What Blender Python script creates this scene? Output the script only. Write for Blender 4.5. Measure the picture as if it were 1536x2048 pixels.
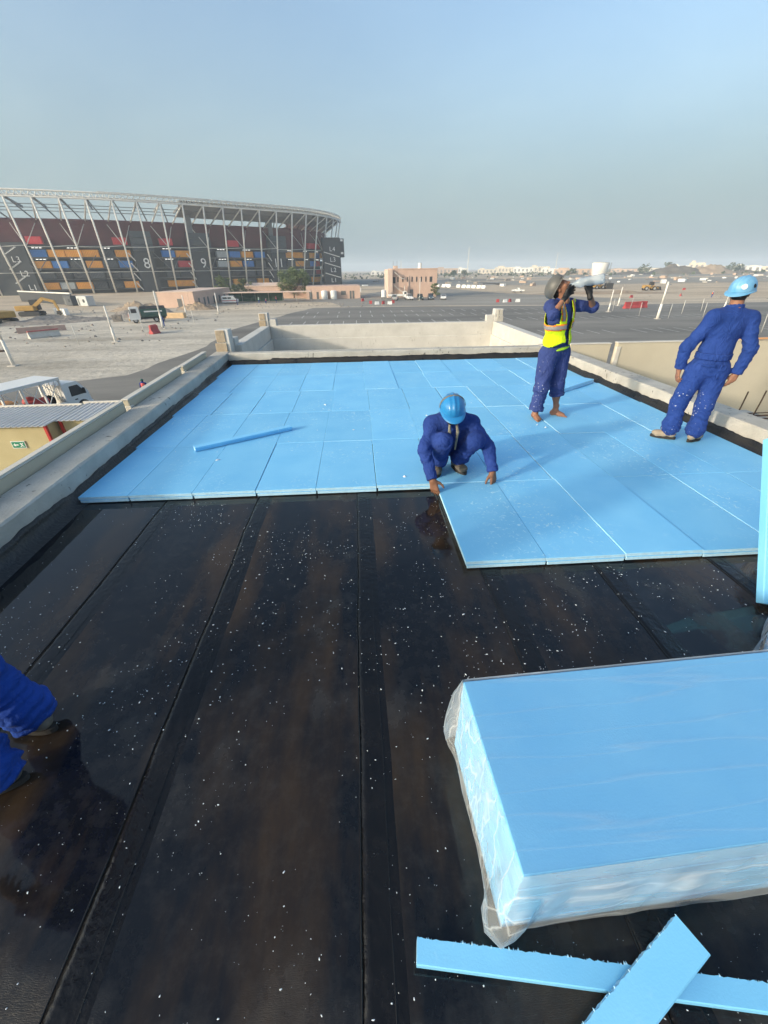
import bpy, bmesh, math, random
import numpy as np
from mathutils import Vector, Matrix, noise as mnoise

for _o in list(bpy.data.objects):
    bpy.data.objects.remove(_o)
SC = bpy.context.scene
COL = SC.collection
R = math.radians
rnd = random.Random(7)

# ------------------------------------------------------------------ camera
CAM_Z = 1.88
cam_d = bpy.data.cameras.new('camera')
cam = bpy.data.objects.new('camera', cam_d)
COL.objects.link(cam)
SC.camera = cam
cam_d.sensor_fit = 'VERTICAL'
cam_d.sensor_height = 36.0
cam_d.sensor_width = 27.0
cam_d.lens = 800.0 / 2048.0 * 36.0
cam_d.clip_start = 0.05
cam_d.clip_end = 20000
_p, _r, _y = R(31.22), R(-0.75), R(3.25)
_f = Vector((math.sin(_y) * math.cos(_p), math.cos(_y) * math.cos(_p), -math.sin(_p)))
_ri = Vector((math.cos(_y), -math.sin(_y), 0))
_u = _ri.cross(_f)
_r2 = _ri * math.cos(_r) + _u * math.sin(_r)
_u2 = _u * math.cos(_r) - _ri * math.sin(_r)
_m = Matrix((_r2, _u2, -_f)).transposed().to_4x4()
_m.translation = (0, 0, CAM_Z)
cam.matrix_world = _m

# ------------------------------------------------------------------ sky, sun, exposure
SUN_AZ = R(28.0)      # shadows run towards (cos, sin) of this angle
SUN_EL = R(14.0)
world = bpy.data.worlds.new('World')
SC.world = world
world.use_nodes = True
wn = world.node_tree
bg = wn.nodes['Background']
sky = wn.nodes.new('ShaderNodeTexSky')
sky.sky_type = 'NISHITA'
sky.sun_disc = False
sky.sun_elevation = SUN_EL
# sun stands at (-cos az, -sin az); sky rotation 0 puts it at +Y, growing clockwise
sky.sun_rotation = math.atan2(-math.cos(SUN_AZ), -math.sin(SUN_AZ))
sky.altitude = 10
sky.air_density = 1.0
sky.dust_density = 5.4
sky.ozone_density = 1.0
tint = wn.nodes.new('ShaderNodeMix'); tint.data_type = 'RGBA'; tint.blend_type = 'MULTIPLY'
tint.inputs[0].default_value = 1.0; tint.inputs[7].default_value = (0.915, 0.995, 1.03, 1)     # cool white balance of the photograph
wn.links.new(sky.outputs[0], tint.inputs[6]); 
# dust haze lying all round the horizon
gen = wn.nodes.new('ShaderNodeTexCoord'); sepw = wn.nodes.new('ShaderNodeSeparateXYZ')
wn.links.new(gen.outputs['Generated'], sepw.inputs[0])
hf = wn.nodes.new('ShaderNodeMapRange'); hf.interpolation_type = 'SMOOTHSTEP'
hf.inputs['From Min'].default_value = 0.42; hf.inputs['From Max'].default_value = 0.03; hf.inputs['To Max'].default_value = 0.88
wn.links.new(sepw.outputs['Z'], hf.inputs['Value'])
lt = wn.nodes.new('ShaderNodeMix'); lt.data_type = 'RGBA'; lt.blend_type = 'MIX'
lt.inputs[7].default_value = (1.20, 1.52, 1.64, 1)
wn.links.new(hf.outputs[0], lt.inputs[0]); wn.links.new(tint.outputs[2], lt.inputs[6]); 
# faint uneven veils in the haze, the same all round
vn = wn.nodes.new('ShaderNodeTexNoise'); vn.inputs['Scale'].default_value = 2.2; vn.inputs['Detail'].default_value = 5; vn.inputs['Distortion'].default_value = 0.6
vm = wn.nodes.new('ShaderNodeMapping'); vm.inputs['Scale'].default_value = (1, 1, 3.2); vm.inputs['Rotation'].default_value = (0.15, 0.1, 0)
wn.links.new(gen.outputs['Generated'], vm.inputs['Vector']); wn.links.new(vm.outputs[0], vn.inputs['Vector'])
vr = wn.nodes.new('ShaderNodeValToRGB'); vr.color_ramp.elements[0].position = 0.35; vr.color_ramp.elements[1].position = 0.7
vr.color_ramp.elements[0].color = (0.965, 0.975, 0.985, 1); vr.color_ramp.elements[1].color = (1.07, 1.055, 1.035, 1)
wn.links.new(vn.outputs['Fac'], vr.inputs['Fac'])
vx = wn.nodes.new('ShaderNodeMix'); vx.data_type = 'RGBA'; vx.blend_type = 'MULTIPLY'; vx.inputs[0].default_value = 1.0
wn.links.new(lt.outputs[2], vx.inputs[6]); wn.links.new(vr.outputs[0], vx.inputs[7]); wn.links.new(vx.outputs[2], bg.inputs[0])
bg.inputs[1].default_value = 0.15
sun_d = bpy.data.lights.new('sun', 'SUN')
sun_d.energy = 1.6
sun_d.angle = R(3.0)
sun_d.color = (1.0, 0.88, 0.72)
sun = bpy.data.objects.new('sun', sun_d)
COL.objects.link(sun)
_sd = Vector((math.cos(SUN_AZ) * math.cos(SUN_EL), math.sin(SUN_AZ) * math.cos(SUN_EL), -math.sin(SUN_EL)))
sun.rotation_euler = _sd.to_track_quat('-Z', 'Y').to_euler()
sun.location = (-20, -10, 30)
SC.view_settings.view_transform = 'Standard'
SC.view_settings.look = 'None'
SC.view_settings.gamma = 1
SC.view_settings.use_curve_mapping = False
SC.view_settings.exposure = 1.18
cy = SC.cycles
cy.use_denoising = True
cy.max_bounces = 6
cy.diffuse_bounces = 3
cy.glossy_bounces = 3
cy.transmission_bounces = 4
cy.transparent_max_bounces = 12
cy.volume_bounces = 1
cy.caustics_reflective = False
cy.caustics_refractive = False

GZ = -7.1              # level of the ground below the roof

# ------------------------------------------------------------------ materials
MATS = {}

def mat(name, col, rough=0.7, var=0.12, scale=1.5, bump=0.0, bscale=60.0, metal=0.0, spec=0.4,
        col2=None, rvar=0.0, detail=6.0, rand=0.0, stretch=None, specks=0.0):
    if name in MATS:
        return MATS[name]
    m = bpy.data.materials.new(name)
    m.use_nodes = True
    nt = m.node_tree
    b = nt.nodes['Principled BSDF']
    b.inputs['Roughness'].default_value = rough
    b.inputs['Metallic'].default_value = metal
    b.inputs['Specular IOR Level'].default_value = spec
    geo = nt.nodes.new('ShaderNodeNewGeometry')
    pos = geo.outputs['Position']
    if stretch:
        mp = nt.nodes.new('ShaderNodeMapping')
        mp.inputs['Scale'].default_value = stretch
        nt.links.new(pos, mp.inputs['Vector'])
        pos = mp.outputs['Vector']
    n = nt.nodes.new('ShaderNodeTexNoise')
    n.inputs['Scale'].default_value = scale
    n.inputs['Detail'].default_value = detail
    n.inputs['Roughness'].default_value = 0.62
    nt.links.new(pos, n.inputs['Vector'])
    cr = nt.nodes.new('ShaderNodeValToRGB')
    cr.color_ramp.elements[0].position = 0.3
    cr.color_ramp.elements[1].position = 0.7
    c2 = col2 if col2 else tuple(min(1, c * (1 + var)) for c in col)
    c1 = col if col2 else tuple(c * (1 - var) for c in col)
    cr.color_ramp.elements[0].color = (*c1, 1)
    cr.color_ramp.elements[1].color = (*c2, 1)
    nt.links.new(n.outputs['Fac'], cr.inputs['Fac'])
    out = cr.outputs['Color']
    if specks > 0:          # tar spots, pits and run stains
        ns = nt.nodes.new('ShaderNodeTexNoise'); ns.inputs['Scale'].default_value = 17; ns.inputs['Detail'].default_value = 4
        ms = nt.nodes.new('ShaderNodeMapping'); ms.inputs['Scale'].default_value = (1, 1, 0.55)
        nt.links.new(pos, ms.inputs['Vector']); nt.links.new(ms.outputs[0], ns.inputs['Vector'])
        nb = nt.nodes.new('ShaderNodeTexNoise'); nb.inputs['Scale'].default_value = 1.4; nb.inputs['Detail'].default_value = 2
        nt.links.new(pos, nb.inputs['Vector'])
        sm_ = nt.nodes.new('ShaderNodeMath'); sm_.operation = 'MULTIPLY_ADD'; sm_.inputs[1].default_value = 0.45
        nt.links.new(nb.outputs['Fac'], sm_.inputs[0]); nt.links.new(ns.outputs['Fac'], sm_.inputs[2])
        rs_ = nt.nodes.new('ShaderNodeValToRGB'); rs_.color_ramp.elements[0].position = 0.90; rs_.color_ramp.elements[1].position = 0.96
        nt.links.new(sm_.outputs[0], rs_.inputs['Fac'])
        fs_ = nt.nodes.new('ShaderNodeMath'); fs_.operation = 'MULTIPLY'; fs_.inputs[1].default_value = specks
        nt.links.new(rs_.outputs[0], fs_.inputs[0])
        xs_ = nt.nodes.new('ShaderNodeMix'); xs_.data_type = 'RGBA'; xs_.inputs[7].default_value = (0.035, 0.033, 0.03, 1)
        nt.links.new(fs_.outputs[0], xs_.inputs[0]); nt.links.new(out, xs_.inputs[6]); out = xs_.outputs[2]
    if rand > 0:
        oi = nt.nodes.new('ShaderNodeObjectInfo')
        mr = nt.nodes.new('ShaderNodeMapRange')
        mr.inputs['To Min'].default_value = 1 - rand
        mr.inputs['To Max'].default_value = 1 + rand
        nt.links.new(oi.outputs['Random'], mr.inputs['Value'])
        hs = nt.nodes.new('ShaderNodeHueSaturation')
        nt.links.new(mr.outputs[0], hs.inputs['Value'])
        nt.links.new(out, hs.inputs['Color'])
        out = hs.outputs['Color']
    nt.links.new(out, b.inputs['Base Color'])
    if rvar > 0:
        mr2 = nt.nodes.new('ShaderNodeMapRange')
        mr2.inputs['From Min'].default_value = 0.3
        mr2.inputs['From Max'].default_value = 0.7
        mr2.inputs['To Min'].default_value = max(0.02, rough - rvar)
        mr2.inputs['To Max'].default_value = min(1, rough + rvar)
        nt.links.new(n.outputs['Fac'], mr2.inputs['Value'])
        nt.links.new(mr2.outputs[0], b.inputs['Roughness'])
    if bump > 0:
        n2 = nt.nodes.new('ShaderNodeTexNoise')
        n2.inputs['Scale'].default_value = bscale
        n2.inputs['Detail'].default_value = 5
        nt.links.new(pos, n2.inputs['Vector'])
        bp = nt.nodes.new('ShaderNodeBump')
        bp.inputs['Strength'].default_value = bump
        bp.inputs['Distance'].default_value = 0.6 / bscale
        nt.links.new(n2.outputs['Fac'], bp.inputs['Height'])
        nt.links.new(bp.outputs[0], b.inputs['Normal'])
    MATS[name] = m
    return m

# ------------------------------------------------------------------ objects
def tag(o, label=None, cat=None, group=None, kind=None):
    if label: o['label'] = label
    if cat: o['category'] = cat
    if group: o['group'] = group
    if kind: o['kind'] = kind
    return o

def empty(name, loc=(0, 0, 0), rz=0.0, label=None, cat=None, group=None):
    o = bpy.data.objects.new(name, None)
    o.empty_display_size = 0.1
    COL.objects.link(o)
    o.location = loc
    o.rotation_euler = (0, 0, rz)
    return tag(o, label, cat, group)

def link(name, me, parent=None):
    o = bpy.data.objects.new(name, me)
    COL.objects.link(o)
    if parent is not None:
        o.parent = parent
    return o

def copy_tree(o, parent=None):
    c = o.copy()
    COL.objects.link(c)
    if parent is not None:
        c.parent = parent
    for ch in list(o.children):
        copy_tree(ch, c)
    return c

class MB:
    """collects faces for one mesh"""
    def __init__(self):
        self.v = []; self.f = []; self.mi = []
    def add(self, vs, fs, mi=0):
        n = len(self.v)
        self.v += [tuple(p) for p in vs]
        for f in fs:
            self.f.append(tuple(i + n for i in f)); self.mi.append(mi)
        return self
    def box(self, x0, y0, z0, x1, y1, z1, mi=0, M=None):
        vs = [Vector(p) for p in ((x0,y0,z0),(x1,y0,z0),(x1,y1,z0),(x0,y1,z0),(x0,y0,z1),(x1,y0,z1),(x1,y1,z1),(x0,y1,z1))]
        if M is not None: vs = [M @ p for p in vs]
        return self.add(vs, ((3,2,1,0),(4,5,6,7),(0,1,5,4),(1,2,6,5),(2,3,7,6),(3,0,4,7)), mi)
    def cbox(self, c, s, M=None, mi=0):
        return self.box(c[0]-s[0]/2, c[1]-s[1]/2, c[2]-s[2]/2, c[0]+s[0]/2, c[1]+s[1]/2, c[2]+s[2]/2, mi, M)
    def chbox(self, x0, y0, z0, x1, y1, z1, c=0.01, mi=0, M=None):
        """box with chamfered edges"""
        lo = (x0, y0, z0); hi = (x1, y1, z1)
        idx = {}; vs = []
        for sx in (0, 1):
            for sy in (0, 1):
                for sz in (0, 1):
                    s = (sx, sy, sz)
                    for a in range(3):
                        p = []
                        for k in range(3):
                            base = hi[k] if s[k] else lo[k]
                            if k != a: base += -c if s[k] else c
                            p.append(base)
                        idx[(sx, sy, sz, a)] = len(vs); vs.append(Vector(p))
        fs = []
        for a in range(3):
            b_, c_ = (a + 1) % 3, (a + 2) % 3
            for s in (0, 1):
                q = []
                for (u, w) in ((0, 0), (1, 0), (1, 1), (0, 1)):
                    k = [0, 0, 0]; k[a] = s; k[b_] = u; k[c_] = w
                    q.append(idx[(*k, a)])
                fs.append(tuple(q) if s else tuple(reversed(q)))
        for a in range(3):          # edges along axis a
            b_, c_ = (a + 1) % 3, (a + 2) % 3
            for u in (0, 1):
                for w in (0, 1):
                    k0 = [0, 0, 0]; k0[b_] = u; k0[c_] = w; k1 = list(k0); k1[a] = 1
                    q = (idx[(*k0, b_)], idx[(*k0, c_)], idx[(*k1, c_)], idx[(*k1, b_)])
                    fs.append(q if (u == w) else tuple(reversed(q)))
        for sx in (0, 1):
            for sy in (0, 1):
                for sz in (0, 1):
                    t = (idx[(sx, sy, sz, 0)], idx[(sx, sy, sz, 1)], idx[(sx, sy, sz, 2)])
                    fs.append(t if (sx + sy + sz) % 2 else tuple(reversed(t)))
        if M is not None: vs = [M @ p for p in vs]
        return self.add(vs, fs, mi)
    def tube(self, pts, r, n=8, mi=0, cap=True):
        """tube along points; r number or list"""
        pts = [Vector(p) for p in pts]
        rr = r if isinstance(r, (list, tuple)) else [r] * len(pts)
        base = len(self.v)
        prev = None
        for i, p in enumerate(pts):
            t = (pts[min(i + 1, len(pts) - 1)] - pts[max(i - 1, 0)]).normalized()
            if prev is None:
                a = Vector((0, 0, 1)) if abs(t.z) < 0.9 else Vector((1, 0, 0))
                u = t.cross(a).normalized()
            else:
                u = (prev - t * prev.dot(t)).normalized()
            w = t.cross(u)
            prev = u
            for k in range(n):
                an = 2 * math.pi * k / n
                self.v.append(tuple(p + (u * math.cos(an) + w * math.sin(an)) * rr[i]))
        for i in range(len(pts) - 1):
            for k in range(n):
                a = base + i * n + k; b = base + i * n + (k + 1) % n
                self.f.append((a, b, b + n, a + n)); self.mi.append(mi)
        if cap:
            self.f.append(tuple(base + k for k in reversed(range(n)))); self.mi.append(mi)
            e = base + (len(pts) - 1) * n
            self.f.append(tuple(e + k for k in range(n))); self.mi.append(mi)
        return self
    def bar(self, a, b, w, h, mi=0):
        """rectangular bar from a to b"""
        a = Vector(a); b = Vector(b)
        t = (b - a).normalized()
        up = Vector((0, 0, 1)) if abs(t.z) < 0.95 else Vector((1, 0, 0))
        s = t.cross(up).normalized(); u = s.cross(t)
        vs = []
        for p in (a, b):
            for (i, j) in ((-1, -1), (1, -1), (1, 1), (-1, 1)):
                vs.append(p + s * (i * w / 2) + u * (j * h / 2))
        return self.add(vs, ((3,2,1,0),(4,5,6,7),(0,1,5,4),(1,2,6,5),(2,3,7,6),(3,0,4,7)), mi)
    def prism(self, outline, axis, a0, a1, mi=0, M=None):
        """extrude a 2-D outline along axis (0 x, 1 y, 2 z)"""
        def mk(p, a):
            q = [p[0], p[1]]; q.insert(axis, a); return Vector(q)
        n = len(outline)
        vs = [mk(p, a0) for p in outline] + [mk(p, a1) for p in outline]
        if M is not None: vs = [M @ p for p in vs]
        fs = [tuple(range(n))[::-1], tuple(range(n, 2 * n))]
        fs += [(i, (i + 1) % n, (i + 1) % n + n, i + n) for i in range(n)]
        return self.add(vs, fs, mi)
    def grid(self, rows, mi=0, close=False):
        """rows: list of equally long point lists"""
        b = len(self.v); m = len(rows[0])
        for r in rows: self.v += [tuple(p) for p in r]
        for i in range(len(rows) - 1):
            for k in range(m if close else m - 1):
                k2 = (k + 1) % m
                self.f.append((b + i*m + k, b + i*m + k2, b + (i+1)*m + k2, b + (i+1)*m + k)); self.mi.append(mi)
        return self
    def mesh(self, name, mats, smooth=False, fix=True):
        me = bpy.data.meshes.new(name)
        me.from_pydata(self.v, [], self.f)
        if not isinstance(mats, (list, tuple)): mats = [mats]
        for m in mats: me.materials.append(m)
        if len(mats) > 1: me.polygons.foreach_set('material_index', self.mi)
        if fix:
            bm = bmesh.new(); bm.from_mesh(me)
            bmesh.ops.recalc_face_normals(bm, faces=bm.faces)
            bm.to_mesh(me); bm.free()
        if smooth: me.polygons.foreach_set('use_smooth', [True] * len(me.polygons))
        me.update()
        return me
    def build(self, name, mats, parent=None, smooth=False, fix=True):
        return link(name, self.mesh(name, mats, smooth, fix), parent)

def struct(o, label=None):
    o['kind'] = 'structure'
    if label: o['label'] = label
    return o

def nz(x, y, z=0.0):
    return mnoise.noise(Vector((x, y, z)))
# ================================================================== roof surface
def membrane_mat():
    m = bpy.data.materials.new('wet bitumen'); m.use_nodes = True
    nt = m.node_tree; L = nt.links.new
    b = nt.nodes['Principled BSDF']
    geo = nt.nodes.new('ShaderNodeNewGeometry')
    def noise(scale, detail=5, stretch=(1, 1, 1), off=(0, 0, 0), rough=0.6):
        mp = nt.nodes.new('ShaderNodeMapping')
        mp.inputs['Scale'].default_value = stretch
        mp.inputs['Location'].default_value = off
        L(geo.outputs['Position'], mp.inputs['Vector'])
        n = nt.nodes.new('ShaderNodeTexNoise')
        n.inputs['Scale'].default_value = scale; n.inputs['Detail'].default_value = detail
        n.inputs['Roughness'].default_value = rough
        L(mp.outputs[0], n.inputs['Vector'])
        return n.outputs['Fac']
    def ramp(fac, p0, p1, c0=(0, 0, 0), c1=(1, 1, 1)):
        r = nt.nodes.new('ShaderNodeValToRGB')
        r.color_ramp.elements[0].position = p0; r.color_ramp.elements[1].position = p1
        r.color_ramp.elements[0].color = (*c0, 1); r.color_ramp.elements[1].color = (*c1, 1)
        L(fac, r.inputs['Fac']); return r.outputs['Color']
    def mix(f, a, bb, mode='MIX'):
        x = nt.nodes.new('ShaderNodeMix'); x.data_type = 'RGBA'; x.blend_type = mode
        if isinstance(f, (int, float)): x.inputs[0].default_value = f
        else: L(f, x.inputs[0])
        for s, v in ((6, a), (7, bb)):
            if isinstance(v, tuple): x.inputs[s].default_value = (*v, 1)
            else: L(v, x.inputs[s])
        return x.outputs[2]
    def mth(op, a, bb):
        x = nt.nodes.new('ShaderNodeMath'); x.operation = op; x.use_clamp = True
        for s, v in ((0, a), (1, bb)):
            if isinstance(v, (int, float)): x.inputs[s].default_value = v
            else: L(v, x.inputs[s])
        return x.outputs[0]
    base = mix(noise(3.0, 6), (0.004, 0.005, 0.007), (0.010, 0.012, 0.016))
    silt = ramp(noise(1.3, 8, (1.5, 0.4, 1), (3.1, 0.2, 0)), 0.46, 0.62)
    base = mix(mth('MULTIPLY', silt, 0.62), base, (0.060, 0.037, 0.018))
    fine = ramp(noise(14, 8, (1, 1, 1), (1, 5, 0), 0.75), 0.47, 0.75)
    base = mix(mth('MULTIPLY', fine, 0.22), base, (0.075, 0.070, 0.065))
    # dust-dry patches: gather near the camera and to the right
    sep = nt.nodes.new('ShaderNodeSeparateXYZ'); L(geo.outputs['Position'], sep.inputs[0])
    near = nt.nodes.new('ShaderNodeMapRange'); near.inputs['From Min'].default_value = 1.9; near.inputs['From Max'].default_value = 0.2
    near.inputs['To Min'].default_value = -0.11; near.inputs['To Max'].default_value = 0.065
    L(sep.outputs['Y'], near.inputs['Value'])
    dn = nt.nodes.new('ShaderNodeMath'); dn.operation = 'ADD'
    L(noise(1.7, 6, (1, 0.8, 1), (7, 1, 0)), dn.inputs[0]); L(near.outputs[0], dn.inputs[1])
    dry = ramp(dn.outputs[0], 0.50, 0.64)
    base = mix(mth('MULTIPLY', mth('MULTIPLY', dry, noise(9, 8, (1, 1, 1), (2, 2, 0), 0.8)), 0.85), base, (0.065, 0.062, 0.058))
    L(base, b.inputs['Base Color'])
    rr = nt.nodes.new('ShaderNodeMapRange'); rr.inputs['To Min'].default_value = 0.05; rr.inputs['To Max'].default_value = 0.62
    L(dry, rr.inputs['Value']); L(rr.outputs[0], b.inputs['Roughness'])
    b.inputs['Specular IOR Level'].default_value = 0.33
    # cross ripples of the sheet show where it is dry
    wv = nt.nodes.new('ShaderNodeTexWave'); wv.bands_direction = 'Y'
    wv.inputs['Scale'].default_value = 46; wv.inputs['Distortion'].default_value = 10
    wv.inputs['Detail'].default_value = 4; wv.inputs['Detail Scale'].default_value = 3
    mpw = nt.nodes.new('ShaderNodeMapping'); mpw.inputs['Scale'].default_value = (0.5, 1.3, 1)
    L(geo.outputs['Position'], mpw.inputs['Vector']); L(mpw.outputs[0], wv.inputs['Vector'])
    hgt = mth('MULTIPLY', mth('ADD', wv.outputs['Fac'], noise(60, 4)), dry)
    soft = mth('MULTIPLY', noise(2.0, 3), 0.6)
    hh = nt.nodes.new('ShaderNodeMath'); hh.operation = 'ADD'; L(hgt, hh.inputs[0]); L(soft, hh.inputs[1])
    bp = nt.nodes.new('ShaderNodeBump'); bp.inputs['Strength'].default_value = 0.38; bp.inputs['Distance'].default_value = 0.003
    L(hh.outputs[0], bp.inputs['Height']); L(bp.outputs[0], b.inputs['Normal'])
    return m

M_MEM = membrane_mat()
M_BIT = mat('bitumen flashing', (0.010, 0.011, 0.013), 0.42, 0.35, 4, 0.6, 35, col2=(0.030, 0.028, 0.026), rvar=0.18)
M_LAP = mat('torched lap', (0.0045, 0.005, 0.006), 0.16, 0.3, 6, 0.25, 30, col2=(0.012, 0.011, 0.011), rvar=0.1, spec=0.33)
M_BEAD = mat('bitumen bead', (0.008, 0.008, 0.009), 0.22, 0.2, 20)
M_CONC = mat('kerb concrete', (0.36, 0.34, 0.30), 0.85, 0.2, 2.2, 0.6, 45, col2=(0.54, 0.515, 0.455), specks=0.75)
M_WHITEWALL = mat('white painted render', (0.47, 0.455, 0.42), 0.85, 0.1, 1.6, 0.4, 40, col2=(0.60, 0.585, 0.545), specks=0.35)
M_BEIGE = mat('beige stucco', (0.48, 0.43, 0.33), 0.9, 0.08, 1.2, 0.35, 120, col2=(0.54, 0.49, 0.38))
M_CAP = mat('pale coping', (0.56, 0.53, 0.47), 0.8, 0.1, 3)
M_BRICKRAW = mat('raw block face', (0.30, 0.24, 0.17), 0.95, 0.25, 9, 0.7, 40, col2=(0.42, 0.35, 0.26))

def lk(y):   # inner face of the left kerb
    return -2.72 - (y - 2.5) * 0.036
def rk(y):   # inner face of the right kerb
    return 4.56 - (y - 3.5) * 0.022
BACK = 9.93

roof = MB()
roof.add([(-3.9, -3.2, -0.02), (5.1, -3.2, -0.02), (5.1, 10.4, -0.02), (-3.9, 10.4, -0.02)], [(0, 1, 2, 3)])
roof_o = struct(roof.build('roof_deck', M_MEM))
roof_o['label'] = 'black bitumen roof surface with wet patches'

laps = [-2.86, -1.90, -1.02, -0.07, 0.82, 1.66, 2.54, 3.45, 4.3]
YS = [-2.4 + 0.16 * i for i in range(int((9.95 + 2.4) / 0.16) + 1)]
for i in range(len(laps) - 1):
    b = MB(); rows = []
    edge = []
    for y in YS:
        w0 = 0.018 * nz(i * 7.3, y * 0.9) + 0.006 * nz(i * 3.1, y * 5)
        w1 = 0.018 * nz((i + 1) * 7.3, y * 0.9)
        x0 = laps[i] + w0; x1 = laps[i + 1] + 0.10 + w1
        zz = lambda x: 0.0016 * nz(x * 2.2, y * 1.6, i)
        lift = 0.0032 + 0.0015 * max(0, nz(y * 3, i * 5.1))
        prof = [(x0, 0.0), (x0 - 0.001, lift + 0.001), (x0 + 0.03, lift), (x0 + 0.10, 0.0042), (x0 + 0.14, 0.0008)]
        n = 5
        for k in range(1, n + 1):
            prof.append((x0 + 0.14 + (x1 - x0 - 0.14) * k / n, 0.0006))
        rows.append([(x, y, z + (zz(x) if j > 1 else 0)) for j, (x, z) in enumerate(prof)])
        edge.append((x0 + 0.004 * nz(y * 6, i), y, 0.003))
    b.grid(rows)
    b.mi = [1 if q % (len(rows[0]) - 1) in (1, 2, 3) else 0 for q in range(len(b.f))]
    s = b.build('membrane_sheet', [M_MEM, M_LAP], roof_o, smooth=True, fix=False)
    bb = MB().tube(edge, [0.0034 + 0.0022 * nz(p[1] * 4, i * 9.0) for p in edge], 6)
    bb.build('lap_bead', M_BEAD, s, smooth=True)
    # torch bleed line beside the lap
    bb = MB().tube([(p[0] + 0.105 + 0.006 * nz(p[1] * 2, 3.3 + i), p[1], 0.0036) for p in edge], [0.0022 + 0.0016 * nz(p[1] * 3, i * 4.0) for p in edge], 5)
    bb.build('lap_bead', M_BEAD, s, smooth=True)

# ------------------------------------------------------------------ kerbs with their flashing
def kerb_along_y(name, fx, side, w, y0, y1, h, label, seed):
    """fx(y) inner face; side -1: body lies to the left"""
    e = empty(name, (fx((y0 + y1) / 2), (y0 + y1) / 2, 0), 0, label, 'kerb')
    ox, oy = e.location.x, e.location.y
    b = MB(); rows = []
    n = int((y1 - y0) / 0.12)
    for i in range(n + 1):
        y = y0 + (y1 - y0) * i / n
        x = fx(y); o = x + side * w
        j = lambda k: 0.004 * nz(y * 3.0, k * 7.7, seed)
        c = 0.012 + 0.008 * abs(nz(y * 8, 5.5, seed))
        pr = [(x, -0.02), (x + side * j(0), h * 0.55), (x + side * (j(1)), h - c), (x + side * (c + j(2)), h + j(3)),
              (x + side * w * 0.5, h + j(4)), (o - side * 0.012, h + j(5)), (o, h - 0.012), (o, -1.2)]
        rows.append([(px - ox, y - oy, pz) for px, pz in pr])
    b.grid(rows)
    b.add(rows[0], [tuple(range(8))]); b.add(rows[-1], [tuple(range(8))])
    b.build('kerb_body', M_CONC, e)
    b = MB(); rows = []
    n = int((y1 - y0) / 0.035)
    for i in range(n + 1):
        y = y0 + (y1 - y0) * i / n
        x = fx(y)
        t = 0.135 + 0.035 * nz(y * 1.5, seed) + 0.016 * nz(y * 5.5, seed + 4) + 0.008 * nz(y * 16, seed + 9)
        s = -side
        th = 0.010 + 0.004 * nz(y * 3, seed + 2)
        rows.append([(x - ox - s * 0.005, y - oy, t - 0.004), (x - ox + s * th, y - oy, t), (x - ox + s * (th + 0.006), y - oy, t * 0.7),
                     (x - ox + s * (th + 0.012), y - oy, 0.075), (x - ox + s * 0.06, y - oy, 0.02), (x - ox + s * (0.125 + 0.01 * nz(y * 2, seed)), y - oy, 0.0075),
                     (x - ox + s * 0.14, y - oy, -0.005)])
    b.grid(rows)
    b.build('flashing', M_BIT, e, smooth=True)
    return e

kerb_along_y('roof_kerb', lk, -1, 0.34, -2.5, BACK + 0.30, 0.275, 'low concrete kerb with black tarred base along the left roof edge', 1.7)
kerb_along_y('roof_kerb', rk, 1, 0.34, -2.5, BACK + 0.30, 0.285, 'low concrete kerb with black tarred base along the right roof edge', 8.2)

# back kerb
e = empty('roof_kerb', (0.7, BACK, 0), 0, 'low concrete kerb across the far end of the roof before the white terrace', 'kerb')
b = MB()
xa, xb = lk(BACK) - 0.0, rk(BACK) + 0.0
rows = []
n = 70
for i in range(n + 1):
    x = xa + (xb - xa) * i / n
    j = lambda k: 0.004 * nz(x * 3, k * 5.1, 2.2)
    c = 0.012 + 0.008 * abs(nz(x * 8, 1.5))
    rows.append([(x - 0.7, -0.0, -0.02), (x - 0.7, j(0), 0.15), (x - 0.7, j(1), 0.268 - c), (x - 0.7, c, 0.268 + j(2)), (x - 0.7, 0.22, 0.272 + j(3)), (x - 0.7, 0.24, 0.26), (x - 0.7, 0.24, -0.9)])
b.grid(rows); b.build('kerb_body', M_CONC, e)
b = MB(); rows = []
n = 200
for i in range(n + 1):
    x = xa + (xb - xa) * i / n
    t = 0.150 + 0.02 * nz(x * 1.7, 4.0) + 0.012 * nz(x * 6, 2.0) + 0.008 * nz(x * 17, 8.0) - (0.03 if x < -2.0 else 0)
    rows.append([(x - 0.7, 0.004, t - 0.004), (x - 0.7, -0.010, t), (x - 0.7, -0.018, t * 0.6), (x - 0.7, -0.06, 0.02), (x - 0.7, -0.12, 0.0075)])
b.grid(rows); b.build('flashing', M_BIT, e, smooth=True)

# ------------------------------------------------------------------ the building below, outer panels and the terrace
bld = empty('roof_building', (0.7, 3.5, GZ), 0, 'beige building whose flat roof is being insulated', 'building')
b = MB()
b.box(-4.05, -7.0, 0, 4.4, 6.9, -GZ - 0.06)
b.build('wall', M_BEIGE, bld)

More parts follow.
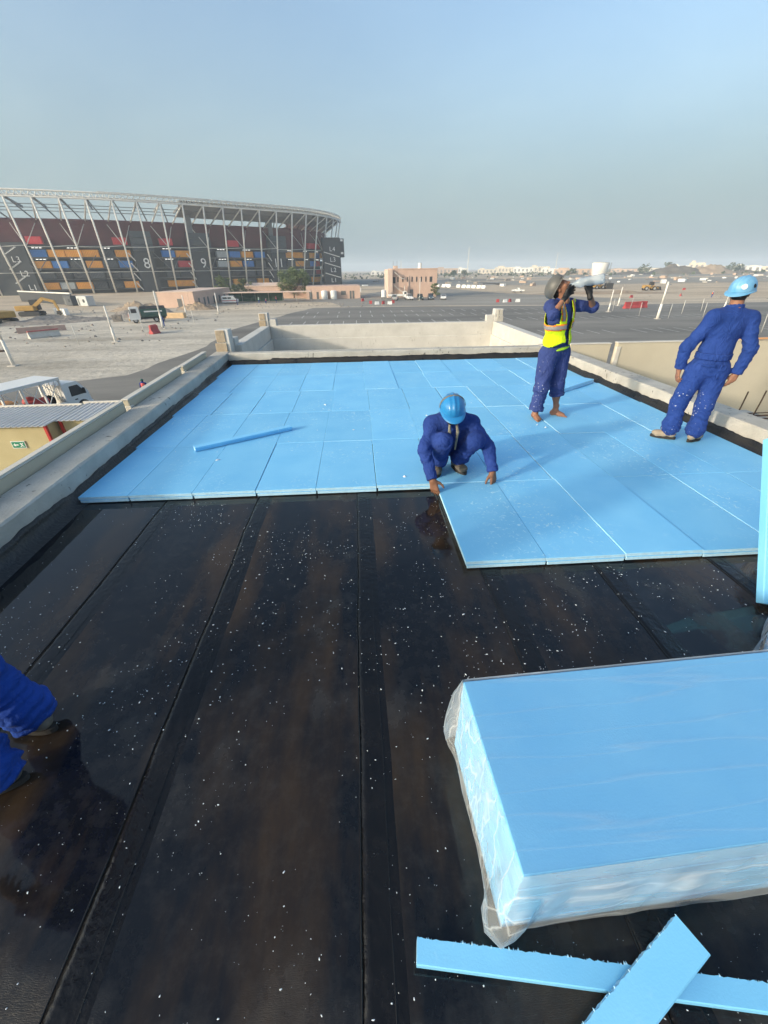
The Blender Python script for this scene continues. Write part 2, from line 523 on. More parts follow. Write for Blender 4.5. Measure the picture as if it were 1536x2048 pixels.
def panel(x0, y0, x1, y1, z0, z1, th, label, notch=True):
    """precast parapet panel, inner face on the line (x0,y0)-(x1,y1), thickness away from the roof"""
    a = Vector((x0, y0, 0)); d = Vector((x1 - x0, y1 - y0, 0)); ln = d.length; d.normalize()
    o = Vector((-d.y, d.x, 0))
    M = Matrix.Translation(a) @ Matrix(((d.x, o.x, 0), (d.y, o.y, 0), (0, 0, 1))).to_4x4()
    e = empty('parapet_panel', a + d * (ln / 2), 0, label, 'parapet', 'beige parapet panels')
    T = Matrix.Translation(-e.location)
    MB().chbox(0.02, 0, z0, ln - 0.02, th, z1 - 0.025, 0.006, 0, T @ M).build('panel_slab', M_BEIGE, e)
    MB().chbox(0.005, -0.012, z1 - 0.024, ln - 0.005, th + 0.012, z1, 0.007, 0, T @ M).build('coping', M_CAP, e)
    if notch:
        MB().chbox(0.0, -0.02, z0, 0.10, 0.06, z1 - 0.10, 0.006, 0, T @ M).build('joint_nib', M_CAP, e)
    return e

def lx(y): return lk(y) - 0.36
panel(lx(5.62), 5.62, lx(-2.4), -2.4, -1.2, 0.40, -0.075, 'nearest beige parapet panel outside the left kerb, beside the kiosks', False)
panel(lx(5.72), 5.72, lx(7.92), 7.92, -1.2, 0.395, 0.075, 'middle beige parapet panel outside the left kerb, hiding a person below')
panel(lx(8.02), 8.02, lx(9.6), 9.6, -1.2, 0.385, 0.075, 'farthest short beige parapet panel outside the left kerb near the stepped pillar')
panel(5.0, 9.80, 6.02, 9.80, -2.2, 0.335, 0.13, 'short beige parapet panel just right of the man drinking', False)
panel(6.10, 9.72, 12.6, 9.66, -2.2, 0.36, 0.13, 'long beige parapet wall behind the man seen from the back')
# lower slab right of the roof and a stub carrying bars
b = MB(); b.box(4.9, -2.5, -1.75, 13, 9.7, -1.6)
struct(b.build('lower_deck', M_CONC), 'lower concrete deck right of the roof')

# terrace: white walls with stepped pillars
TY = 14.35
T_L, T_R = -2.80, 4.52
tw = empty('terrace_wall', (0.9, 12.3, 0), 0, 'white painted terrace wall with stepped corner pillars beyond the far kerb', 'wall')
def tbox(name, x0, y0, z0, x1, y1, z1, m=None, c=0.012, par=None):
    return MB().chbox(x0 - 0.9, y0 - 12.3, z0, x1 - 0.9, y1 - 12.3, z1, c).build(name, m or M_WHITEWALL, par or tw)
tbox('back_wall', T_L + 0.002, TY, -1.3, T_R - 0.002, TY + 0.22, 0.372)
tbox('side_wall', T_L - 0.26, BACK + 0.62, -1.3, T_L, TY + 0.22, 0.368)
tbox('side_wall', T_R, BACK + 0.3, -1.3, T_R + 0.26, TY + 0.22, 0.372)
tbox('terrace_floor', T_L, BACK + 0.24, -0.66, T_R, TY, -0.60, M_CONC)
tbox('skirting', T_L + 0.001, TY - 0.05, -0.6, T_R - 0.001, TY - 0.002, -0.02)
tbox('skirting', T_L + 0.002, BACK + 0.7, -0.6, T_L + 0.05, TY - 0.06, -0.02)
tbox('skirting', T_R - 0.05, BACK + 0.7, -0.6, T_R - 0.002, TY - 0.06, -0.02)
def stepped(xc, yc, sx, sy, z0, nm='stepped_pillar', zt=0.74, mb_=None):
    mb_ = mb_ or M_BRICKRAW
    """corner pillar: tall post, lower shoulders along both walls and an offset cap block"""
    p = tbox(nm, min(xc, xc + sx * 0.28), min(yc, yc + sy * 0.28), z0, max(xc, xc + sx * 0.28), max(yc, yc + sy * 0.28), zt)
    q = tbox('shoulder', min(xc + sx * 0.281, xc + sx * 0.52), min(yc + sy * 0.01, yc + sy * 0.25), z0, max(xc + sx * 0.281, xc + sx * 0.52), max(yc + sy * 0.01, yc + sy * 0.25), zt - 0.18, None, 0.012, p)
    x0_, x1_ = min(xc + sx * 0.015, xc + sx * 0.20), max(xc + sx * 0.015, xc + sx * 0.20); yf = min(yc, yc + sy * 0.28)
    tbox('block_face', x0_, yf - 0.018, zt - 0.19, x1_, yf - 0.0005, zt - 0.012, mb_, 0.008, p)
    tbox('block_face', x0_ - (0.03 if sx > 0 else 0), yf - 0.03, z0 + 0.08, x1_ + (0.03 if sx < 0 else 0), yf - 0.0005, zt - 0.205, mb_, 0.008, p)
    return p
stepped(T_L - 0.30, TY + 0.26, 1, -1, 0.28)
stepped(T_R + 0.30, TY + 0.26, -1, -1, 0.28, mb_=M_CONC)
sp = empty('terrace_pillar', (-3.1, BACK + 0.3, 0), 0, 'stepped concrete pillar at the left corner where kerb and terrace meet', 'pillar')
MB().chbox(-0.16, 0.0, 0.0, 0.14, 0.30, 0.74, 0.012).build('post', M_WHITEWALL, sp)
MB().chbox(0.02, 0.301, 0.0, 0.18, 0.62, 0.52, 0.012).build('shoulder', M_WHITEWALL, sp)
MB().chbox(-0.155, -0.018, 0.47, 0.055, -0.0005, 0.73, 0.008).build('block_face', M_BRICKRAW, sp)
MB().chbox(-0.20, -0.035, 0.20, 0.06, -0.0005, 0.455, 0.008).build('block_face', M_BRICKRAW, sp)

# ================================================================== foam boards
def foam_mat(name, scuff=1.0):
    m = bpy.data.materials.new(name); m.use_nodes = True
    nt = m.node_tree; L = nt.links.new
    b = nt.nodes['Principled BSDF']
    b.inputs['Roughness'].default_value = 0.55
    b.inputs['Specular IOR Level'].default_value = 0.35
    geo = nt.nodes.new('ShaderNodeNewGeometry'); oi = nt.nodes.new('ShaderNodeObjectInfo')
    n1 = nt.nodes.new('ShaderNodeTexNoise'); n1.inputs['Scale'].default_value = 2.5; n1.inputs['Detail'].default_value = 6
    L(geo.outputs['Position'], n1.inputs['Vector'])
    r1 = nt.nodes.new('ShaderNodeValToRGB')
    r1.color_ramp.elements[0].position = 0.3; r1.color_ramp.elements[1].position = 0.72
    r1.color_ramp.elements[0].color = (0.175, 0.515, 0.83, 1); r1.color_ramp.elements[1].color = (0.225, 0.58, 0.87, 1)
    L(n1.outputs['Fac'], r1.inputs['Fac'])
    hs = nt.nodes.new('ShaderNodeHueSaturation')
    mr = nt.nodes.new('ShaderNodeMapRange'); mr.inputs['To Min'].default_value = 0.94; mr.inputs['To Max'].default_value = 1.06
    L(oi.outputs['Random'], mr.inputs['Value']); L(mr.outputs[0], hs.inputs['Value']); L(r1.outputs[0], hs.inputs['Color'])
    # pale scuffs, gathered in patches
    n2 = nt.nodes.new('ShaderNodeTexNoise'); n2.inputs['Scale'].default_value = 1.1; n2.inputs['Detail'].default_value = 3
    L(geo.outputs['Position'], n2.inputs['Vector'])
    n3 = nt.nodes.new('ShaderNodeTexNoise'); n3.inputs['Scale'].default_value = 26; n3.inputs['Detail'].default_value = 5; n3.inputs['Distortion'].default_value = 1.2
    L(geo.outputs['Position'], n3.inputs['Vector'])
    ad = nt.nodes.new('ShaderNodeMath'); ad.operation = 'MULTIPLY'
    ra = nt.nodes.new('ShaderNodeValToRGB'); ra.color_ramp.elements[0].position = 0.45; ra.color_ramp.elements[1].position = 0.62
    rb = nt.nodes.new('ShaderNodeValToRGB'); rb.color_ramp.elements[0].position = 0.57; rb.color_ramp.elements[1].position = 0.70
    L(n2.outputs['Fac'], ra.inputs['Fac']); L(n3.outputs['Fac'], rb.inputs['Fac'])
    L(ra.outputs[0], ad.inputs[0]); L(rb.outputs[0], ad.inputs[1])
    m2 = nt.nodes.new('ShaderNodeMath'); m2.operation = 'MULTIPLY'; m2.inputs[1].default_value = 0.95 * scuff
    L(ad.outputs[0], m2.inputs[0])
    mx = nt.nodes.new('ShaderNodeMix'); mx.data_type = 'RGBA'; mx.inputs[7].default_value = (0.50, 0.76, 0.92, 1)
    L(m2.outputs[0], mx.inputs[0]); L(hs.outputs[0], mx.inputs[6]); L(mx.outputs[2], b.inputs['Base Color'])
    n4 = nt.nodes.new('ShaderNodeTexNoise'); n4.inputs['Scale'].default_value = 160; n4.inputs['Detail'].default_value = 3
    L(geo.outputs['Position'], n4.inputs['Vector'])
    bp = nt.nodes.new('ShaderNodeBump'); bp.inputs['Strength'].default_value = 0.12; bp.inputs['Distance'].default_value = 0.004
    L(n4.outputs['Fac'], bp.inputs['Height']); L(bp.outputs[0], b.inputs['Normal'])
    b.inputs['Subsurface Weight'].default_value = 0.0
    return m
M_FOAM = foam_mat('blue foam')
M_FOAMP = foam_mat('clean blue foam', 0.06)
M_FOAMEDGE = mat('pale foam edge', (0.42, 0.68, 0.86), 0.75, 0.1, 30, 0.4, 160)
M_FOAMCUT = mat('cut foam edge', (0.36, 0.62, 0.82), 0.8, 0.15, 40, 0.8, 120)

BT = 0.06
def board_mesh(w, l, t=BT, name='board'):
    """shiplap foam board: upper half set back on two sides, lower half on the other two; rounded arrises"""
    s = 0.012; h = t * 0.5; c = 0.0022
    b = MB()
    b.chbox(-w/2 + s, -l/2 + s*0.0, 0.0, w/2, l/2 - s, h - 0.0006, c)
    b.chbox(-w/2, -l/2 + s*0.4, h, w/2 - 0.001, l/2, t, c)
    me = b.mesh(name, [M_FOAM, M_FOAMEDGE])
    for pl in me.polygons: pl.material_index = 0 if abs(pl.normal.z) > 0.2 else 1
    return me

XC = [-2.24, -1.645, -1.05, -0.455, 0.125, 0.715, 1.31, 1.905, 2.505, 3.105, 3.70]     # joints between columns
ROWY = [2.235, 3.475, 4.715, 5.955, 7.195, 8.435, 9.68]
mesh_cache = {}
def get_board(w, l):
    k = (round(w, 3), round(l, 3))
    if k not in mesh_cache: mesh_cache[k] = board_mesh(w, l)
    return mesh_cache[k]
ordn = ['first', 'second', 'third', 'fourth', 'fifth', 'sixth', 'seventh', 'eighth', 'ninth', 'tenth', 'eleventh', 'twelfth', 'thirteenth']
rb = random.Random(11)
NROW = len(ROWY) - 1
for r in range(NROW):
    y0, y1 = ROWY[r], ROWY[r + 1]
    cols = [x + 0.035 * (rb.random() - 0.5) + 0.006 * (rb.random() - 0.5) if r > 0 else x for x in XC] if r else list(XC)
    sh_ = 0.05 * (rb.random() - 0.5) if r > 1 else 0.0
    cols = [x + sh_ for x in cols]
    ks = range(-1, len(cols))
    for k in ks:
        x0 = cols[k] if k >= 0 else None
        x1 = cols[k + 1] if k + 1 < len(cols) else None
        if r == 0 and (k < 5): continue            # front row only from the crouching man's board on
        ym = (y0 + y1) / 2
        if x0 is None: x0 = lk(ym) + 0.07 + 0.025 * rb.random() + 0.006 * r
        if x1 is None: x1 = rk(ym) - 0.125 - 0.02 * rb.random()
        w = x1 - x0
        jit = 0.0016 * (rb.random() - 0.5)
        if r == NROW - 1: l = y1 - y0 + 0.0
        else: l = y1 - y0
        wide = rb.random()
        gap = 0.001 if wide < (0.85 if k < 5 else 0.72) else 0.006 + 0.012 * rb.random()
        full = w - 0.0012
        o = link('foam_board', get_board(round(full - (gap if gap > 0.005 else 0.0), 3), l - 0.0012))
        o.location = ((x0 + x1) / 2 + jit, (y0 + y1) / 2 + 0.001 * (rb.random() - 0.5), 0.0085 + (0.0075 if k >= 4 else 0.0045) * rb.random() ** 1.3)
        o.rotation_euler = (R(0.12 * (rb.random() - 0.5)), R(0.25 * (rb.random() - 0.5)), R(0.12 * (rb.random() - 0.5)))
        if r == 0:
            nb = k - 4
            lab = 'blue foam board being set by the crouching man, first in the short front row' if k == 5 else \
                  'blue foam board, %s from the crouching man in the short front row' % ordn[nb - 1]
        else:
            rowname = {1: 'long row ending at the bare black membrane', 2: 'second long row from the bare membrane', 3: 'third long row from the bare membrane',
                       4: 'fourth long row from the bare membrane', 5: 'last row against the far kerb'}[r]
            lab = 'blue foam board, %s from left in the %s' % (ordn[k + 1], rowname)
        tag(o, lab, 'foam board', 'foam boards laid in rows on the roof')

# loose offcut on the boards
def bar_thing(name, a, b_, w, h, label, mats, seed=0, ragged=True, cat='foam strip', group=None, tilt=0.0):
    """foam offcut from a to b: one machined side, one torn side, rebated lower edge"""
    a = Vector(a); b_ = Vector(b_); d = b_ - a; ln = d.length; d.normalize()
    s = Vector((d.y, -d.x, 0)).normalized(); u = s.cross(d)
    q = Matrix.Rotation(tilt, 3, d); s = q @ s; u = q @ u
    M = Matrix((d, -s, u)).transposed().to_4x4(); M.translation = a
    n = max(8, int(ln / 0.012)) if ragged else 8
    mb = MB(); rows = []
    for i in range(n + 1):
        x = ln * i / n
        e = (0.004 * nz(i * 0.9, seed) + 0.003 * nz(i * 2.7, seed + 3)) if ragged else 0
        e2 = (0.003 * nz(i * 1.3, seed + 8)) if ragged else 0
        wl = w / 2
        # ring: right-bottom, right-mid, rebate, right-top, left-top, left-bottom
        rows.append([(x, -wl + 0.010, 0), (x, -wl + 0.010, h * 0.48), (x, -wl, h * 0.5), (x, -wl, h - 0.003), (x, -wl + 0.003, h),
                     (x, wl + e - 0.002, h + 0.0), (x, wl + e + e2, h * 0.6), (x, wl + e - e2, h * 0.3), (x, wl + e, 0)])
    mb.grid(rows, 0, True)
    mi0 = len(mb.f)
    mb.add(rows[0], [tuple(range(9))]); mb.add(rows[-1], [tuple(range(9))])
    # torn side uses the pale cut material
    for fi, f in enumerate(mb.f):
        k = {v % 9 for v in f} if fi < mi0 else set()
        if fi < mi0 and k <= {5, 6, 7, 8}: mb.mi[fi] = 1
        if fi >= mi0: mb.mi[fi] = 1
    me = mb.mesh(name, mats)
    if ragged:
        pass
    o = link(name, me)
    o.matrix_world = M
    tag(o, label, cat, group)
    if ragged:
        rt2 = random.Random(int(seed)); cb = MB()
        for i in range(int(ln / 0.006)):
            x = ln * rt2.random()
            if nz(x * 22, seed + 7) < -0.05: continue
            yy = w / 2 + 0.004 * nz(x * 75, seed) - 0.001; zz = h - 0.014 * rt2.random() ** 2; q = 0.0012 + 0.003 * rt2.random() ** 2
            cb.add([(x - q, yy - q, zz), (x + q, yy - q * 0.5, zz), (x, yy + q * 1.6, zz - q * 0.4), (x, yy, zz + q * 1.3)], [(0, 1, 3), (1, 2, 3), (2, 0, 3)])
        tc = cb.build('torn_edge', M_FOAMCUT, o, fix=False); tc['kind'] = 'stuff'
    return o
bar_thing('foam_offcut', (-1.965, 4.545, 0.0735), (-0.93, 5.195, 0.0735), 0.085, 0.052, 'narrow blue foam offcut lying loose across the laid boards', [M_FOAM, M_FOAMCUT], 2, False)
o = link('foam_board', get_board(1.18, 0.42)); o.location = (3.66, 7.02, 0.0775); o.rotation_euler = (0, 0, R(36))
tag(o, 'loose blue foam board lying askew behind the drinking man', 'foam board', 'loose foam boards')
# offcuts in the foreground
o = bar_thing('foam_offcut', (0.105, 0.352, 0.008), (1.16, 0.185, 0.008), 0.062, 0.055, 'long blue foam offcut on the membrane under the wrapped pack corner', [M_FOAM, M_FOAMCUT], 5, True)
o = bar_thing('foam_offcut', (0.33, 0.02, 0.02), (0.948, 0.318, 0.086), 0.100, 0.052, 'wide torn blue foam offcut lying on top of the other strip', [M_FOAM, M_FOAMCUT], 9, True)

# ------------------------------------------------------------------ plastic wrapped packs
def film_mat():
    m = bpy.data.materials.new('clear film'); m.use_nodes = True
    nt = m.node_tree; L = nt.links.new
    b = nt.nodes['Principled BSDF']; out = nt.nodes['Material Output']
    b.inputs['Base Color'].default_value = (0.74, 0.81, 0.86, 1)
    b.inputs['Roughness'].default_value = 0.30
    b.inputs['Specular IOR Level'].default_value = 0.5
    tr = nt.nodes.new('ShaderNodeBsdfTransparent')
    ml = nt.nodes.new('ShaderNodeMixShader')
    geo = nt.nodes.new('ShaderNodeNewGeometry')
    lw = nt.nodes.new('ShaderNodeLayerWeight'); lw.inputs['Blend'].default_value = 0.35
    n = nt.nodes.new('ShaderNodeTexNoise'); n.inputs['Scale'].default_value = 5; n.inputs['Detail'].default_value = 3; n.inputs['Distortion'].default_value = 0.8
    mp = nt.nodes.new('ShaderNodeMapping'); mp.inputs['Scale'].default_value = (0.5, 1.3, 1.3)
    L(geo.outputs['Position'], mp.inputs['Vector']); L(mp.outputs[0], n.inputs['Vector'])
    sep = nt.nodes.new('ShaderNodeSeparateXYZ'); L(geo.outputs['True Normal'], sep.inputs[0])
    ab = nt.nodes.new('ShaderNodeMath'); ab.operation = 'ABSOLUTE'; L(sep.outputs['Z'], ab.inputs[0])
    # film lies tight on the top and folds double on the sides
    side = nt.nodes.new('ShaderNodeMapRange'); side.inputs['From Min'].default_value = 0.95; side.inputs['From Max'].default_value = 0.4
    side.inputs['To Min'].default_value = 0.025; side.inputs['To Max'].default_value = 0.20
    L(ab.outputs[0], side.inputs['Value'])
    rp = nt.nodes.new('ShaderNodeMapRange'); rp.inputs['From Min'].default_value = 0.45; rp.inputs['From Max'].default_value = 0.75
    rp.inputs['To Min'].default_value = 0.75; rp.inputs['To Max'].default_value = 1.5
    L(n.outputs['Fac'], rp.inputs['Value'])
    mu = nt.nodes.new('ShaderNodeMath'); mu.operation = 'MULTIPLY'; L(side.outputs[0], mu.inputs[0]); L(rp.outputs[0], mu.inputs[1])
    ad = nt.nodes.new('ShaderNodeMath'); ad.operation = 'ADD'; ad.use_clamp = True
    fr = nt.nodes.new('ShaderNodeMath'); fr.operation = 'MULTIPLY'; fr.inputs[1].default_value = 0.30
    L(lw.outputs['Fresnel'], fr.inputs[0]); L(mu.outputs[0], ad.inputs[0]); L(fr.outputs[0], ad.inputs[1])
    # thin fold lines, their bright highlights painted in as extra film opacity
    rn_ = nt.nodes.new('ShaderNodeTexNoise'); rn_.inputs['Scale'].default_value = 4.5; rn_.inputs['Detail'].default_value = 2; rn_.inputs['Distortion'].default_value = 0.15
    mp3 = nt.nodes.new('ShaderNodeMapping'); mp3.inputs['Scale'].default_value = (0.16, 2.4, 1.3); mp3.inputs['Rotation'].default_value = (0.2, 0.1, 0.15)
    L(geo.outputs['Position'], mp3.inputs['Vector']); L(mp3.outputs[0], rn_.inputs['Vector'])
    def m_(op, x, y, cl=False):
        q = nt.nodes.new('ShaderNodeMath'); q.operation = op; q.use_clamp = cl
        for i_, v_ in ((0, x), (1, y)):
            if isinstance(v_, (int, float)): q.inputs[i_].default_value = v_
            else: L(v_, q.inputs[i_])
        return q.outputs[0]
    rid = m_('POWER', m_('SUBTRACT', 1.0, m_('MULTIPLY', m_('ABSOLUTE', m_('SUBTRACT', rn_.outputs['Fac'], 0.5), 0), 9.0), True), 7.0)
    sid = nt.nodes.new('ShaderNodeMapRange'); sid.inputs['From Min'].default_value = 0.95; sid.inputs['From Max'].default_value = 0.4
    sid.inputs['To Min'].default_value = 0.10; sid.inputs['To Max'].default_value = 0.32
    L(ab.outputs[0], sid.inputs['Value'])
    tot = m_('ADD', ad.outputs[0], m_('MULTIPLY', rid, sid.outputs[0]), True)
    L(tot, ml.inputs[0]); L(tr.outputs[0], ml.inputs[1]); L(b.outputs[0], ml.inputs[2])
    L(ml.outputs[0], out.inputs['Surface'])
    w = nt.nodes.new('ShaderNodeTexNoise'); w.inputs['Scale'].default_value = 6; w.inputs['Detail'].default_value = 2.5; w.inputs['Distortion'].default_value = 0.8
    mp2 = nt.nodes.new('ShaderNodeMapping'); mp2.inputs['Scale'].default_value = (0.25, 1.6, 1.2)
    L(geo.outputs['Position'], mp2.inputs['Vector']); L(mp2.outputs[0], w.inputs['Vector'])
    bp = nt.nodes.new('ShaderNodeBump'); bp.inputs['Strength'].default_value = 0.35; bp.inputs['Distance'].default_value = 0.015
    L(w.outputs['Fac'], bp.inputs['Height']); L(bp.outputs[0], b.inputs['Normal'])
    return m
M_FILM = film_mat()

def wrapped_pack(loc, rz, w, l, n, t, label, seed, loose=0.03):
    """n boards (w along x, l along y) in clear film; origin at the near left corner of the base"""
    e = empty('foam_pack', loc, rz, label, 'foam pack', 'plastic wrapped packs of foam boards')
    rr = random.Random(seed)
    me = MB().chbox(-w/2, -l/2, 0, w/2, l/2, t - 0.0015, 0.003).mesh('pack_board', M_FOAMP)
    for i in range(n):
        o = link('pack_board', me, e)
        o.location = (w/2 + 0.004 * (rr.random() - 0.5), l/2 + 0.004 * (rr.random() - 0.5), 0.004 + i * t)
    H = n * t + 0.004
    # film: grid round the box, tight on top, slack lower down, bunched at the corners
    mb = MB()
    per = []      # perimeter parameter: list of (x, y, nx, ny, corner weight)
    step = 0.016
    def side(ax, ay, bx, by, nx, ny):
        ln = math.hypot(bx - ax, by - ay); k = int(ln / step)
        for i in range(k):
            f = i / k
            cw = max(0, 1 - min(f, 1 - f) * ln / 0.09)
            per.append((ax + (bx - ax) * f, ay + (by - ay) * f, nx, ny, cw))
    side(0, 0, w, 0, 0, -1); side(w, 0, w, l, 1, 0); side(w, l, 0, l, 0, 1); side(0, l, 0, 0, -1, 0)
    P = len(per)
    rows = []
    nzl = 22
    for j in range(nzl + 1):
        v = j / nzl
        z = H + 0.004 - (H - 0.006) * v
        row = []
        for i, (x, y, nx, ny, cw) in enumerate(per):
            a, b_ = per[i - 1], per[(i + 1) % P]
            mx, my = a[2] + b_[2] + nx, a[3] + b_[3] + ny
            q = math.hypot(mx, my); mx /= q; my /= q
            u = i * step
            fold = abs(nz(u * 4.2 + seed, z * 2.6 + u * 1.2, seed)) * 0.7 + abs(nz(u * 10, z * 3.2 - u * 2, seed + 2)) * 0.28
            big = 0.5 + 0.5 * nz(u * 1.9, z * 2.5, seed + 5)
            vv = min(1, v * 5)
            off = 0.005 + vv * (loose * (0.35 + 0.65 * math.sin(v * 2.6)) * big + 0.022 * fold) + cw * cw * (0.022 + 0.045 * v) * vv * (0.5 + fold)
            low = max(0, v - 0.86) / 0.14
            off -= low * off * 0.35
            row.append((x + mx * off, y + my * off, z + 0.008 * nz(u * 6, v * 4, seed + 9) * vv))
        rows.append(row)
    mb.grid(rows, 0, True)
    # top sheet with long shallow tension creases
    nx_, ny_ = 60, 34
    top = []
    for j in range(ny_ + 1):
        r_ = []
        for i in range(nx_ + 1):
            x = w * i / nx_; y = l * j / ny_
            edge = min(x, w - x, y, l - y)
            lift = 0.004 + min(1, edge / 0.06) * 0.006 * max(0, nz(x * 0.9 + 0.3 * y, y * 13 + x * 2.0, seed + 1) - 0.05)
            r_.append((x - 0.006 + 0.012 * i / nx_, y - 0.006 + 0.012 * j / ny_, H + lift))
        top.append(r_)
    mb.grid(top)
    o = mb.build('film_wrap', M_FILM, e, smooth=True)
    return e
wrapped_pack((0.39, 0.395, 0.0085), R(2.2), 1.34, 0.605, 8, 0.0565, 'plastic wrapped pack of blue foam boards in the foreground', 3.3, 0.035)
wrapped_pack((2.15, 1.335, 0.0085), R(-50), 1.25, 0.605, 4, 0.0565, 'second wrapped foam pack peeking in at the right edge', 6.1, 0.05)
wrapped_pack((3.12, 2.16, 0.0085), R(-9), 1.0, 0.2, 10, 0.0565, 'wrapped foam pack behind the leaning board beyond the right edge', 8.8, 0.03)
# leaning board at the right edge
o = link('foam_board', MB().chbox(-0.298, -0.55, 0, 0.298, 0.55, BT, 0.004).mesh('leaning_board', M_FOAMP))
A = Vector((2.495, 1.752, 0.012)); Tp = Vector((2.705, 2.36, 0.79))
d = (Tp - A).normalized(); s = Vector((0.985, -0.16, 0)).normalized(); s = (s - d * s.dot(d)).normalized(); u = s.cross(d)
Mx = Matrix((s, d, u)).transposed().to_4x4(); Mx.translation = A + d * 0.55 + s * 0.298
o.matrix_world = Mx
tag(o, 'blue foam board standing tilted at the right edge of the picture', 'foam board', 'loose foam boards')

# foam crumbs: white chips scattered over the membrane and some on the boards
M_CRUMB = mat('foam crumb', (0.74, 0.80, 0.84), 0.8, 0.1, 30)
mb = MB(); rc = random.Random(5)
def crumb(x, y, z, s):
    n = 5; a0 = rc.random() * 6.28; st = 1 + rc.random() * 1.2; an = rc.random() * 3.14
    ring = []
    for k in range(n):
        a = a0 + 6.283 * k / n; r_ = s * (0.7 + 0.6 * rc.random())
        px, py = r_ * math.cos(a) * st, r_ * math.sin(a)
        ring.append((x + px * math.cos(an) - py * math.sin(an), y + px * math.sin(an) + py * math.cos(an), z))
    tp = (x + s * 0.2, y, z + s * (0.6 + 0.5 * rc.random()))
    mb.add(ring + [tp], [(k, (k + 1) % n, n) for k in range(n)])
cnt = 0
while cnt < 3400:
    x = -2.6 + 6.8 * rc.random(); y = 0.05 + 3.4 * rc.random() ** 1.15
    if y > 2.2 and x > 0.7: continue
    if y > 3.4: continue
    dens = 0.36 + 1.2 * nz(x * 1.3, y * 1.3, 4.4) + 1.0 * nz(x * 4.3, y * 4.3, 1.4) + (0.35 if x > 1.0 else 0)
    if rc.random() > max(0.05, dens): continue
    if 0.33 < x < 1.7 and 0.36 < y < 1.05: continue
    s = (0.0006 if y < 1.1 else 0.0008) + 0.0024 * rc.random() ** 4 + (0.0010 * rc.random() if y > 1.2 else 0)
    if rc.random() < 0.02: s *= 1.6
    crumb(x, y, 0.0088, s); cnt += 1
for i in range(260):
    x = -2.4 + 6.6 * rc.random(); y = 3.5 + 6.0 * rc.random()
    crumb(x, y, 0.0735, 0.002 + 0.004 * rc.random() ** 3)
for (x, y, s) in ((-0.55, 6.3, .016), (0.42, 3.65, .018), (-1.62, 4.25, .014), (2.43, 4.95, .014), (0.95, 5.6, .013), (2.36, 5.06, .012), (-0.1, 5.1, 0.01)):
    crumb(x, y, 0.0735, s)
tag(mb.build('foam_crumbs', M_CRUMB), 'white foam crumbs scattered over the black membrane', 'crumbs', kind='stuff')

# reinforcing bars beyond the right kerb
M_RUST = mat('rusty bar', (0.10, 0.065, 0.045), 0.8, 0.3, 20)
stub = MB().chbox(5.02, 4.55, -1.6, 5.55, 5.35, 0.10, 0.02).build('concrete_stub', M_CONC)
tag(stub, 'concrete stub column just beyond the right kerb carrying steel bars', 'concrete stub')
rr = random.Random(3)
for i in range(9):
    y = 4.68 + 0.06 * i; z = 0.108 + 0.012 * (i % 2)
    o = MB().tube([(4.93 + 0.1 * rr.random(), y, z + 0.002), (5.8, y + 0.05 * (rr.random() - .5), z + 0.006), (6.9, y + 0.1 * (rr.random() - .5), z - 0.02)], 0.007, 6).build('steel_bar', M_RUST)
    tag(o, 'rusty reinforcing bar in the bundle lying beyond the right kerb', 'steel bar', 'bars lying in the bundle')
for (x, y, a, lab) in ((5.06, 4.98, 0.05, 'left of the two upright starter bars beyond the right kerb'), (5.32, 5.0, 0.07, 'right of the two upright starter bars beyond the right kerb')):
    o = MB().tube([(x, y, 0.09), (x + a * 0.3, y, 0.3), (x + a * 0.4, y, 0.46)], 0.009, 6).build('starter_bar', M_RUST)
    tag(o, lab, 'steel bar')
M_PLANK = mat('raw timber', (0.62, 0.33, 0.16), 0.8, 0.2, 6, stretch=(1, 6, 6))
o = MB().chbox(0, 0, 0, 2.4, 0.09, 0.035, 0.004).build('timber_plank', M_PLANK)
o.location = (9.05, 9.62, 0.368); o.rotation_euler = (0, R(0.5), R(3))
tag(o, 'orange timber plank lying on the beige wall at the right edge', 'plank')
# ================================================================== people
def V3(p): return np.array(p, float)
def unit(v):
    v = np.array(v, float); return v / np.linalg.norm(v)

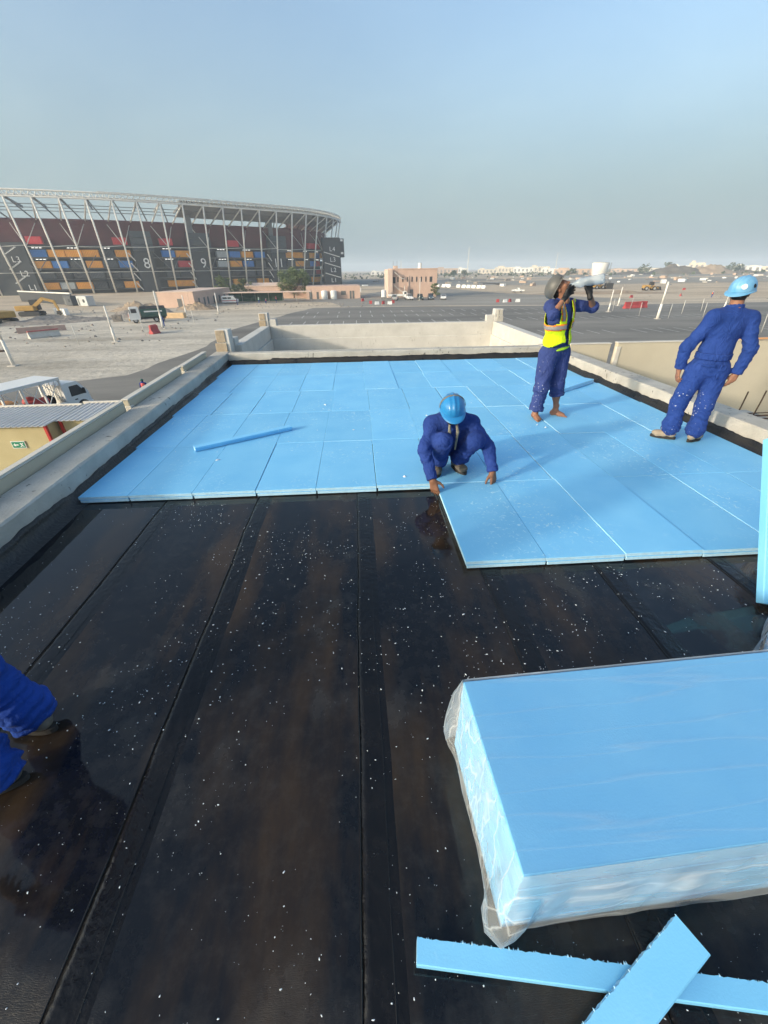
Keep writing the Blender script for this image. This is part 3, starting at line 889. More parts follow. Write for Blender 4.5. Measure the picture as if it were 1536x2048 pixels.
class SDF:
    """smooth union of tapered limbs and ellipsoids, meshed with surface nets"""
    def __init__(self, k=0.03):
        self.k = k; self.pr = []
    def cone(self, a, b, ra, rb, k=None, capa=False, capb=False):
        self.pr.append(('c', V3(a), V3(b), ra, rb, k, capa, capb)); return self
    def ell(self, c, r, ax=None, k=None):
        self.pr.append(('e', V3(c), V3(r), np.eye(3) if ax is None else np.array(ax, float), k)); return self
    def chain(self, pts, rs, k=None):
        for i in range(len(pts) - 1): self.cone(pts[i], pts[i+1], rs[i], rs[i+1], k)
        return self
    def bounds(self):
        lo, hi = [], []
        for p in self.pr:
            if p[0] == 'c':
                m = max(p[3], p[4]); lo.append(np.minimum(p[1], p[2]) - m); hi.append(np.maximum(p[1], p[2]) + m)
            else:
                m = p[2].max(); lo.append(p[1] - m); hi.append(p[1] + m)
        return np.min(lo, 0), np.max(hi, 0)
    def field(self, res, pad=0.03):
        lo, hi = self.bounds(); lo = lo - pad; hi = hi + pad
        n = np.ceil((hi - lo) / res).astype(int) + 1
        D = np.full(n, 0.5, np.float32)
        ax = [lo[i] + res * np.arange(n[i]) for i in range(3)]
        for p in self.pr:
            k = (p[5] if p[0] == 'c' else p[4]); k = self.k if k is None else k
            if p[0] == 'c':
                m = max(p[3], p[4]) + 0.05 + k; l = np.minimum(p[1], p[2]) - m; h = np.maximum(p[1], p[2]) + m
            else:
                m = p[2].max() + 0.05 + k; l = p[1] - m; h = p[1] + m
            i0 = np.maximum(((l - lo) / res).astype(int), 0); i1 = np.minimum(((h - lo) / res).astype(int) + 2, n)
            if (i1 <= i0).any(): continue
            X, Y, Z = np.meshgrid(ax[0][i0[0]:i1[0]], ax[1][i0[1]:i1[1]], ax[2][i0[2]:i1[2]], indexing='ij')
            P = np.stack([X, Y, Z], -1)
            if p[0] == 'c':
                ba = p[2] - p[1]; L2 = ba @ ba
                t = np.clip(((P - p[1]) @ ba) / L2, 0, 1)
                d = np.linalg.norm(P - p[1] - t[..., None] * ba, axis=-1) - (p[3] + (p[4] - p[3]) * t)
                L = math.sqrt(L2)
                if p[7]: d = np.maximum(d, ((P - p[2]) @ ba) / L)
                if p[6]: d = np.maximum(d, ((p[1] - P) @ ba) / L)
            else:
                q = (P - p[1]) @ p[3].T
                kk = np.linalg.norm(q / p[2], axis=-1); k2 = np.linalg.norm(q / (p[2] ** 2), axis=-1) + 1e-9
                d = kk * (kk - 1) / k2
            S = D[i0[0]:i1[0], i0[1]:i1[1], i0[2]:i1[2]]
            hh = np.maximum(k - np.abs(S - d), 0) / max(k, 1e-6)
            D[i0[0]:i1[0], i0[1]:i1[1], i0[2]:i1[2]] = np.minimum(S, d) - hh * hh * k / 4
        return D, lo
    def mesh(self, res=0.012, keep=None):
        D, lo = self.field(res)
        return surface_nets(D, lo, res)

def surface_nets(D, lo, res):
    s = D < 0
    n = np.array(D.shape)
    c = np.zeros(n - 1, np.int8)
    for dx in (0, 1):
        for dy in (0, 1):
            for dz in (0, 1):
                c += s[dx:n[0]-1+dx, dy:n[1]-1+dy, dz:n[2]-1+dz]
    act = (c > 0) & (c < 8)
    idx = np.argwhere(act)
    vid = np.full(n - 1, -1, np.int64); vid[act] = np.arange(len(idx))
    acc = np.zeros((len(idx), 3)); cnt = np.zeros(len(idx))
    cor = [(a, b, c_) for a in (0, 1) for b in (0, 1) for c_ in (0, 1)]
    val = {q: D[idx[:, 0] + q[0], idx[:, 1] + q[1], idx[:, 2] + q[2]].astype(float) for q in cor}
    for q in cor:
        for a in range(3):
            if q[a]: continue
            q2 = list(q); q2[a] = 1; q2 = tuple(q2)
            v0, v1 = val[q], val[q2]
            m = (v0 < 0) != (v1 < 0)
            t = np.where(m, v0 / np.where(m, v0 - v1, 1), 0)
            p = np.tile(np.array(q, float), (len(idx), 1)); p[:, a] = t
            acc[m] += p[m]; cnt[m] += 1
    vs = lo + res * (idx + acc / cnt[:, None])
    quads = []
    for a in range(3):
        b, c_ = (a + 1) % 3, (a + 2) % 3
        sl0 = [slice(1, None)] * 3; sl0[a] = slice(0, -1)
        sl1 = [slice(1, None)] * 3; sl1[a] = slice(1, None)
        s0 = s[tuple(sl0)]; s1 = s[tuple(sl1)]
        e = np.argwhere(s0 != s1)
        if not len(e): continue
        flip = s0[tuple(e.T)]
        base = e.copy(); base[:, b] += 1; base[:, c_] += 1
        q = []
        for (ub, uc) in ((-1, -1), (0, -1), (0, 0), (-1, 0)):
            k = base.copy(); k[:, b] += ub; k[:, c_] += uc
            ok = (k < np.array(vid.shape)).all(1)
            r = np.full(len(k), -1); r[ok] = vid[tuple(k[ok].T)]; q.append(r)
        q = np.stack(q, 1)
        good = (q >= 0).all(1)
        q = q[good]; fl = flip[good]
        q[~fl] = q[~fl][:, ::-1]
        quads.append(q)
    return vs, np.concatenate(quads) if quads else np.zeros((0, 4), int)

def vnormals(v, f):
    nrm = np.zeros_like(v)
    fn = np.cross(v[f[:, 2]] - v[f[:, 0]], v[f[:, 3]] - v[f[:, 1]])
    for k in range(4): np.add.at(nrm, f[:, k], fn)
    return nrm / (np.linalg.norm(nrm, axis=1)[:, None] + 1e-12)

def smooth_mesh(v, f, it=1, lam=0.5):
    for _ in range(it):
        s = np.zeros_like(v); c = np.zeros(len(v))
        for k in range(4):
            np.add.at(s, f[:, k], v[f[:, (k+1) % 4]]); np.add.at(c, f[:, k], 1)
            np.add.at(s, f[:, k], v[f[:, (k-1) % 4]]); np.add.at(c, f[:, k], 1)
        v = v + lam * (s / np.maximum(c, 1)[:, None] - v)
    return v

def folds(v, f, bones, seed=0.0, amp=0.012):
    """cloth folds: rings and diagonal drags along each bone (a, b, weight at a, weight at b)"""
    n = vnormals(v, f); out = np.zeros(len(v)); wsum = np.full(len(v), 1e-6)
    for bi, (a, b, wa, wb, fr) in enumerate(bones):
        a = V3(a); b = V3(b); ba = b - a; L = np.linalg.norm(ba); t = (v - a) @ ba / (L * L)
        tc = np.clip(t, 0, 1)
        rad = v - a - tc[:, None] * ba
        dist = np.linalg.norm(rad, axis=1)
        w = np.exp(-(dist / 0.11) ** 2) * np.where((t > -0.15) & (t < 1.15), 1, 0.05)
        am = wa + (wb - wa) * tc
        sel = np.nonzero(w > 0.02)[0]
        u = ba / L
        h = np.zeros(len(v))
        for i in sel:
            p = v[i]; al = t[i] * L
            q = rad[i] * 5.0
            ph = al * fr * 0.75 + 3.4 * mnoise.noise(Vector((q[0] * 1.3 + bi, q[1] * 1.3, q[2] * 1.3 + seed)))
            h[i] = (mnoise.noise(Vector((ph, q[0] * 0.6 + seed, q[1] * 0.6 + q[2] * 0.6 + bi * 3.1))) +
                    0.5 * mnoise.noise(Vector((ph * 2.1 + 4, q[0] * 1.2, q[2] * 1.2 + seed))))
        out += w * am * h; wsum += w
    return v + n * (amp * out / np.maximum(wsum, 0.6))[:, None]

def np_obj(name, parts, mats, parent=None, mat_of=None):
    """join (verts, quads) pairs into one object"""
    vs = []; fs = []; mi = []; n = 0
    for j, (v, f) in enumerate(parts):
        vs.append(v); fs.append(f + n); n += len(v); mi += [mat_of[j] if mat_of else 0] * len(f)
    v = np.concatenate(vs); f = np.concatenate(fs)
    me = bpy.data.meshes.new(name)
    me.from_pydata(v.tolist(), [], f.tolist())
    for m in (mats if isinstance(mats, (list, tuple)) else [mats]): me.materials.append(m)
    if mat_of: me.polygons.foreach_set('material_index', mi)
    me.polygons.foreach_set('use_smooth', [True] * len(me.polygons))
    me.update()
    return link(name, me, parent)

def skin_mat(name, col):
    m = mat(name, col, 0.55, 0.12, 9, 0.25, 220, spec=0.35)
    return m
def cloth_mat(name, col, spots=0.0, zmax=9.0, crease=0.45):
    m = bpy.data.materials.new(name); m.use_nodes = True
    nt = m.node_tree; L = nt.links.new; b = nt.nodes['Principled BSDF']
    b.inputs['Roughness'].default_value = 0.85; b.inputs['Specular IOR Level'].default_value = 0.2
    b.inputs['Sheen Weight'].default_value = 0.02
    geo = nt.nodes.new('ShaderNodeNewGeometry')
    n = nt.nodes.new('ShaderNodeTexNoise'); n.inputs['Scale'].default_value = 6; n.inputs['Detail'].default_value = 7; n.inputs['Roughness'].default_value = 0.65
    L(geo.outputs['Position'], n.inputs['Vector'])
    r = nt.nodes.new('ShaderNodeValToRGB'); r.color_ramp.elements[0].position = 0.32; r.color_ramp.elements[1].position = 0.72
    r.color_ramp.elements[0].color = (*[c * 0.82 for c in col], 1); r.color_ramp.elements[1].color = (*[min(1, c * 1.2 + 0.008) for c in col], 1)
    L(n.outputs['Fac'], r.inputs['Fac'])
    out = r.outputs[0]
    if spots > 0:
        vo = nt.nodes.new('ShaderNodeTexNoise'); vo.inputs['Scale'].default_value = 42; vo.inputs['Detail'].default_value = 2
        L(geo.outputs['Position'], vo.inputs['Vector'])
        v2 = nt.nodes.new('ShaderNodeTexNoise'); v2.inputs['Scale'].default_value = 4.5; v2.inputs['Detail'].default_value = 2
        L(geo.outputs['Position'], v2.inputs['Vector'])
        ra = nt.nodes.new('ShaderNodeValToRGB'); ra.color_ramp.elements[0].position = 0.66; ra.color_ramp.elements[1].position = 0.69
        rb_ = nt.nodes.new('ShaderNodeValToRGB'); rb_.color_ramp.elements[0].position = 0.50; rb_.color_ramp.elements[1].position = 0.58
        L(vo.outputs['Fac'], ra.inputs['Fac']); L(v2.outputs['Fac'], rb_.inputs['Fac'])
        mu = nt.nodes.new('ShaderNodeMath'); mu.operation = 'MULTIPLY'; L(ra.outputs[0], mu.inputs[0]); L(rb_.outputs[0], mu.inputs[1])
        m3 = nt.nodes.new('ShaderNodeMath'); m3.operation = 'MULTIPLY'; m3.inputs[1].default_value = spots; L(mu.outputs[0], m3.inputs[0])
        sz = nt.nodes.new('ShaderNodeSeparateXYZ'); L(geo.outputs['Position'], sz.inputs[0])
        mz = nt.nodes.new('ShaderNodeMapRange'); mz.inputs['From Min'].default_value = zmax; mz.inputs['From Max'].default_value = zmax - 0.1; L(sz.outputs['Z'], mz.inputs['Value'])
        m4 = nt.nodes.new('ShaderNodeMath'); m4.operation = 'MULTIPLY'; L(m3.outputs[0], m4.inputs[0]); L(mz.outputs[0], m4.inputs[1]); m3 = m4
        mx = nt.nodes.new('ShaderNodeMix'); mx.data_type = 'RGBA'; mx.inputs[7].default_value = (0.7, 0.72, 0.72, 1)
        L(m3.outputs[0], mx.inputs[0]); L(out, mx.inputs[6]); out = mx.outputs[2]
    L(out, b.inputs['Base Color'])
    n2 = nt.nodes.new('ShaderNodeTexNoise'); n2.inputs['Scale'].default_value = 30; n2.inputs['Detail'].default_value = 6
    L(geo.outputs['Position'], n2.inputs['Vector'])
    bp = nt.nodes.new('ShaderNodeBump'); bp.inputs['Strength'].default_value = 0.15; bp.inputs['Distance'].default_value = 0.012
    L(n2.outputs['Fac'], bp.inputs['Height'])
    # creases
    n3 = nt.nodes.new('ShaderNodeTexNoise'); n3.inputs['Scale'].default_value = 9; n3.inputs['Detail'].default_value = 3; n3.inputs['Distortion'].default_value = 1.6
    mpc = nt.nodes.new('ShaderNodeMapping'); mpc.inputs['Scale'].default_value = (1, 1, 0.7); mpc.inputs['Rotation'].default_value = (0.5, 0.4, 0)
    L(geo.outputs['Position'], mpc.inputs['Vector']); L(mpc.outputs[0], n3.inputs['Vector'])
    c1 = nt.nodes.new('ShaderNodeMath'); c1.operation = 'SUBTRACT'; c1.inputs[1].default_value = 0.5; L(n3.outputs['Fac'], c1.inputs[0])
    c2 = nt.nodes.new('ShaderNodeMath'); c2.operation = 'ABSOLUTE'; L(c1.outputs[0], c2.inputs[0])
    b2 = nt.nodes.new('ShaderNodeBump'); b2.inputs['Strength'].default_value = crease; b2.inputs['Distance'].default_value = 0.07
    L(c2.outputs[0], b2.inputs['Height']); L(bp.outputs[0], b2.inputs['Normal']); L(b2.outputs[0], b.inputs['Normal'])
    return m
M_SKIN = skin_mat('brown skin', (0.20, 0.095, 0.055))
M_SKIN2 = skin_mat('tan skin', (0.27, 0.13, 0.078))
M_HAIR = mat('black hair', (0.012, 0.010, 0.009), 0.6, 0.3, 80, 0.6, 200)
M_COVER = cloth_mat('blue coverall cloth', (0.014, 0.042, 0.205), 0.0)
M_COVERP = cloth_mat('paint spotted coverall', (0.014, 0.046, 0.215), 0.95, 0.72)
M_COVERB = cloth_mat('bright blue coverall', (0.008, 0.050, 0.29), 0.0, 9.0, 0.4)
M_COVERF = cloth_mat('faded blue coverall', (0.030, 0.050, 0.175), 0.6, 0.9)
M_HELM = mat('blue helmet plastic', (0.022, 0.20, 0.47), 0.28, 0.08, 6, spec=0.5)
M_HELM2 = mat('scuffed blue helmet', (0.10, 0.32, 0.55), 0.38, 0.25, 14, spec=0.5, col2=(0.20, 0.42, 0.62))
M_GREYH = mat('grey helmet plastic', (0.10, 0.10, 0.095), 0.45, 0.15, 8)
M_STRAP = mat('grey strap', (0.16, 0.16, 0.15), 0.7, 0.1, 30)
M_BLACK = mat('black rubber', (0.014, 0.014, 0.015), 0.6, 0.2, 30)
M_LIME = cloth_mat('lime vest', (0.62, 0.80, 0.010), 0.0)
M_ORANGE = mat('orange trim', (0.85, 0.20, 0.015), 0.7, 0.08, 10)
M_SILVER = mat('reflective grey tape', (0.26, 0.24, 0.22), 0.45, 0.15, 40)
M_SHOE = mat('dusty suede shoe', (0.33, 0.27, 0.20), 0.9, 0.2, 14, 0.4, 120)
M_SHOED = mat('worn dark shoe', (0.13, 0.115, 0.095), 0.9, 0.3, 14, 0.4, 120)
M_SOLE = mat('dark sole', (0.03, 0.028, 0.026), 0.8, 0.2, 30)
M_SHIRT = cloth_mat('grey shirt', (0.20, 0.195, 0.16))
M_WHITE = mat('white plastic', (0.72, 0.72, 0.70), 0.5, 0.06, 10)
M_EYE = mat('eye white', (0.6, 0.58, 0.55), 0.25, 0.05, 10)

def frame(fwd, up):
    f = unit(fwd); u = np.array(up, float); u = unit(u - f * (u @ f)); r = np.cross(f, u)
    return np.array([r, f, u])          # rows: right, forward, up

def head_sdf(c, A):
    """c: head centre; A rows right/forward/up"""
    g = lambda x, y, z: c + x * A[0] + y * A[1] + z * A[2]
    s = SDF(0.02)
    s.ell(g(0, -0.012, 0.028), (0.074, 0.094, 0.090), A)
    s.ell(g(0, 0.030, -0.035), (0.058, 0.062, 0.070), A, 0.035)
    s.ell(g(0, 0.058, -0.088), (0.030, 0.026, 0.022), A, 0.03)
    s.ell(g(0, 0.070, 0.022), (0.052, 0.020, 0.014), A, 0.015)
    s.cone(g(0, 0.086, 0.012), g(0, 0.106, -0.024), 0.009, 0.0135, 0.012)
    s.ell(g(0.012, 0.092, -0.028), (0.010, 0.011, 0.008), A, 0.008); s.ell(g(-0.012, 0.092, -0.028), (0.010, 0.011, 0.008), A, 0.008)
    s.ell(g(0, 0.082, -0.052), (0.024, 0.013, 0.007), A, 0.008); s.ell(g(0, 0.080, -0.064), (0.021, 0.013, 0.008), A, 0.008)
    for sx in (-1, 1):
        s.ell(g(sx * 0.040, 0.062, -0.018), (0.022, 0.022, 0.020), A, 0.02)
        s.ell(g(sx * 0.077, -0.008, -0.004), (0.009, 0.020, 0.032), A, 0.008)
    s.cone(g(0, -0.030, -0.05), g(0, -0.045, -0.15), 0.058, 0.060, 0.03)
    return s

def hand_sdf(w, A, side, curl=(0.35, 0.5, 0.4), thumb=0.6, spread=0.06, bend=None):
    """w wrist; A rows: s (towards thumb), f (fingers), n (out of the palm)"""
    S, F, N = A
    s = SDF(0.012)
    s.cone(w - F * 0.05, w + F * 0.01, 0.026, 0.026, 0.02)
    K = []
    for i, (o, ln, r) in enumerate(((0.030, 0.092, .0115), (0.010, 0.095, .012), (-0.011, 0.090, .0115), (-0.030, 0.082, .0105))):
        kn = w + F * ln + S * o
        s.cone(w + S * o * 0.55 + F * 0.01, kn, 0.016, 0.0125, 0.016)
        L = (0.076, 0.084, 0.077, 0.060)[i]
        d0 = unit(F + S * o * 2.2 * spread / 0.06)
        p = kn; ang = 0.0
        for j, (fr, c) in enumerate(zip((0.46, 0.30, 0.24), curl)):
            ang += c * (1 + 0.1 * i)
            d = d0 * math.cos(ang) + N * math.sin(ang)
            q = p + d * L * fr
            rr0 = r * (0.92, 0.84, 0.76)[j]; rr1 = r * (0.84, 0.76, 0.62)[j]
            s.cone(p, q, rr0, rr1, 0.005); p = q
    t0 = w + S * 0.020 + F * 0.018 + N * 0.006
    d = unit(F * 0.62 + S * 0.72 * thumb / 0.6 + N * 0.30)
    t1 = t0 + d * 0.046; d = unit(F * 0.85 + S * 0.40 * thumb / 0.6 + N * 0.35); t2 = t1 + d * 0.036
    d = unit(F * 0.95 + S * 0.15 + N * 0.35); t3 = t2 + d * 0.028
    s.cone(t0, t1, 0.018, 0.0135, 0.016); s.cone(t1, t2, 0.0125, 0.0105, 0.005); s.cone(t2, t3, 0.0105, 0.0078, 0.005)
    return s

def foot_sdf(an, fwd, bare=True, grow=0.0):
    """an ankle; fwd toe direction; sole lies 0.085 below the ankle"""
    f = unit([fwd[0], fwd[1], 0]); sd = np.array([f[1], -f[0], 0]); z = np.array([0, 0, 1.0])
    s = SDF(0.02); g = lambda a, b, c: an + f * a + sd * b + z * c
    G = grow
    s.cone(g(0, 0, 0.06), g(-0.005, 0, -0.01), 0.040 + G, 0.040 + G, 0.02)
    s.ell(g(-0.035, 0, -0.045), (0.038 + G, 0.036 + G, 0.038 + G), np.array([f, sd, z]))
    s.cone(g(0.0, 0, -0.03), g(0.10, 0, -0.058), 0.038 + G, 0.026 + G, 0.03)
    s.cone(g(0.06, 0.018, -0.060), g(0.125, 0.022, -0.066), 0.024 + G, 0.019 + G, 0.03)
    s.cone(g(0.05, -0.02, -0.060), g(0.11, -0.026, -0.066), 0.024 + G, 0.018 + G, 0.03)
    if bare:
        for i, (b, l, r) in enumerate(((0.030, 0.045, .0125), (0.010, 0.046, .009), (-0.006, 0.042, .0085), (-0.021, 0.036, .008), (-0.034, 0.028, .008))):
            s.cone(g(0.118 - 0.008 * i, b, -0.070), g(0.118 - 0.008 * i + l, b * 1.05, -0.075), r, r * 0.9, 0.006)
    else:
        s.ell(g(0.125, 0, -0.055), (0.052, 0.045, 0.030), np.array([f, sd, z]), 0.03)
    return s

def helmet(parent, c, A, m, band=True, seed=0, tilt=0.0):
    """hard hat: ridged dome, rim, peak at the front; c is the head centre"""
    A = np.array(A)
    if tilt:
        ct, st = math.cos(tilt), math.sin(tilt)
        f = A[1] * ct + A[2] * st; u = A[2] * ct - A[1] * st; A = np.array([A[0], f, u])
    o3 = c + A[2] * 0.032
    g = lambda x, y, z: tuple(o3 + x * A[0] + y * A[1] + z * A[2])
    mb = MB(); nT, nP = 56, 16
    rows = []
    for j in range(nP + 1):
        ph = (math.pi / 2) * j / nP
        row = []
        for i in range(nT):
            th = 2 * math.pi * i / nT
            ax, ay, az = 0.110, 0.136, 0.120
            x = ax * math.cos(th) * math.sin(ph) ** 0.9; y = ay * math.sin(th) * math.sin(ph) ** 0.9
            z = az * math.cos(ph) ** 0.85 if ph < math.pi / 2 else 0
            rid = 0.007 * math.exp(-(x / 0.012) ** 2) + 0.004 * (math.exp(-((abs(x) - 0.042) / 0.010) ** 2))
            fade = min(1, max(0, z / 0.05))
            q = 1 + rid * fade / 0.115
            row.append(g(x * q, y * q, z * q))
        rows.append(row)
    mb.grid(rows, 0, True)
    rim = []
    for e, dz in ((0.0, -0.001), (0.5, -0.006), (1.0, -0.010), (1.02, -0.014), (0.6, -0.013), (0.0, -0.008)):
        row = []
        for i in range(nT):
            th = 2 * math.pi * i / nT
            fr = max(0, math.sin(th)) ** 2.5
            wv = 0.010 + 0.052 * fr
            row.append(g((0.110 + wv * e * 0.8) * math.cos(th), (0.136 + wv * e) * math.sin(th), dz - 0.012 * fr * e))
        rim.append(row)
    mb.grid(rim, 0, True)
    h = mb.build('helmet', m, parent, smooth=True)
    if band:
        pts = []
        for i in range(25):
            a = math.pi * i / 24
            x = 0.1175 * math.cos(a); z = 0.126 * math.sin(a)
            pts.append(g(x, -0.018, z))
        b2 = MB(); rows = []
        for (dy, dr) in ((-0.010, 0), (-0.009, 0.003), (0.009, 0.003), (0.010, 0)):
            rows.append([g((0.116 + dr) * math.cos(math.pi * i / 24), -0.018 + dy, (0.124 + dr) * max(0.0, math.sin(math.pi * i / 24)) ** 0.9) for i in range(25)])
        b2.grid(rows); b2.build('helmet_strap', M_STRAP, h, smooth=True)
    # inner liner
    s = SDF(0.01); s.ell(o3 + A[2] * 0.0, (0.098, 0.122, 0.05), A)
    return h, o3, A

def person(J, label, group, cover, skin, res=0.011, seed=0.0, arm_len=(True, True), opts=None):
    """J: joints. Returns the person's root, a continuous body mesh whose children are the clothes"""
    o = opts or {}
    J = {k: V3(p) for k, p in J.items() if k not in ('hf', 'hu')} | {k: V3(J[k]) for k in ('hf', 'hu')}
    right = unit(J['shR'] - J['shL']); upv = unit(J['neck'] - J['pel']); fw = unit(np.cross(upv, right))
    right = np.cross(fw, upv); A = np.array([right, fw, upv])
    hipr = unit(J['hipR'] - J['hipL'])
    mid = J['pel'] * 0.5 + J['neck'] * 0.5
    ch = J['pel'] * 0.30 + J['neck'] * 0.70
    HA = frame(J['hf'], J['hu'])
    def trunk(s, g, k=0.05):
        g = g + (o.get('bulk', 0.0) if g > 0 else 0)
        s.ell(J['pel'], (0.150 + g, 0.105 + g, 0.115 + g), np.array([hipr, np.cross(upv, hipr), upv]), k)
        s.ell(J['pel'] * 0.68 + J['neck'] * 0.32, (0.138 + g, 0.098 + g, 0.14 + g), A, k)
        s.ell(ch, (0.155 + g, 0.108 + g, 0.165 + g), A, k)
        s.cone(J['shL'] + upv * 0.0, J['neck'] - upv * 0.045, 0.055 + g, 0.062 + g, k); s.cone(J['shR'], J['neck'] - upv * 0.045, 0.055 + g, 0.062 + g, k)
    # ---- body
    s = SDF(0.04); trunk(s, -0.012)
    for q in 'LR':
        s.cone(J['sh' + q], J['el' + q], 0.048, 0.038); s.cone(J['el' + q], J['wr' + q], 0.038, 0.026)
        s.cone(J['hip' + q], J['kn' + q], 0.080, 0.052); s.cone(J['kn' + q], J['an' + q], 0.050, 0.034)
        m_ = J['kn' + q] * 0.65 + J['an' + q] * 0.35
        s.ell(m_ - (0 * fw), (0.050, 0.050, 0.09), None, 0.05)
    s.cone(J['neck'] - upv * 0.04, J['head'] - HA[2] * 0.08 - HA[1] * 0.03, 0.058, 0.056)
    parts = [s.mesh(res)]
    parts.append(head_sdf(J['head'], HA).mesh(0.006))
    for q in 'LR':
        hd = o.get('hand' + q)
        if hd: parts.append(hand_sdf(J['wr' + q], np.array([unit(x) for x in hd['A']]), q, hd.get('curl', (0.35, 0.5, 0.4)), hd.get('thumb', 0.6)).mesh(0.0042))
    for q in 'LR':
        if o.get('bare'): parts.append(foot_sdf(J['an' + q], o['toe' + q], True).mesh(0.0055))
    parts = [(smooth_mesh(v, f, 1, 0.4), f) for v, f in parts]
    body = np_obj('person', parts, skin)
    tag(body, label, 'person', group)
    # ---- eyes
    for sx in (-1, 1):
        c = J['head'] + HA[0] * 0.030 * sx + HA[1] * 0.077 + HA[2] * 0.004
        e = SDF(0.001).ell(c, (0.011, 0.009, 0.008), HA); np_obj('eye', [e.mesh(0.004)], M_EYE, body)
    # ---- hair
    g = lambda x, y, z: J['head'] + x * HA[0] + y * HA[1] + z * HA[2]
    h = SDF(0.02); h.ell(g(0, -0.022, 0.036), (0.079, 0.094, 0.090), HA); h.ell(g(0, -0.055, -0.03), (0.064, 0.055, 0.055), HA)
    np_obj('hair', [h.mesh(0.007)], M_HAIR, body)
    if o.get('beard'):
        h = SDF(0.015); h.ell(g(0, 0.045, -0.085), (0.050, 0.045, 0.030), HA); h.ell(g(0, 0.086, -0.044), (0.027, 0.012, 0.006), HA)
        np_obj('beard', [h.mesh(0.006)], M_HAIR, body)
    # ---- coverall
    s = SDF(0.045); trunk(s, 0.018)
    nd = unit(J['head'] - HA[2] * 0.09 - HA[1] * 0.03 - J['neck']); s.cone(J['neck'] - upv * 0.04, J['neck'] + nd * 0.045, 0.080, 0.074, 0.02, False, True)
    bones = []
    for q in 'LR':
        r_ = o.get('roll' + q)
        el, wr, sh = J['el' + q], J['wr' + q], J['sh' + q]
        s.cone(sh, el, 0.072, 0.062, 0.04)
        we = wr if not r_ else el + (wr - el) * r_
        s.cone(el, we, 0.062, 0.052, 0.03, False, True)
        bones += [(sh, el, 0.6, 1.2, 26), (el, wr, 1.2, 0.8, 30)]
        t = o.get('hem' + q, 0.93)
        kn, an, hp = J['kn' + q], J['an' + q], J['hip' + q]
        end = kn + (an - kn) * t
        bg_ = o.get('bag', 1.0); s.cone(hp, kn, 0.108 * bg_, 0.082 * bg_, 0.05)
        s.cone(kn, end, 0.082 * bg_, o.get('hemr', 0.078), 0.04, False, True)
        bones += [(hp, kn, 0.9, 0.9, 18), (kn, end, 0.9, o.get('bunch', 1.6), 34)]
        if o.get('rolled') and q in o['rolled']:
            u = unit(an - kn); a1 = unit(np.cross(u, [0.3, 1, 0])); a2 = np.cross(u, a1)
            for i in range(12):
                t0, t1 = 2*math.pi*i/12, 2*math.pi*(i+1)/12; rr_ = o.get('hemr', 0.078)
                s.cone(end + (a1*math.cos(t0)+a2*math.sin(t0))*rr_, end + (a1*math.cos(t1)+a2*math.sin(t1))*rr_, 0.017, 0.017, 0.01)
        else:
            for kx, rx in ((0.80, 0.010), (0.92, 0.012)):        # bunched cloth above the hem
                c0 = kn + (end - kn) * kx
                u = unit(an - kn); s.cone(c0 - u * 0.012, c0 + u * 0.012, o.get('hemr', 0.078) + rx, o.get('hemr', 0.078) + rx, 0.03)
    bones.append((J['pel'], J['neck'], 1.0, 0.5, 22))
    v, f = s.mesh(res)
    v = smooth_mesh(v, f, 1, 0.4)
    v = folds(v, f, bones, seed, o.get('amp', 0.016) * 0.8)
    cv = np_obj('coverall', [(v, f)], cover, body)
    # collar, cuffs
    s = SDF(0.012)
    for i in range(14):
        a0, a1 = 2*math.pi*i/14, 2*math.pi*(i+1)/14
        if o.get('open') and i in (3, ): continue
        P = lambda a, z: J['neck'] + A[0]*0.072*math.cos(a) + A[1]*(0.068*math.sin(a)+0.004) + nd*(0.026 + z - 0.018*math.sin(a))
        s.cone(P(a0, 0), P(a1, 0), 0.013, 0.013); s.cone(P(a0, 0.018), P(a1, 0.018), 0.010, 0.010)
    np_obj('collar', [s.mesh(0.008)], cover, cv)
    # elastic waist band
    if o.get('belt', True):
        wc = J['pel'] * 0.80 + J['neck'] * 0.20; bk = o.get('bulk', 0.0); s = SDF(0.008)
        for i in range(24):
            a0, a1 = 2*math.pi*i/24, 2*math.pi*(i+1)/24
            P = lambda a, z: wc + A[0]*(0.153 + bk)*math.cos(a) + A[1]*(0.116 + bk)*math.sin(a) + A[2]*z
            for z in (-0.018, 0.004, 0.026): s.cone(P(a0, z), P(a1, z), 0.0125, 0.0125)
        np_obj('waistband', [s.mesh(0.008)], cover, cv)
    # ---- shoes
    if not o.get('bare'):
        for q in 'LR':
            sh = np_obj('shoe', [foot_sdf(J['an' + q], o['toe' + q], False, 0.006).mesh(0.008)], o.get('shoe', M_SHOE), body)
            fdir = unit([o['toe' + q][0], o['toe' + q][1], 0]); sd = np.array([fdir[1], -fdir[0], 0])
            mb = MB(); ring = []; top = []
            for i in range(28):
                a = 2*math.pi*i/28
                lx_ = 0.047 + 0.135*math.cos(a); wd = (0.050 if math.cos(a) > 0 else 0.042)
                p = J['an' + q] + fdir*lx_ + sd*wd*math.sin(a) + np.array([0, 0, -0.107])
                ring.append(tuple(p)); top.append(tuple(p + np.array([0, 0, 0.028])))
            mb.grid([ring, top], 0, True); mb.add(ring, [tuple(range(28))[::-1]]); mb.add(top, [tuple(range(28))])
            mb.build('sole', M_SOLE, sh)
    return body, cv, A, HA

Z0 = 0.0735          # top of the laid boards
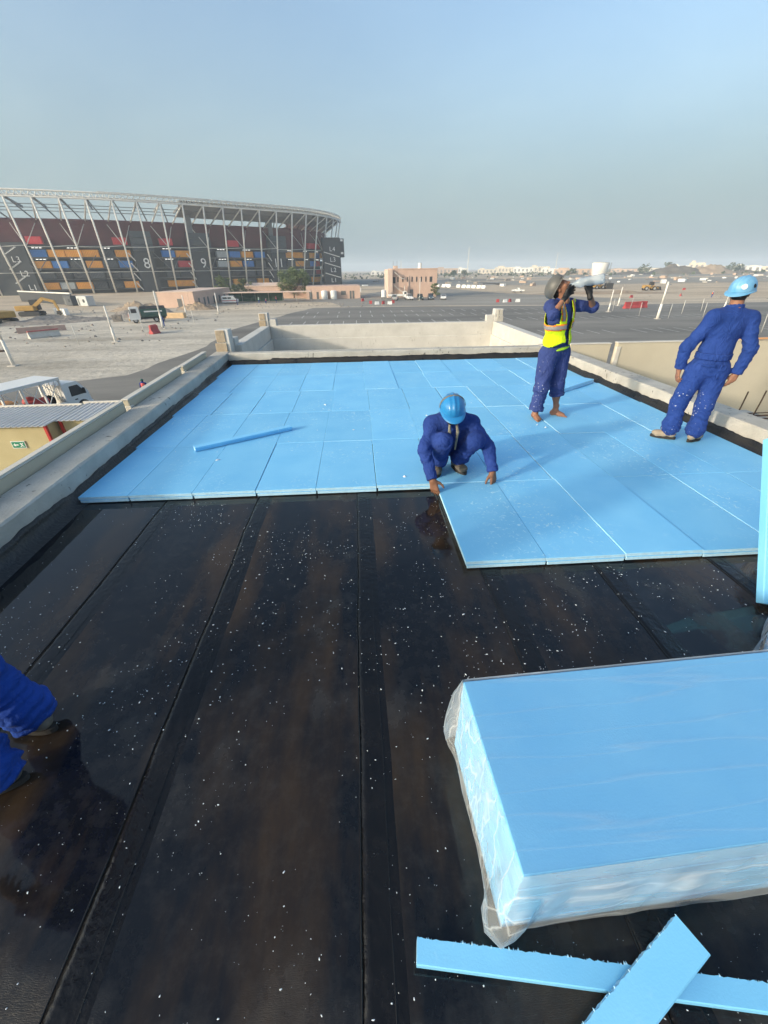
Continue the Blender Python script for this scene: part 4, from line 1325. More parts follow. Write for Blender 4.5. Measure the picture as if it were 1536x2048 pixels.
# ---- crouching man setting a board ---------------------------------------------------------
ZA = Z0 + 0.107
J = dict(pel=(0.93, 3.98, 0.30), neck=(0.87, 3.69, 0.665), head=(0.845, 3.585, 0.762),
         shL=(1.065, 3.71, 0.595), shR=(0.685, 3.69, 0.605), elL=(1.235, 3.60, 0.385), elR=(0.595, 3.53, 0.400), wrL=(1.262, 3.465, 0.185), wrR=(0.650, 3.335, 0.185),
         hipL=(1.03, 3.96, 0.26), hipR=(0.84, 3.95, 0.26), knL=(1.085, 3.56, 0.475), knR=(0.765, 3.52, 0.490), anL=(0.985, 3.80, ZA), anR=(0.775, 3.76, ZA),
         hf=(-0.04, -0.88, -0.34), hu=(-0.05, -0.34, 0.88))
opts = dict(toeL=(0.35, -1, 0), toeR=(-0.25, -1, 0), shoe=M_SHOED, hemL=0.93, hemR=0.93, hemr=0.070, amp=0.018, beard=True, bulk=0.010,
            handL=dict(A=((-0.75, -0.5, -0.1), (0.12, -0.30, -0.95), (-0.55, 0.75, -0.35)), curl=(0.25, 0.35, 0.3)),
            handR=dict(A=((0.9, -0.25, 0.15), (0.20, -0.35, -0.90), (0.35, 0.85, -0.2)), curl=(0.3, 0.35, 0.3), thumb=0.9))
p, cv, A, HA = person(J, 'crouching man in blue coverall and blue helmet setting a foam board', 'roof workers in blue coveralls', M_COVER, M_SKIN, 0.010, 1.0, opts=opts)
helmet(p, V3(J['head']), HA, M_HELM, True, 0, 0.0)
# open jacket front: pale shirt and a scarf end
s = SDF(0.012)
nk = V3(J['neck']); fr = unit(V3(J['hf']) + np.array([0, 0, 0.2]))
for (dx, l) in ((-0.035, 0.20), (0.030, 0.26)):
    a = nk + np.array([dx, -0.075, -0.01]); s.chain([a, a + np.array([dx * 0.2, -0.060, -0.09]), a + np.array([-dx * 0.2, -0.055, -l])], [0.011, 0.014, 0.010])
np_obj('scarf', [s.mesh(0.007)], M_SHIRT, p)
# ---- man drinking ---------------------------------------------------------------------------
ZB = Z0 + 0.080
J = dict(pel=(2.585, 5.42, 0.965), neck=(2.515, 5.37, 1.520), head=(2.455, 5.355, 1.665),
         shL=(2.665, 5.475, 1.475), shR=(2.345, 5.275, 1.475), elL=(2.935, 5.385, 1.455), elR=(2.285, 5.03, 1.410), wrL=(2.762, 5.215, 1.612), wrR=(2.445, 5.150, 1.580),
         hipL=(2.675, 5.455, 0.92), hipR=(2.475, 5.375, 0.92), knL=(2.69, 5.40, 0.51), knR=(2.425, 5.28, 0.51), anL=(2.765, 5.44, ZB), anR=(2.435, 5.345, ZB),
         hf=(0.58, -0.38, 0.72), hu=(-0.70, 0.30, 0.64))
opts = dict(bare=True, toeL=(0.85, -0.52, 0), toeR=(0.10, -1, 0), hemL=0.34, hemR=0.80, hemr=0.084, rolled='LR', rollL=0.10, rollR=0.16, amp=0.018, bag=1.14,
            handL=dict(A=((-0.99, 0.05, 0.1), (-0.12, 0.40, 0.90), (0.05, -0.90, 0.40)), curl=(0.75, 0.8, 0.5), thumb=0.5),
            handR=dict(A=((-0.525, -0.125, 0.78), (0.6, 0.6, 0.5), (0.55, -0.75, 0.25)), curl=(0.35, 0.6, 0.5)), beard=True)
p, cv, A, HA = person(J, 'barefoot man in lime vest tipping his head back to drink from a bottle', 'roof workers in blue coveralls', M_COVERF, M_SKIN2, 0.010, 4.0, opts=opts)
helmet(p, V3(J['head']) - HA[1] * 0.012, HA, M_GREYH, False, 0, 0.42)
for q, th in (('L', 0.6), ('R', 0.6)):
    hd = opts['hand' + q]
    s = hand_sdf(V3(J['wr' + q]), np.array([unit(x) for x in hd['A']]), q, hd['curl'])
    for i, pr_ in enumerate(s.pr):
        pr_ = list(pr_); pr_[3] += 0.0035; pr_[4] += 0.0035; s.pr[i] = tuple(pr_)
    np_obj('glove', [s.mesh(0.0045)], M_BLACK, p)
# sunglasses pushed up
s = SDF(0.004); Hc = V3(J['head']); s.cone(Hc + HA[0]*0.06 + HA[1]*0.075 + HA[2]*0.075, Hc - HA[0]*0.06 + HA[1]*0.075 + HA[2]*0.075, 0.012, 0.012)
np_obj('sunglasses', [s.mesh(0.006)], M_BLACK, p)

def vest(p, J, A):
    """sleeveless vest grown from the trunk, open at the front and slit at the sides"""
    J = {k: V3(x) for k, x in J.items()}
    s = SDF(0.05); upv = A[2]
    g = 0.040
    s.ell(J['pel'] * 0.80 + J['neck'] * 0.20, (0.155 + g, 0.115 + g, 0.15), A)
    s.ell(J['pel'] * 0.45 + J['neck'] * 0.55, (0.150 + g, 0.110 + g, 0.17), A)
    s.ell(J['pel'] * 0.25 + J['neck'] * 0.75, (0.158 + g, 0.112 + g, 0.15), A)
    s.cone(J['shL'] * 0.75 + J['neck'] * 0.25, J['neck'] - upv * 0.03, 0.058 + g, 0.060 + g); s.cone(J['shR'] * 0.75 + J['neck'] * 0.25, J['neck'] - upv * 0.03, 0.058 + g, 0.060 + g)
    v, f = s.mesh(0.010)
    v = folds(v, f, [(J['pel'], J['neck'], 1.2, 0.5, 14)], 9.0, 0.014)
    L = np.linalg.norm(J['neck'] - J['pel'])
    loc = (v - J['pel']) @ A.T; x, y, z = loc[:, 0], loc[:, 1], loc[:, 2] / L
    fc = f
    X = x[fc].mean(1); Y = y[fc].mean(1); Z = z[fc].mean(1)
    keep = (Z > 0.16 + 0.05 * np.sin(X * 20)) & (Z < 1.01)
    # front opening: wide at the chest top, and neck hole
    op = 0.030 + 0.05 * np.clip(Z - 0.2, 0, 1)
    keep &= ~((Y > 0.02) & (np.abs(X - 0.01) < op))
    keep &= ~(np.hypot(X, Y - 0.02) < 0.078) | (Z < 0.85)
    # arm holes
    keep &= ~((np.abs(X) > 0.135) & (Z > 0.62) & (np.abs(Y) < 0.105 - 0.05 * (Z > 0.95)))
    keep &= ~((np.abs(X) > 0.168) & (Z > 0.60))
    def sub(mask, off):
        ff = f[mask]; u, inv = np.unique(ff, return_inverse=True)
        n = vnormals(v, f)
        return v[u] + n[u] * off, inv.reshape(ff.shape)
    vo = np_obj('safety_vest', [sub(keep, 0.0)], M_LIME, p)
    md = vo.modifiers.new('t', 'SOLIDIFY'); md.thickness = 0.005; md.offset = 1
    def band(lo_, hi_, m, nm, off):
        mk = keep & (Z > lo_) & (Z < hi_)
        if mk.any():
            b_ = np_obj(nm, [sub(mk, off)], m, vo); q = b_.modifiers.new('t', 'SOLIDIFY'); q.thickness = 0.003; q.offset = 1
    band(0.475, 0.605, M_ORANGE, 'orange_band', 0.006)
    band(0.500, 0.580, M_SILVER, 'reflective_tape', 0.0095)
    mk = keep & (np.abs(np.abs(X) - 0.105) < 0.026) & (Z > 0.66)
    b_ = np_obj('orange_band', [sub(mk, 0.006)], M_ORANGE, vo); b_.modifiers.new('t', 'SOLIDIFY').thickness = 0.003
    mk = keep & (np.abs(np.abs(X) - 0.105) < 0.014) & (Z > 0.66)
    b_ = np_obj('reflective_tape', [sub(mk, 0.0095)], M_SILVER, vo); b_.modifiers.new('t', 'SOLIDIFY').thickness = 0.003
    return vo
JJ = {k: V3(x) for k, x in J.items()}
vest(p, J, A)
# lime shirt hem showing under the jacket
s = SDF(0.03); s.ell(V3(J['pel']) + np.array([0, 0, 0.025]), (0.185, 0.148, 0.030), A); np_obj('shirt_hem', [s.mesh(0.010)], mat('lime shirt', (0.30, 0.55, 0.03), 0.85, 0.15, 10), p)

# water bottle held to the mouth
def bottle():
    m = bpy.data.materials.new('clear bottle'); m.use_nodes = True
    nt = m.node_tree; b = nt.nodes['Principled BSDF']; out = nt.nodes['Material Output']
    b.inputs['Base Color'].default_value = (0.42, 0.50, 0.57, 1); b.inputs['Roughness'].default_value = 0.08
    tr = nt.nodes.new('ShaderNodeBsdfTransparent'); mx = nt.nodes.new('ShaderNodeMixShader'); mx.inputs[0].default_value = 0.5
    nt.links.new(tr.outputs[0], mx.inputs[1]); nt.links.new(b.outputs[0], mx.inputs[2]); nt.links.new(mx.outputs[0], out.inputs['Surface'])
    prof = [(0.0, 0.011), (0.012, 0.0125), (0.018, 0.012), (0.03, 0.018), (0.06, 0.036), (0.085, 0.044), (0.10, 0.045), (0.115, 0.042), (0.14, 0.045), (0.155, 0.042),
            (0.18, 0.045), (0.195, 0.042), (0.22, 0.045), (0.25, 0.045), (0.285, 0.044), (0.30, 0.036), (0.302, 0.0)]
    mb = MB(); rows = []
    for (a, r_) in prof:
        rows.append([(r_ * math.cos(2*math.pi*i/20), r_ * math.sin(2*math.pi*i/20), a) for i in range(20)])
    mb.grid(rows, 0, True)
    o = mb.build('water_bottle', m, None, smooth=True)
    return o
bo = bottle()
hd = V3(J['head'])
mouth = hd + HA[1] * 0.098 - HA[2] * 0.050
bd = Vector((0.90, -0.35, 0.17)).normalized()
bo.matrix_world = Matrix.Translation(Vector(mouth) + bd * 0.004) @ bd.to_track_quat('Z', 'Y').to_matrix().to_4x4() @ Matrix.Scale(1.2, 4)
tag(bo, 'clear plastic water bottle held to the mouth of the man in the lime vest', 'bottle')
# ---- man seen from the back -----------------------------------------------------------------
J = dict(pel=(3.845, 4.355, 0.93), neck=(3.855, 4.345, 1.475), head=(3.885, 4.375, 1.635),
         shL=(3.680, 4.335, 1.415), shR=(4.040, 4.300, 1.400), elL=(3.565, 4.42, 1.125), elR=(4.105, 4.215, 1.12), wrL=(3.595, 4.46, 0.895), wrR=(4.105, 4.255, 0.87),
         hipL=(3.755, 4.385, 0.88), hipR=(3.935, 4.325, 0.88), knL=(3.715, 4.43, 0.52), knR=(3.935, 4.315, 0.51), anL=(3.735, 4.435, ZA), anR=(3.965, 4.325, ZA),
         hf=(0.55, 0.82, -0.12), hu=(0.05, 0.10, 0.99))
opts = dict(toeL=(-0.85, 0.6, 0), toeR=(0.9, 0.45, 0), hemL=0.97, hemR=0.97, hemr=0.082, bunch=1.6, amp=0.013, bulk=0.012, bag=1.06,
            handL=dict(A=((0.25, 0.75, -0.2), (0.10, -0.05, -0.98), (0.85, -0.25, 0)), curl=(0.3, 0.45, 0.4)),
            handR=dict(A=((-0.80, 0.2, -0.25), (-0.30, -0.05, -0.93), (-0.3, 0.85, 0)), curl=(0.35, 0.5, 0.4)))
p, cv, A, HA = person(J, 'man in paint spotted blue coverall seen from the back by the right kerb', 'roof workers in blue coveralls', M_COVERP, M_SKIN2, 0.010, 7.0, opts=opts)
hl, ho, hA = helmet(p, V3(J['head']) + np.array([0.01, 0, 0.0]), frame((-0.86, -0.45, -0.10), (0.10, 0.0, 0.99)), M_HELM2, False, 0, -0.06)
def sticker(a, r_, m, nm, zz):
    x, y = 0.110 * math.cos(a), 0.136 * math.sin(a); nx, ny = math.cos(a) / 0.110, math.sin(a) / 0.136
    q = math.hypot(nx, ny); n = (hA[0] * nx + hA[1] * ny) / q * 0.90 + hA[2] * 0.42
    k = math.sqrt(max(0, 1 - (zz / 0.120) ** 2))
    c = ho + hA[0] * x * k * 1.02 + hA[1] * y * k * 1.02 + hA[2] * zz
    u = unit(np.cross(n, hA[2])); w = unit(np.cross(u, n)); n = unit(n)
    mb = MB(); rows = []
    for rr_, dz in ((r_, -0.004), (r_, 0.0035), (r_ * 0.6, 0.0055), (0.0, 0.006)):
        rows.append([tuple(c + (u * math.cos(2*math.pi*i/16) + w * math.sin(2*math.pi*i/16)) * rr_ + n * dz) for i in range(16)])
    mb.grid(rows, 0, True); mb.build(nm, m, hl, smooth=False)
sticker(R(122), 0.025, M_WHITE, 'round_sticker', 0.050)
sticker(R(172), 0.018, M_BLACK, 'round_sticker', 0.045)
# glasses over the cap rim
s = SDF(0.004); Hc = V3(J['head'])
s.cone(Hc + HA[0]*0.085 + HA[1]*0.02 + HA[2]*0.012, Hc + HA[0]*0.070 + HA[1]*0.095 + HA[2]*0.010, 0.010, 0.016)
np_obj('glasses', [s.mesh(0.006)], M_BLACK, p)
# waistband and back pockets of the coverall
pel = V3(J['pel']); 
def patch(cx, cz, w_, h_, nm, dy=0.0):
    """cloth patch hugging the seat"""
    mb = MB(); rows = []
    for j in range(6):
        row = []
        for i in range(8):
            a = cx + w_ * (i / 7 - 0.5); zz = cz + h_ * (j / 5 - 0.5)
            rx, ry = 0.176, 0.128
            yy = -ry * math.sqrt(max(0.02, 1 - (a / rx) ** 2)) - 0.008 - dy
            row.append(tuple(pel + A[0] * a + A[1] * yy + A[2] * zz))
        rows.append(row)
    mb.grid(rows)
    o = mb.build(nm, M_COVERP, cv, smooth=True); md = o.modifiers.new('t', 'SOLIDIFY'); md.thickness = 0.008; md.offset = 0
patch(0.085, -0.035, 0.125, 0.145, 'back_pocket'); patch(0.085, 0.025, 0.13, 0.03, 'pocket_flap', 0.006)
patch(-0.085, 0.03, 0.12, 0.025, 'pocket_flap', 0.004)
# ---- man at the left edge, mostly out of the picture -------------------------------------------
ZC = 0.0085 + 0.107
J = dict(pel=(-1.74, 1.10, 0.95), neck=(-1.78, 1.10, 1.50), head=(-1.80, 1.10, 1.655),
         shL=(-1.77, 0.92, 1.43), shR=(-1.77, 1.29, 1.43), elL=(-1.74, 0.86, 1.14), elR=(-1.74, 1.36, 1.14), wrL=(-1.86, 0.86, 0.90), wrR=(-1.86, 1.36, 0.90),
         hipL=(-1.74, 1.00, 0.90), hipR=(-1.74, 1.20, 0.90), knL=(-1.70, 0.98, 0.53), knR=(-1.70, 1.22, 0.53), anL=(-1.585, 0.965, ZC), anR=(-1.60, 1.215, ZC),
         hf=(-0.9, 0.1, -0.2), hu=(-0.2, 0, 0.98))
opts = dict(toeL=(-0.95, -0.25, 0), toeR=(-0.95, 0.20, 0), hemL=1.04, hemR=1.06, hemr=0.082, bunch=1.8, amp=0.024, shoe=M_SHOED,
            handL=dict(A=((-0.9, 0, -0.2), (-0.2, 0, -0.97), (0, 1, 0))), handR=dict(A=((-0.9, 0, -0.2), (-0.2, 0, -0.97), (0, -1, 0))))
p, cv, A, HA = person(J, 'man in blue coverall at the left edge, only his lower legs showing', 'roof workers in blue coveralls', M_COVERB, M_SKIN, 0.011, 3.0, opts=opts)
helmet(p, V3(J['head']), HA, M_HELM, False)
# ================================================================== ground, lots, roads
def ground_mat():
    m = bpy.data.materials.new('desert ground'); m.use_nodes = True
    nt = m.node_tree; L = nt.links.new; b = nt.nodes['Principled BSDF']
    b.inputs['Roughness'].default_value = 0.95; b.inputs['Specular IOR Level'].default_value = 0.1
    geo = nt.nodes.new('ShaderNodeNewGeometry')
    def nzn(scale, det, st=(1, 1, 1), ro=0.6):
        mp = nt.nodes.new('ShaderNodeMapping'); mp.inputs['Scale'].default_value = st
        L(geo.outputs['Position'], mp.inputs['Vector'])
        n = nt.nodes.new('ShaderNodeTexNoise'); n.inputs['Scale'].default_value = scale; n.inputs['Detail'].default_value = det; n.inputs['Roughness'].default_value = ro
        L(mp.outputs[0], n.inputs['Vector']); return n.outputs['Fac']
    def ramp(f, stops):
        r = nt.nodes.new('ShaderNodeValToRGB'); e = r.color_ramp.elements
        e[0].position, e[0].color = stops[0][0], (*stops[0][1], 1); e[1].position, e[1].color = stops[-1][0], (*stops[-1][1], 1)
        for p, c in stops[1:-1]:
            q = e.new(p); q.color = (*c, 1)
        L(f, r.inputs['Fac']); return r.outputs[0]
    def mix(f, a, c, md='MIX'):
        x = nt.nodes.new('ShaderNodeMix'); x.data_type = 'RGBA'; x.blend_type = md
        if isinstance(f, float): x.inputs[0].default_value = f
        else: L(f, x.inputs[0])
        L(a, x.inputs[6]); L(c, x.inputs[7]); return x.outputs[2]
    sand = ramp(nzn(0.03, 8, (1, 1, 1), 0.65), [(0.30, (0.42, 0.335, 0.245)), (0.5, (0.53, 0.435, 0.325)), (0.72, (0.62, 0.52, 0.40))])
    gravel = ramp(nzn(0.11, 9, (0.5, 1, 1), 0.72), [(0.30, (0.40, 0.36, 0.295)), (0.55, (0.56, 0.51, 0.43)), (0.75, (0.66, 0.605, 0.515))])
    sep = nt.nodes.new('ShaderNodeSeparateXYZ'); L(geo.outputs['Position'], sep.inputs[0])
    far = nt.nodes.new('ShaderNodeMapRange'); far.inputs['From Min'].default_value = 95; far.inputs['From Max'].default_value = 150
    L(sep.outputs['Y'], far.inputs['Value'])
    base = mix(far.outputs[0], gravel, sand)
    # grey graded strips far away, tyre-worn and patchy
    grey = ramp(nzn(0.012, 6, (0.35, 1.6, 1), 0.55), [(0.50, (0, 0, 0)), (0.62, (1, 1, 1))])
    fr2 = nt.nodes.new('ShaderNodeMapRange'); fr2.inputs['From Min'].default_value = 180; fr2.inputs['From Max'].default_value = 260; fr2.inputs['To Max'].default_value = 0.75
    L(sep.outputs['Y'], fr2.inputs['Value'])
    mu = nt.nodes.new('ShaderNodeMath'); mu.operation = 'MULTIPLY'; L(grey, mu.inputs[0]); L(fr2.outputs[0], mu.inputs[1])
    gcol = nt.nodes.new('ShaderNodeRGB'); gcol.outputs[0].default_value = (0.17, 0.165, 0.155, 1)
    base = mix(mu.outputs[0], base, gcol.outputs[0])
    fine = ramp(nzn(1.6, 10, (1, 1, 1), 0.75), [(0.3, (0.72, 0.72, 0.72)), (0.7, (1.2, 1.2, 1.2))])
    base = mix(1.0, base, fine, 'MULTIPLY')
    trk = ramp(nzn(0.22, 5, (0.10, 1.1, 1), 0.6), [(0.36, (0.80, 0.79, 0.78)), (0.52, (1.0, 1.0, 1.0)), (0.66, (1.1, 1.09, 1.07))])
    base = mix(1.0, base, trk, 'MULTIPLY')
    L(base, b.inputs['Base Color'])
    bp = nt.nodes.new('ShaderNodeBump'); bp.inputs['Strength'].default_value = 0.7; bp.inputs['Distance'].default_value = 0.25
    L(nzn(0.9, 8, (1, 1, 1), 0.7), bp.inputs['Height']); L(bp.outputs[0], b.inputs['Normal'])
    return m
M_GROUND = ground_mat()
def asphalt_mat(name, c0, c1, sc=0.09, streak=(0.45, 1.5, 1)):
    m = mat(name, c0, 0.9, 0.2, sc, 0.3, 14, spec=0.25, col2=c1, detail=9, stretch=streak)
    return m
M_ASPH = asphalt_mat('worn asphalt', (0.135, 0.13, 0.12), (0.255, 0.24, 0.215))
M_ASPH2 = asphalt_mat('dusty hazed asphalt', (0.22, 0.205, 0.18), (0.33, 0.305, 0.265), 0.05)  # dusty yard tone; on the far site roads it stands in for haze
M_LINE = mat('worn white paint', (0.45, 0.44, 0.42), 0.9, 0.2, 1.5, col2=(0.68, 0.67, 0.64))

mb = MB(); rows = []
rad = [0, 20, 45, 80, 130, 200, 320, 520, 900, 1600, 2600, 4200]
for r_ in rad:
    rows.append([(r_ * math.cos(2*math.pi*i/72), r_ * math.sin(2*math.pi*i/72), GZ) for i in range(72)])
mb.grid(rows, 0, True)
g_o = struct(mb.build('ground', M_GROUND, fix=False)); g_o['label'] = 'pale sandy ground reaching to the horizon'
for f in g_o.data.polygons:
    pass
if g_o.data.polygons[100].normal.z < 0:
    g_o.data.flip_normals()

def sheet(name, pts, z, m, label, seed, rough=1.2, step=3.0):
    """flat patch with a ragged outline"""
    out = []
    n = len(pts)
    for i in range(n):
        a = Vector(pts[i]); b_ = Vector(pts[(i + 1) % n]); ln = (b_ - a).length; k = max(1, int(ln / step))
        nr = Vector((-(b_ - a).y, (b_ - a).x)) / ln
        for j in range(k):
            p = a + (b_ - a) * (j / k) + nr * rough * (nz(i * 3.1 + j * 0.35, seed) + 0.5 * nz(i + j * 1.1, seed + 5))
            out.append((p.x, p.y, GZ + z))
    me = bpy.data.meshes.new(name)
    bm = bmesh.new(); vs = [bm.verts.new(p) for p in out]; f = bm.faces.new(vs)
    bmesh.ops.triangulate(bm, faces=[f]); bmesh.ops.recalc_face_normals(bm, faces=bm.faces)
    for f in bm.faces:
        if f.normal.z < 0: f.normal_flip()
    bm.to_mesh(me); bm.free(); me.materials.append(m)
    return struct(link(name, me), label)
lot = sheet('parking_lot', [(-70, -40), (-70, 30), (-34, 37), (-24, 44), (-21, 62), (-23, 78), (-19.5, 96), (-16, 112), (-12, 126), (2, 127), (30, 123), (60, 119), (100, 119), (150, 121), (190, 60), (160, -40)], 0.012, M_ASPH, 'grey asphalt car park with faded white bay lines', 1.0, 0.9)
sheet('paved_yard', [(-4, 129), (20, 128), (62, 121), (88, 140), (60, 190), (46, 250), (20, 240), (6, 200), (-2, 168), (-44, 172), (-60, 150), (-40, 150), (-8, 150)], 0.010, M_ASPH2, 'dusty paved yard in front of the pink building', 2.0, 1.5)
sheet('site_road', [(90, 275), (170, 270), (420, 300), (520, 360), (420, 400), (200, 380), (90, 345)], 0.010, M_ASPH2, 'dark graded strip beyond the sandy field', 3.0, 4.0, 8)  # far strips use the paler asphalt, distance haze put into their colour
sheet('site_road', [(-10, 300), (60, 270), (100, 290), (80, 420), (0, 520), (-5, 420)], 0.010, M_ASPH2, 'grey graded strip behind the pink building', 4.0, 4.0, 8)
sheet('site_road', [(200, 440), (600, 470), (900, 640), (500, 720), (200, 560)], 0.010, M_ASPH2, 'far graded strip below the earth mound', 5.0, 6.0, 12)
# bay lines
me_l = MB().add([(-0.07, 0, 0), (0.07, 0, 0), (0.07, 5.2, 0), (-0.07, 5.2, 0)], [(0, 1, 2, 3)]).mesh('parking_line', M_LINE)
rl = random.Random(4)
for (y, xa_, xb_) in ((50, 34, 96), (66, 12, 108), (86.5, -13, 104), (98.5, -12, 58), (108.5, -12, 100)):
    x = xa_
    while x < xb_:
        if rl.random() > 0.06:
            o = link('parking_line', me_l, lot); o.location = (x, y + 0.2 * (rl.random() - .5), GZ + 0.024); o.rotation_euler = (0, 0, R(0.6 * (rl.random() - .5))); o.scale = (1, 0.75 + 0.3 * rl.random(), 1)
        x += 2.6
me_l2 = MB().add([(0, -0.06, 0), (46, -0.06, 0), (46, 0.06, 0), (0, 0.06, 0)], [(0, 1, 2, 3)]).mesh('lot_edge_line', M_LINE)
for (x, y) in ((20, 116.5), (68, 116)):
    o = link('lot_edge_line', me_l2, lot); o.location = (x, y, GZ + 0.024)

# ------------------------------------------------------------------ earth mounds
M_EARTH = mat('dark earth', (0.10, 0.085, 0.07), 0.95, 0.25, 0.08, 0.8, 0.7, col2=(0.17, 0.15, 0.125))
M_SANDH = mat('tan earth', (0.27, 0.20, 0.14), 0.95, 0.2, 0.2, 0.8, 1.0, col2=(0.38, 0.30, 0.22))
M_RUB = mat('grey rubble', (0.20, 0.18, 0.16), 0.95, 0.3, 0.5, 0.9, 1.6, col2=(0.33, 0.29, 0.25))
def mound(x, y, rx, ry, h, m, label, seed, rz=0.0, rough=0.25, n=36):
    mb = MB(); rows = []
    for j in range(n // 2 + 1):
        t = j / (n // 2)
        row = []
        for i in range(n):
            a = 2 * math.pi * i / n
            px, py = rx * t * math.cos(a), ry * t * math.sin(a)
            e = (1 - t ** 1.4)
            s_ = max(rx, ry)
            k = 1 + rough * (nz(px / s_ * 4 + seed, py / s_ * 4) * 1.3 + 0.7 * nz(px / s_ * 11, py / s_ * 11, seed))
            row.append((px * (1 + 0.15 * nz(math.cos(a) * 2 + seed, math.sin(a) * 2)), py, h * e * k - 0.05 * t))
        rows.append(row)
    mb.grid(rows, 0, True)
    o = mb.build('earth_mound', m, None, smooth=True, fix=True); o.location = (x, y, GZ); o.rotation_euler = (0, 0, rz)
    return tag(o, label, 'mound')
mound(400, 560, 34, 22, 10.0, M_EARTH, 'tall dark earth mound on the horizon left of the blue helmet', 1.1, R(-20))
mound(438, 550, 30, 20, 9.4, M_SANDH, 'tall paler earth mound just behind the dark one on the horizon', 2.3, R(-20))
mound(352, 575, 30, 14, 3.4, M_EARTH, 'low dark earth ridge left of the tall mounds on the horizon', 3.7)
mound(480, 545, 26, 14, 3.6, M_EARTH, 'low brown earth ridge right of the tall mounds', 4.9)
mound(-77, 92, 5.0, 3.4, 1.6, M_SANDH, 'brown rubble heap at the left edge below the excavator', 5.5, 0.3, 0.5)
mound(-66, 101, 13, 6.5, 0.9, M_RUB, 'grey heap of broken ground in front of the excavators', 6.1, 0.5, 0.6)
mound(-51, 112, 9, 5, 1.5, M_RUB, 'low rubble heap behind the green tipper truck', 7.7, 0.2, 0.6)
mound(-44, 128, 6, 3, 1.5, M_SANDH, 'small sand heap beside the low pink house', 8.8, 0.1, 0.5)
mound(-60, 128, 8, 4, 1.8, M_SANDH, 'sand heap left of the low pink house', 9.8, 0.1, 0.5)
mound(96, 172, 30, 6, 1.0, M_SANDH, 'long low tan bank across the sandy field', 10.4, -0.12, 0.4)

# ------------------------------------------------------------------ scattered stones on the work site
mb = MB(); rs = random.Random(21)
def stone(x, y, s):
    k = 6; a0 = rs.random() * 6; ring = [(x + s * (0.7 + 0.6 * rs.random()) * math.cos(a0 + 6.283 * i / k), y + s * (0.7 + 0.6 * rs.random()) * math.sin(a0 + 6.283 * i / k), GZ) for i in range(k)]
    r2 = [(x + (p[0] - x) * 0.6, y + (p[1] - y) * 0.6, GZ + s * (0.5 + 0.5 * rs.random())) for p in ring]
    mb.add(ring + r2, [(i, (i + 1) % k, (i + 1) % k + k, i + k) for i in range(k)] + [tuple(range(k, 2 * k))])
for i in range(900):
    if i < 450:
        x, y = -30 - 55 * rs.random(), 62 + 75 * rs.random()
    elif i < 650:
        x, y = -35 + 45 * rs.random(), 128 + 18 * rs.random()
    else:
        x, y = 40 + 120 * rs.random(), 128 + 160 * rs.random()
    stone(x, y, 0.07 + 0.24 * rs.random() ** 3)
tag(mb.build('scattered_stones', M_RUB), 'stones scattered over the work site', 'stones', kind='stuff')
# ================================================================== stadium
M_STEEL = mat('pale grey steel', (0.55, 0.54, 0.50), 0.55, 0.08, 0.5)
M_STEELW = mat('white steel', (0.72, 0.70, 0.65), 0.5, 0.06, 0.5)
M_STEELD = mat('dark grey steel', (0.16, 0.165, 0.17), 0.6, 0.1, 0.5)  # darker grey for rafters, slabs, shafts and small fittings
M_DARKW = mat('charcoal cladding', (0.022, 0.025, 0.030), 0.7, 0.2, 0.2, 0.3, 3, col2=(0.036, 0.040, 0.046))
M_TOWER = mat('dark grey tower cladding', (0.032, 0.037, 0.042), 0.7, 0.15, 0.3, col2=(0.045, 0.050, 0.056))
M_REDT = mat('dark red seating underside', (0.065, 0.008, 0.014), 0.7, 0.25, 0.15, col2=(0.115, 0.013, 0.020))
CCOL = {'orange': (0.74, 0.31, 0.03), 'blue': (0.03, 0.17, 0.48), 'red': (0.55, 0.022, 0.035), 'grey': (0.42, 0.44, 0.44), 'dark': (0.026, 0.029, 0.035), 'slate': (0.055, 0.064, 0.074)}
M_CONT = {k: mat(k + ' container', c, 0.55, 0.1, 0.6, rand=0.06) for k, c in CCOL.items()}
M_LAMP = bpy.data.materials.new('lit lamp'); M_LAMP.use_nodes = True
M_LAMP.node_tree.nodes['Principled BSDF'].inputs['Emission Color'].default_value = (1, 0.97, 0.9, 1)
M_LAMP.node_tree.nodes['Principled BSDF'].inputs['Emission Strength'].default_value = 1.2
M_NUM = mat('white lettering', (0.78, 0.78, 0.76), 0.6, 0.05, 2)

CP = [(-235, 232), (-205, 226), (-172, 227), (-140, 235), (-112, 246), (-86, 261), (-60, 280), (-40, 294), (-25, 308), (-14.5, 326), (-9.5, 346), (-9, 368), (-16, 398), (-36, 432), (-78, 462), (-130, 474), (-185, 462), (-230, 430), (-262, 380), (-272, 320), (-262, 262)]
def catmull(P, n):
    out = []; m = len(P)
    for i in range(m):
        p0, p1, p2, p3 = [np.array(P[(i + k) % m], float) for k in (-1, 0, 1, 2)]
        for j in range(n):
            t = j / n
            out.append(0.5 * ((2*p1) + (-p0+p2)*t + (2*p0-5*p1+4*p2-p3)*t*t + (-p0+3*p1-3*p2+p3)*t**3))
    return np.array(out)
RING = catmull(CP, 40)
_d = np.linalg.norm(np.roll(RING, -1, 0) - RING, axis=1); RS = np.concatenate([[0], np.cumsum(_d)]); RLEN = RS[-1]
RC = np.vstack([RING, RING[:1]])
def rp(s):
    s = s % RLEN
    return np.array([np.interp(s, RS, RC[:, 0]), np.interp(s, RS, RC[:, 1])])
def rt(s):
    t = rp(s + 0.8) - rp(s - 0.8); return t / np.linalg.norm(t)
def rn(s):                      # inward normal
    t = rt(s); return np.array([-t[1], t[0]])
def st(s, inset, z):
    p = rp(s) + rn(s) * inset
    return Vector((p[0], p[1], z))
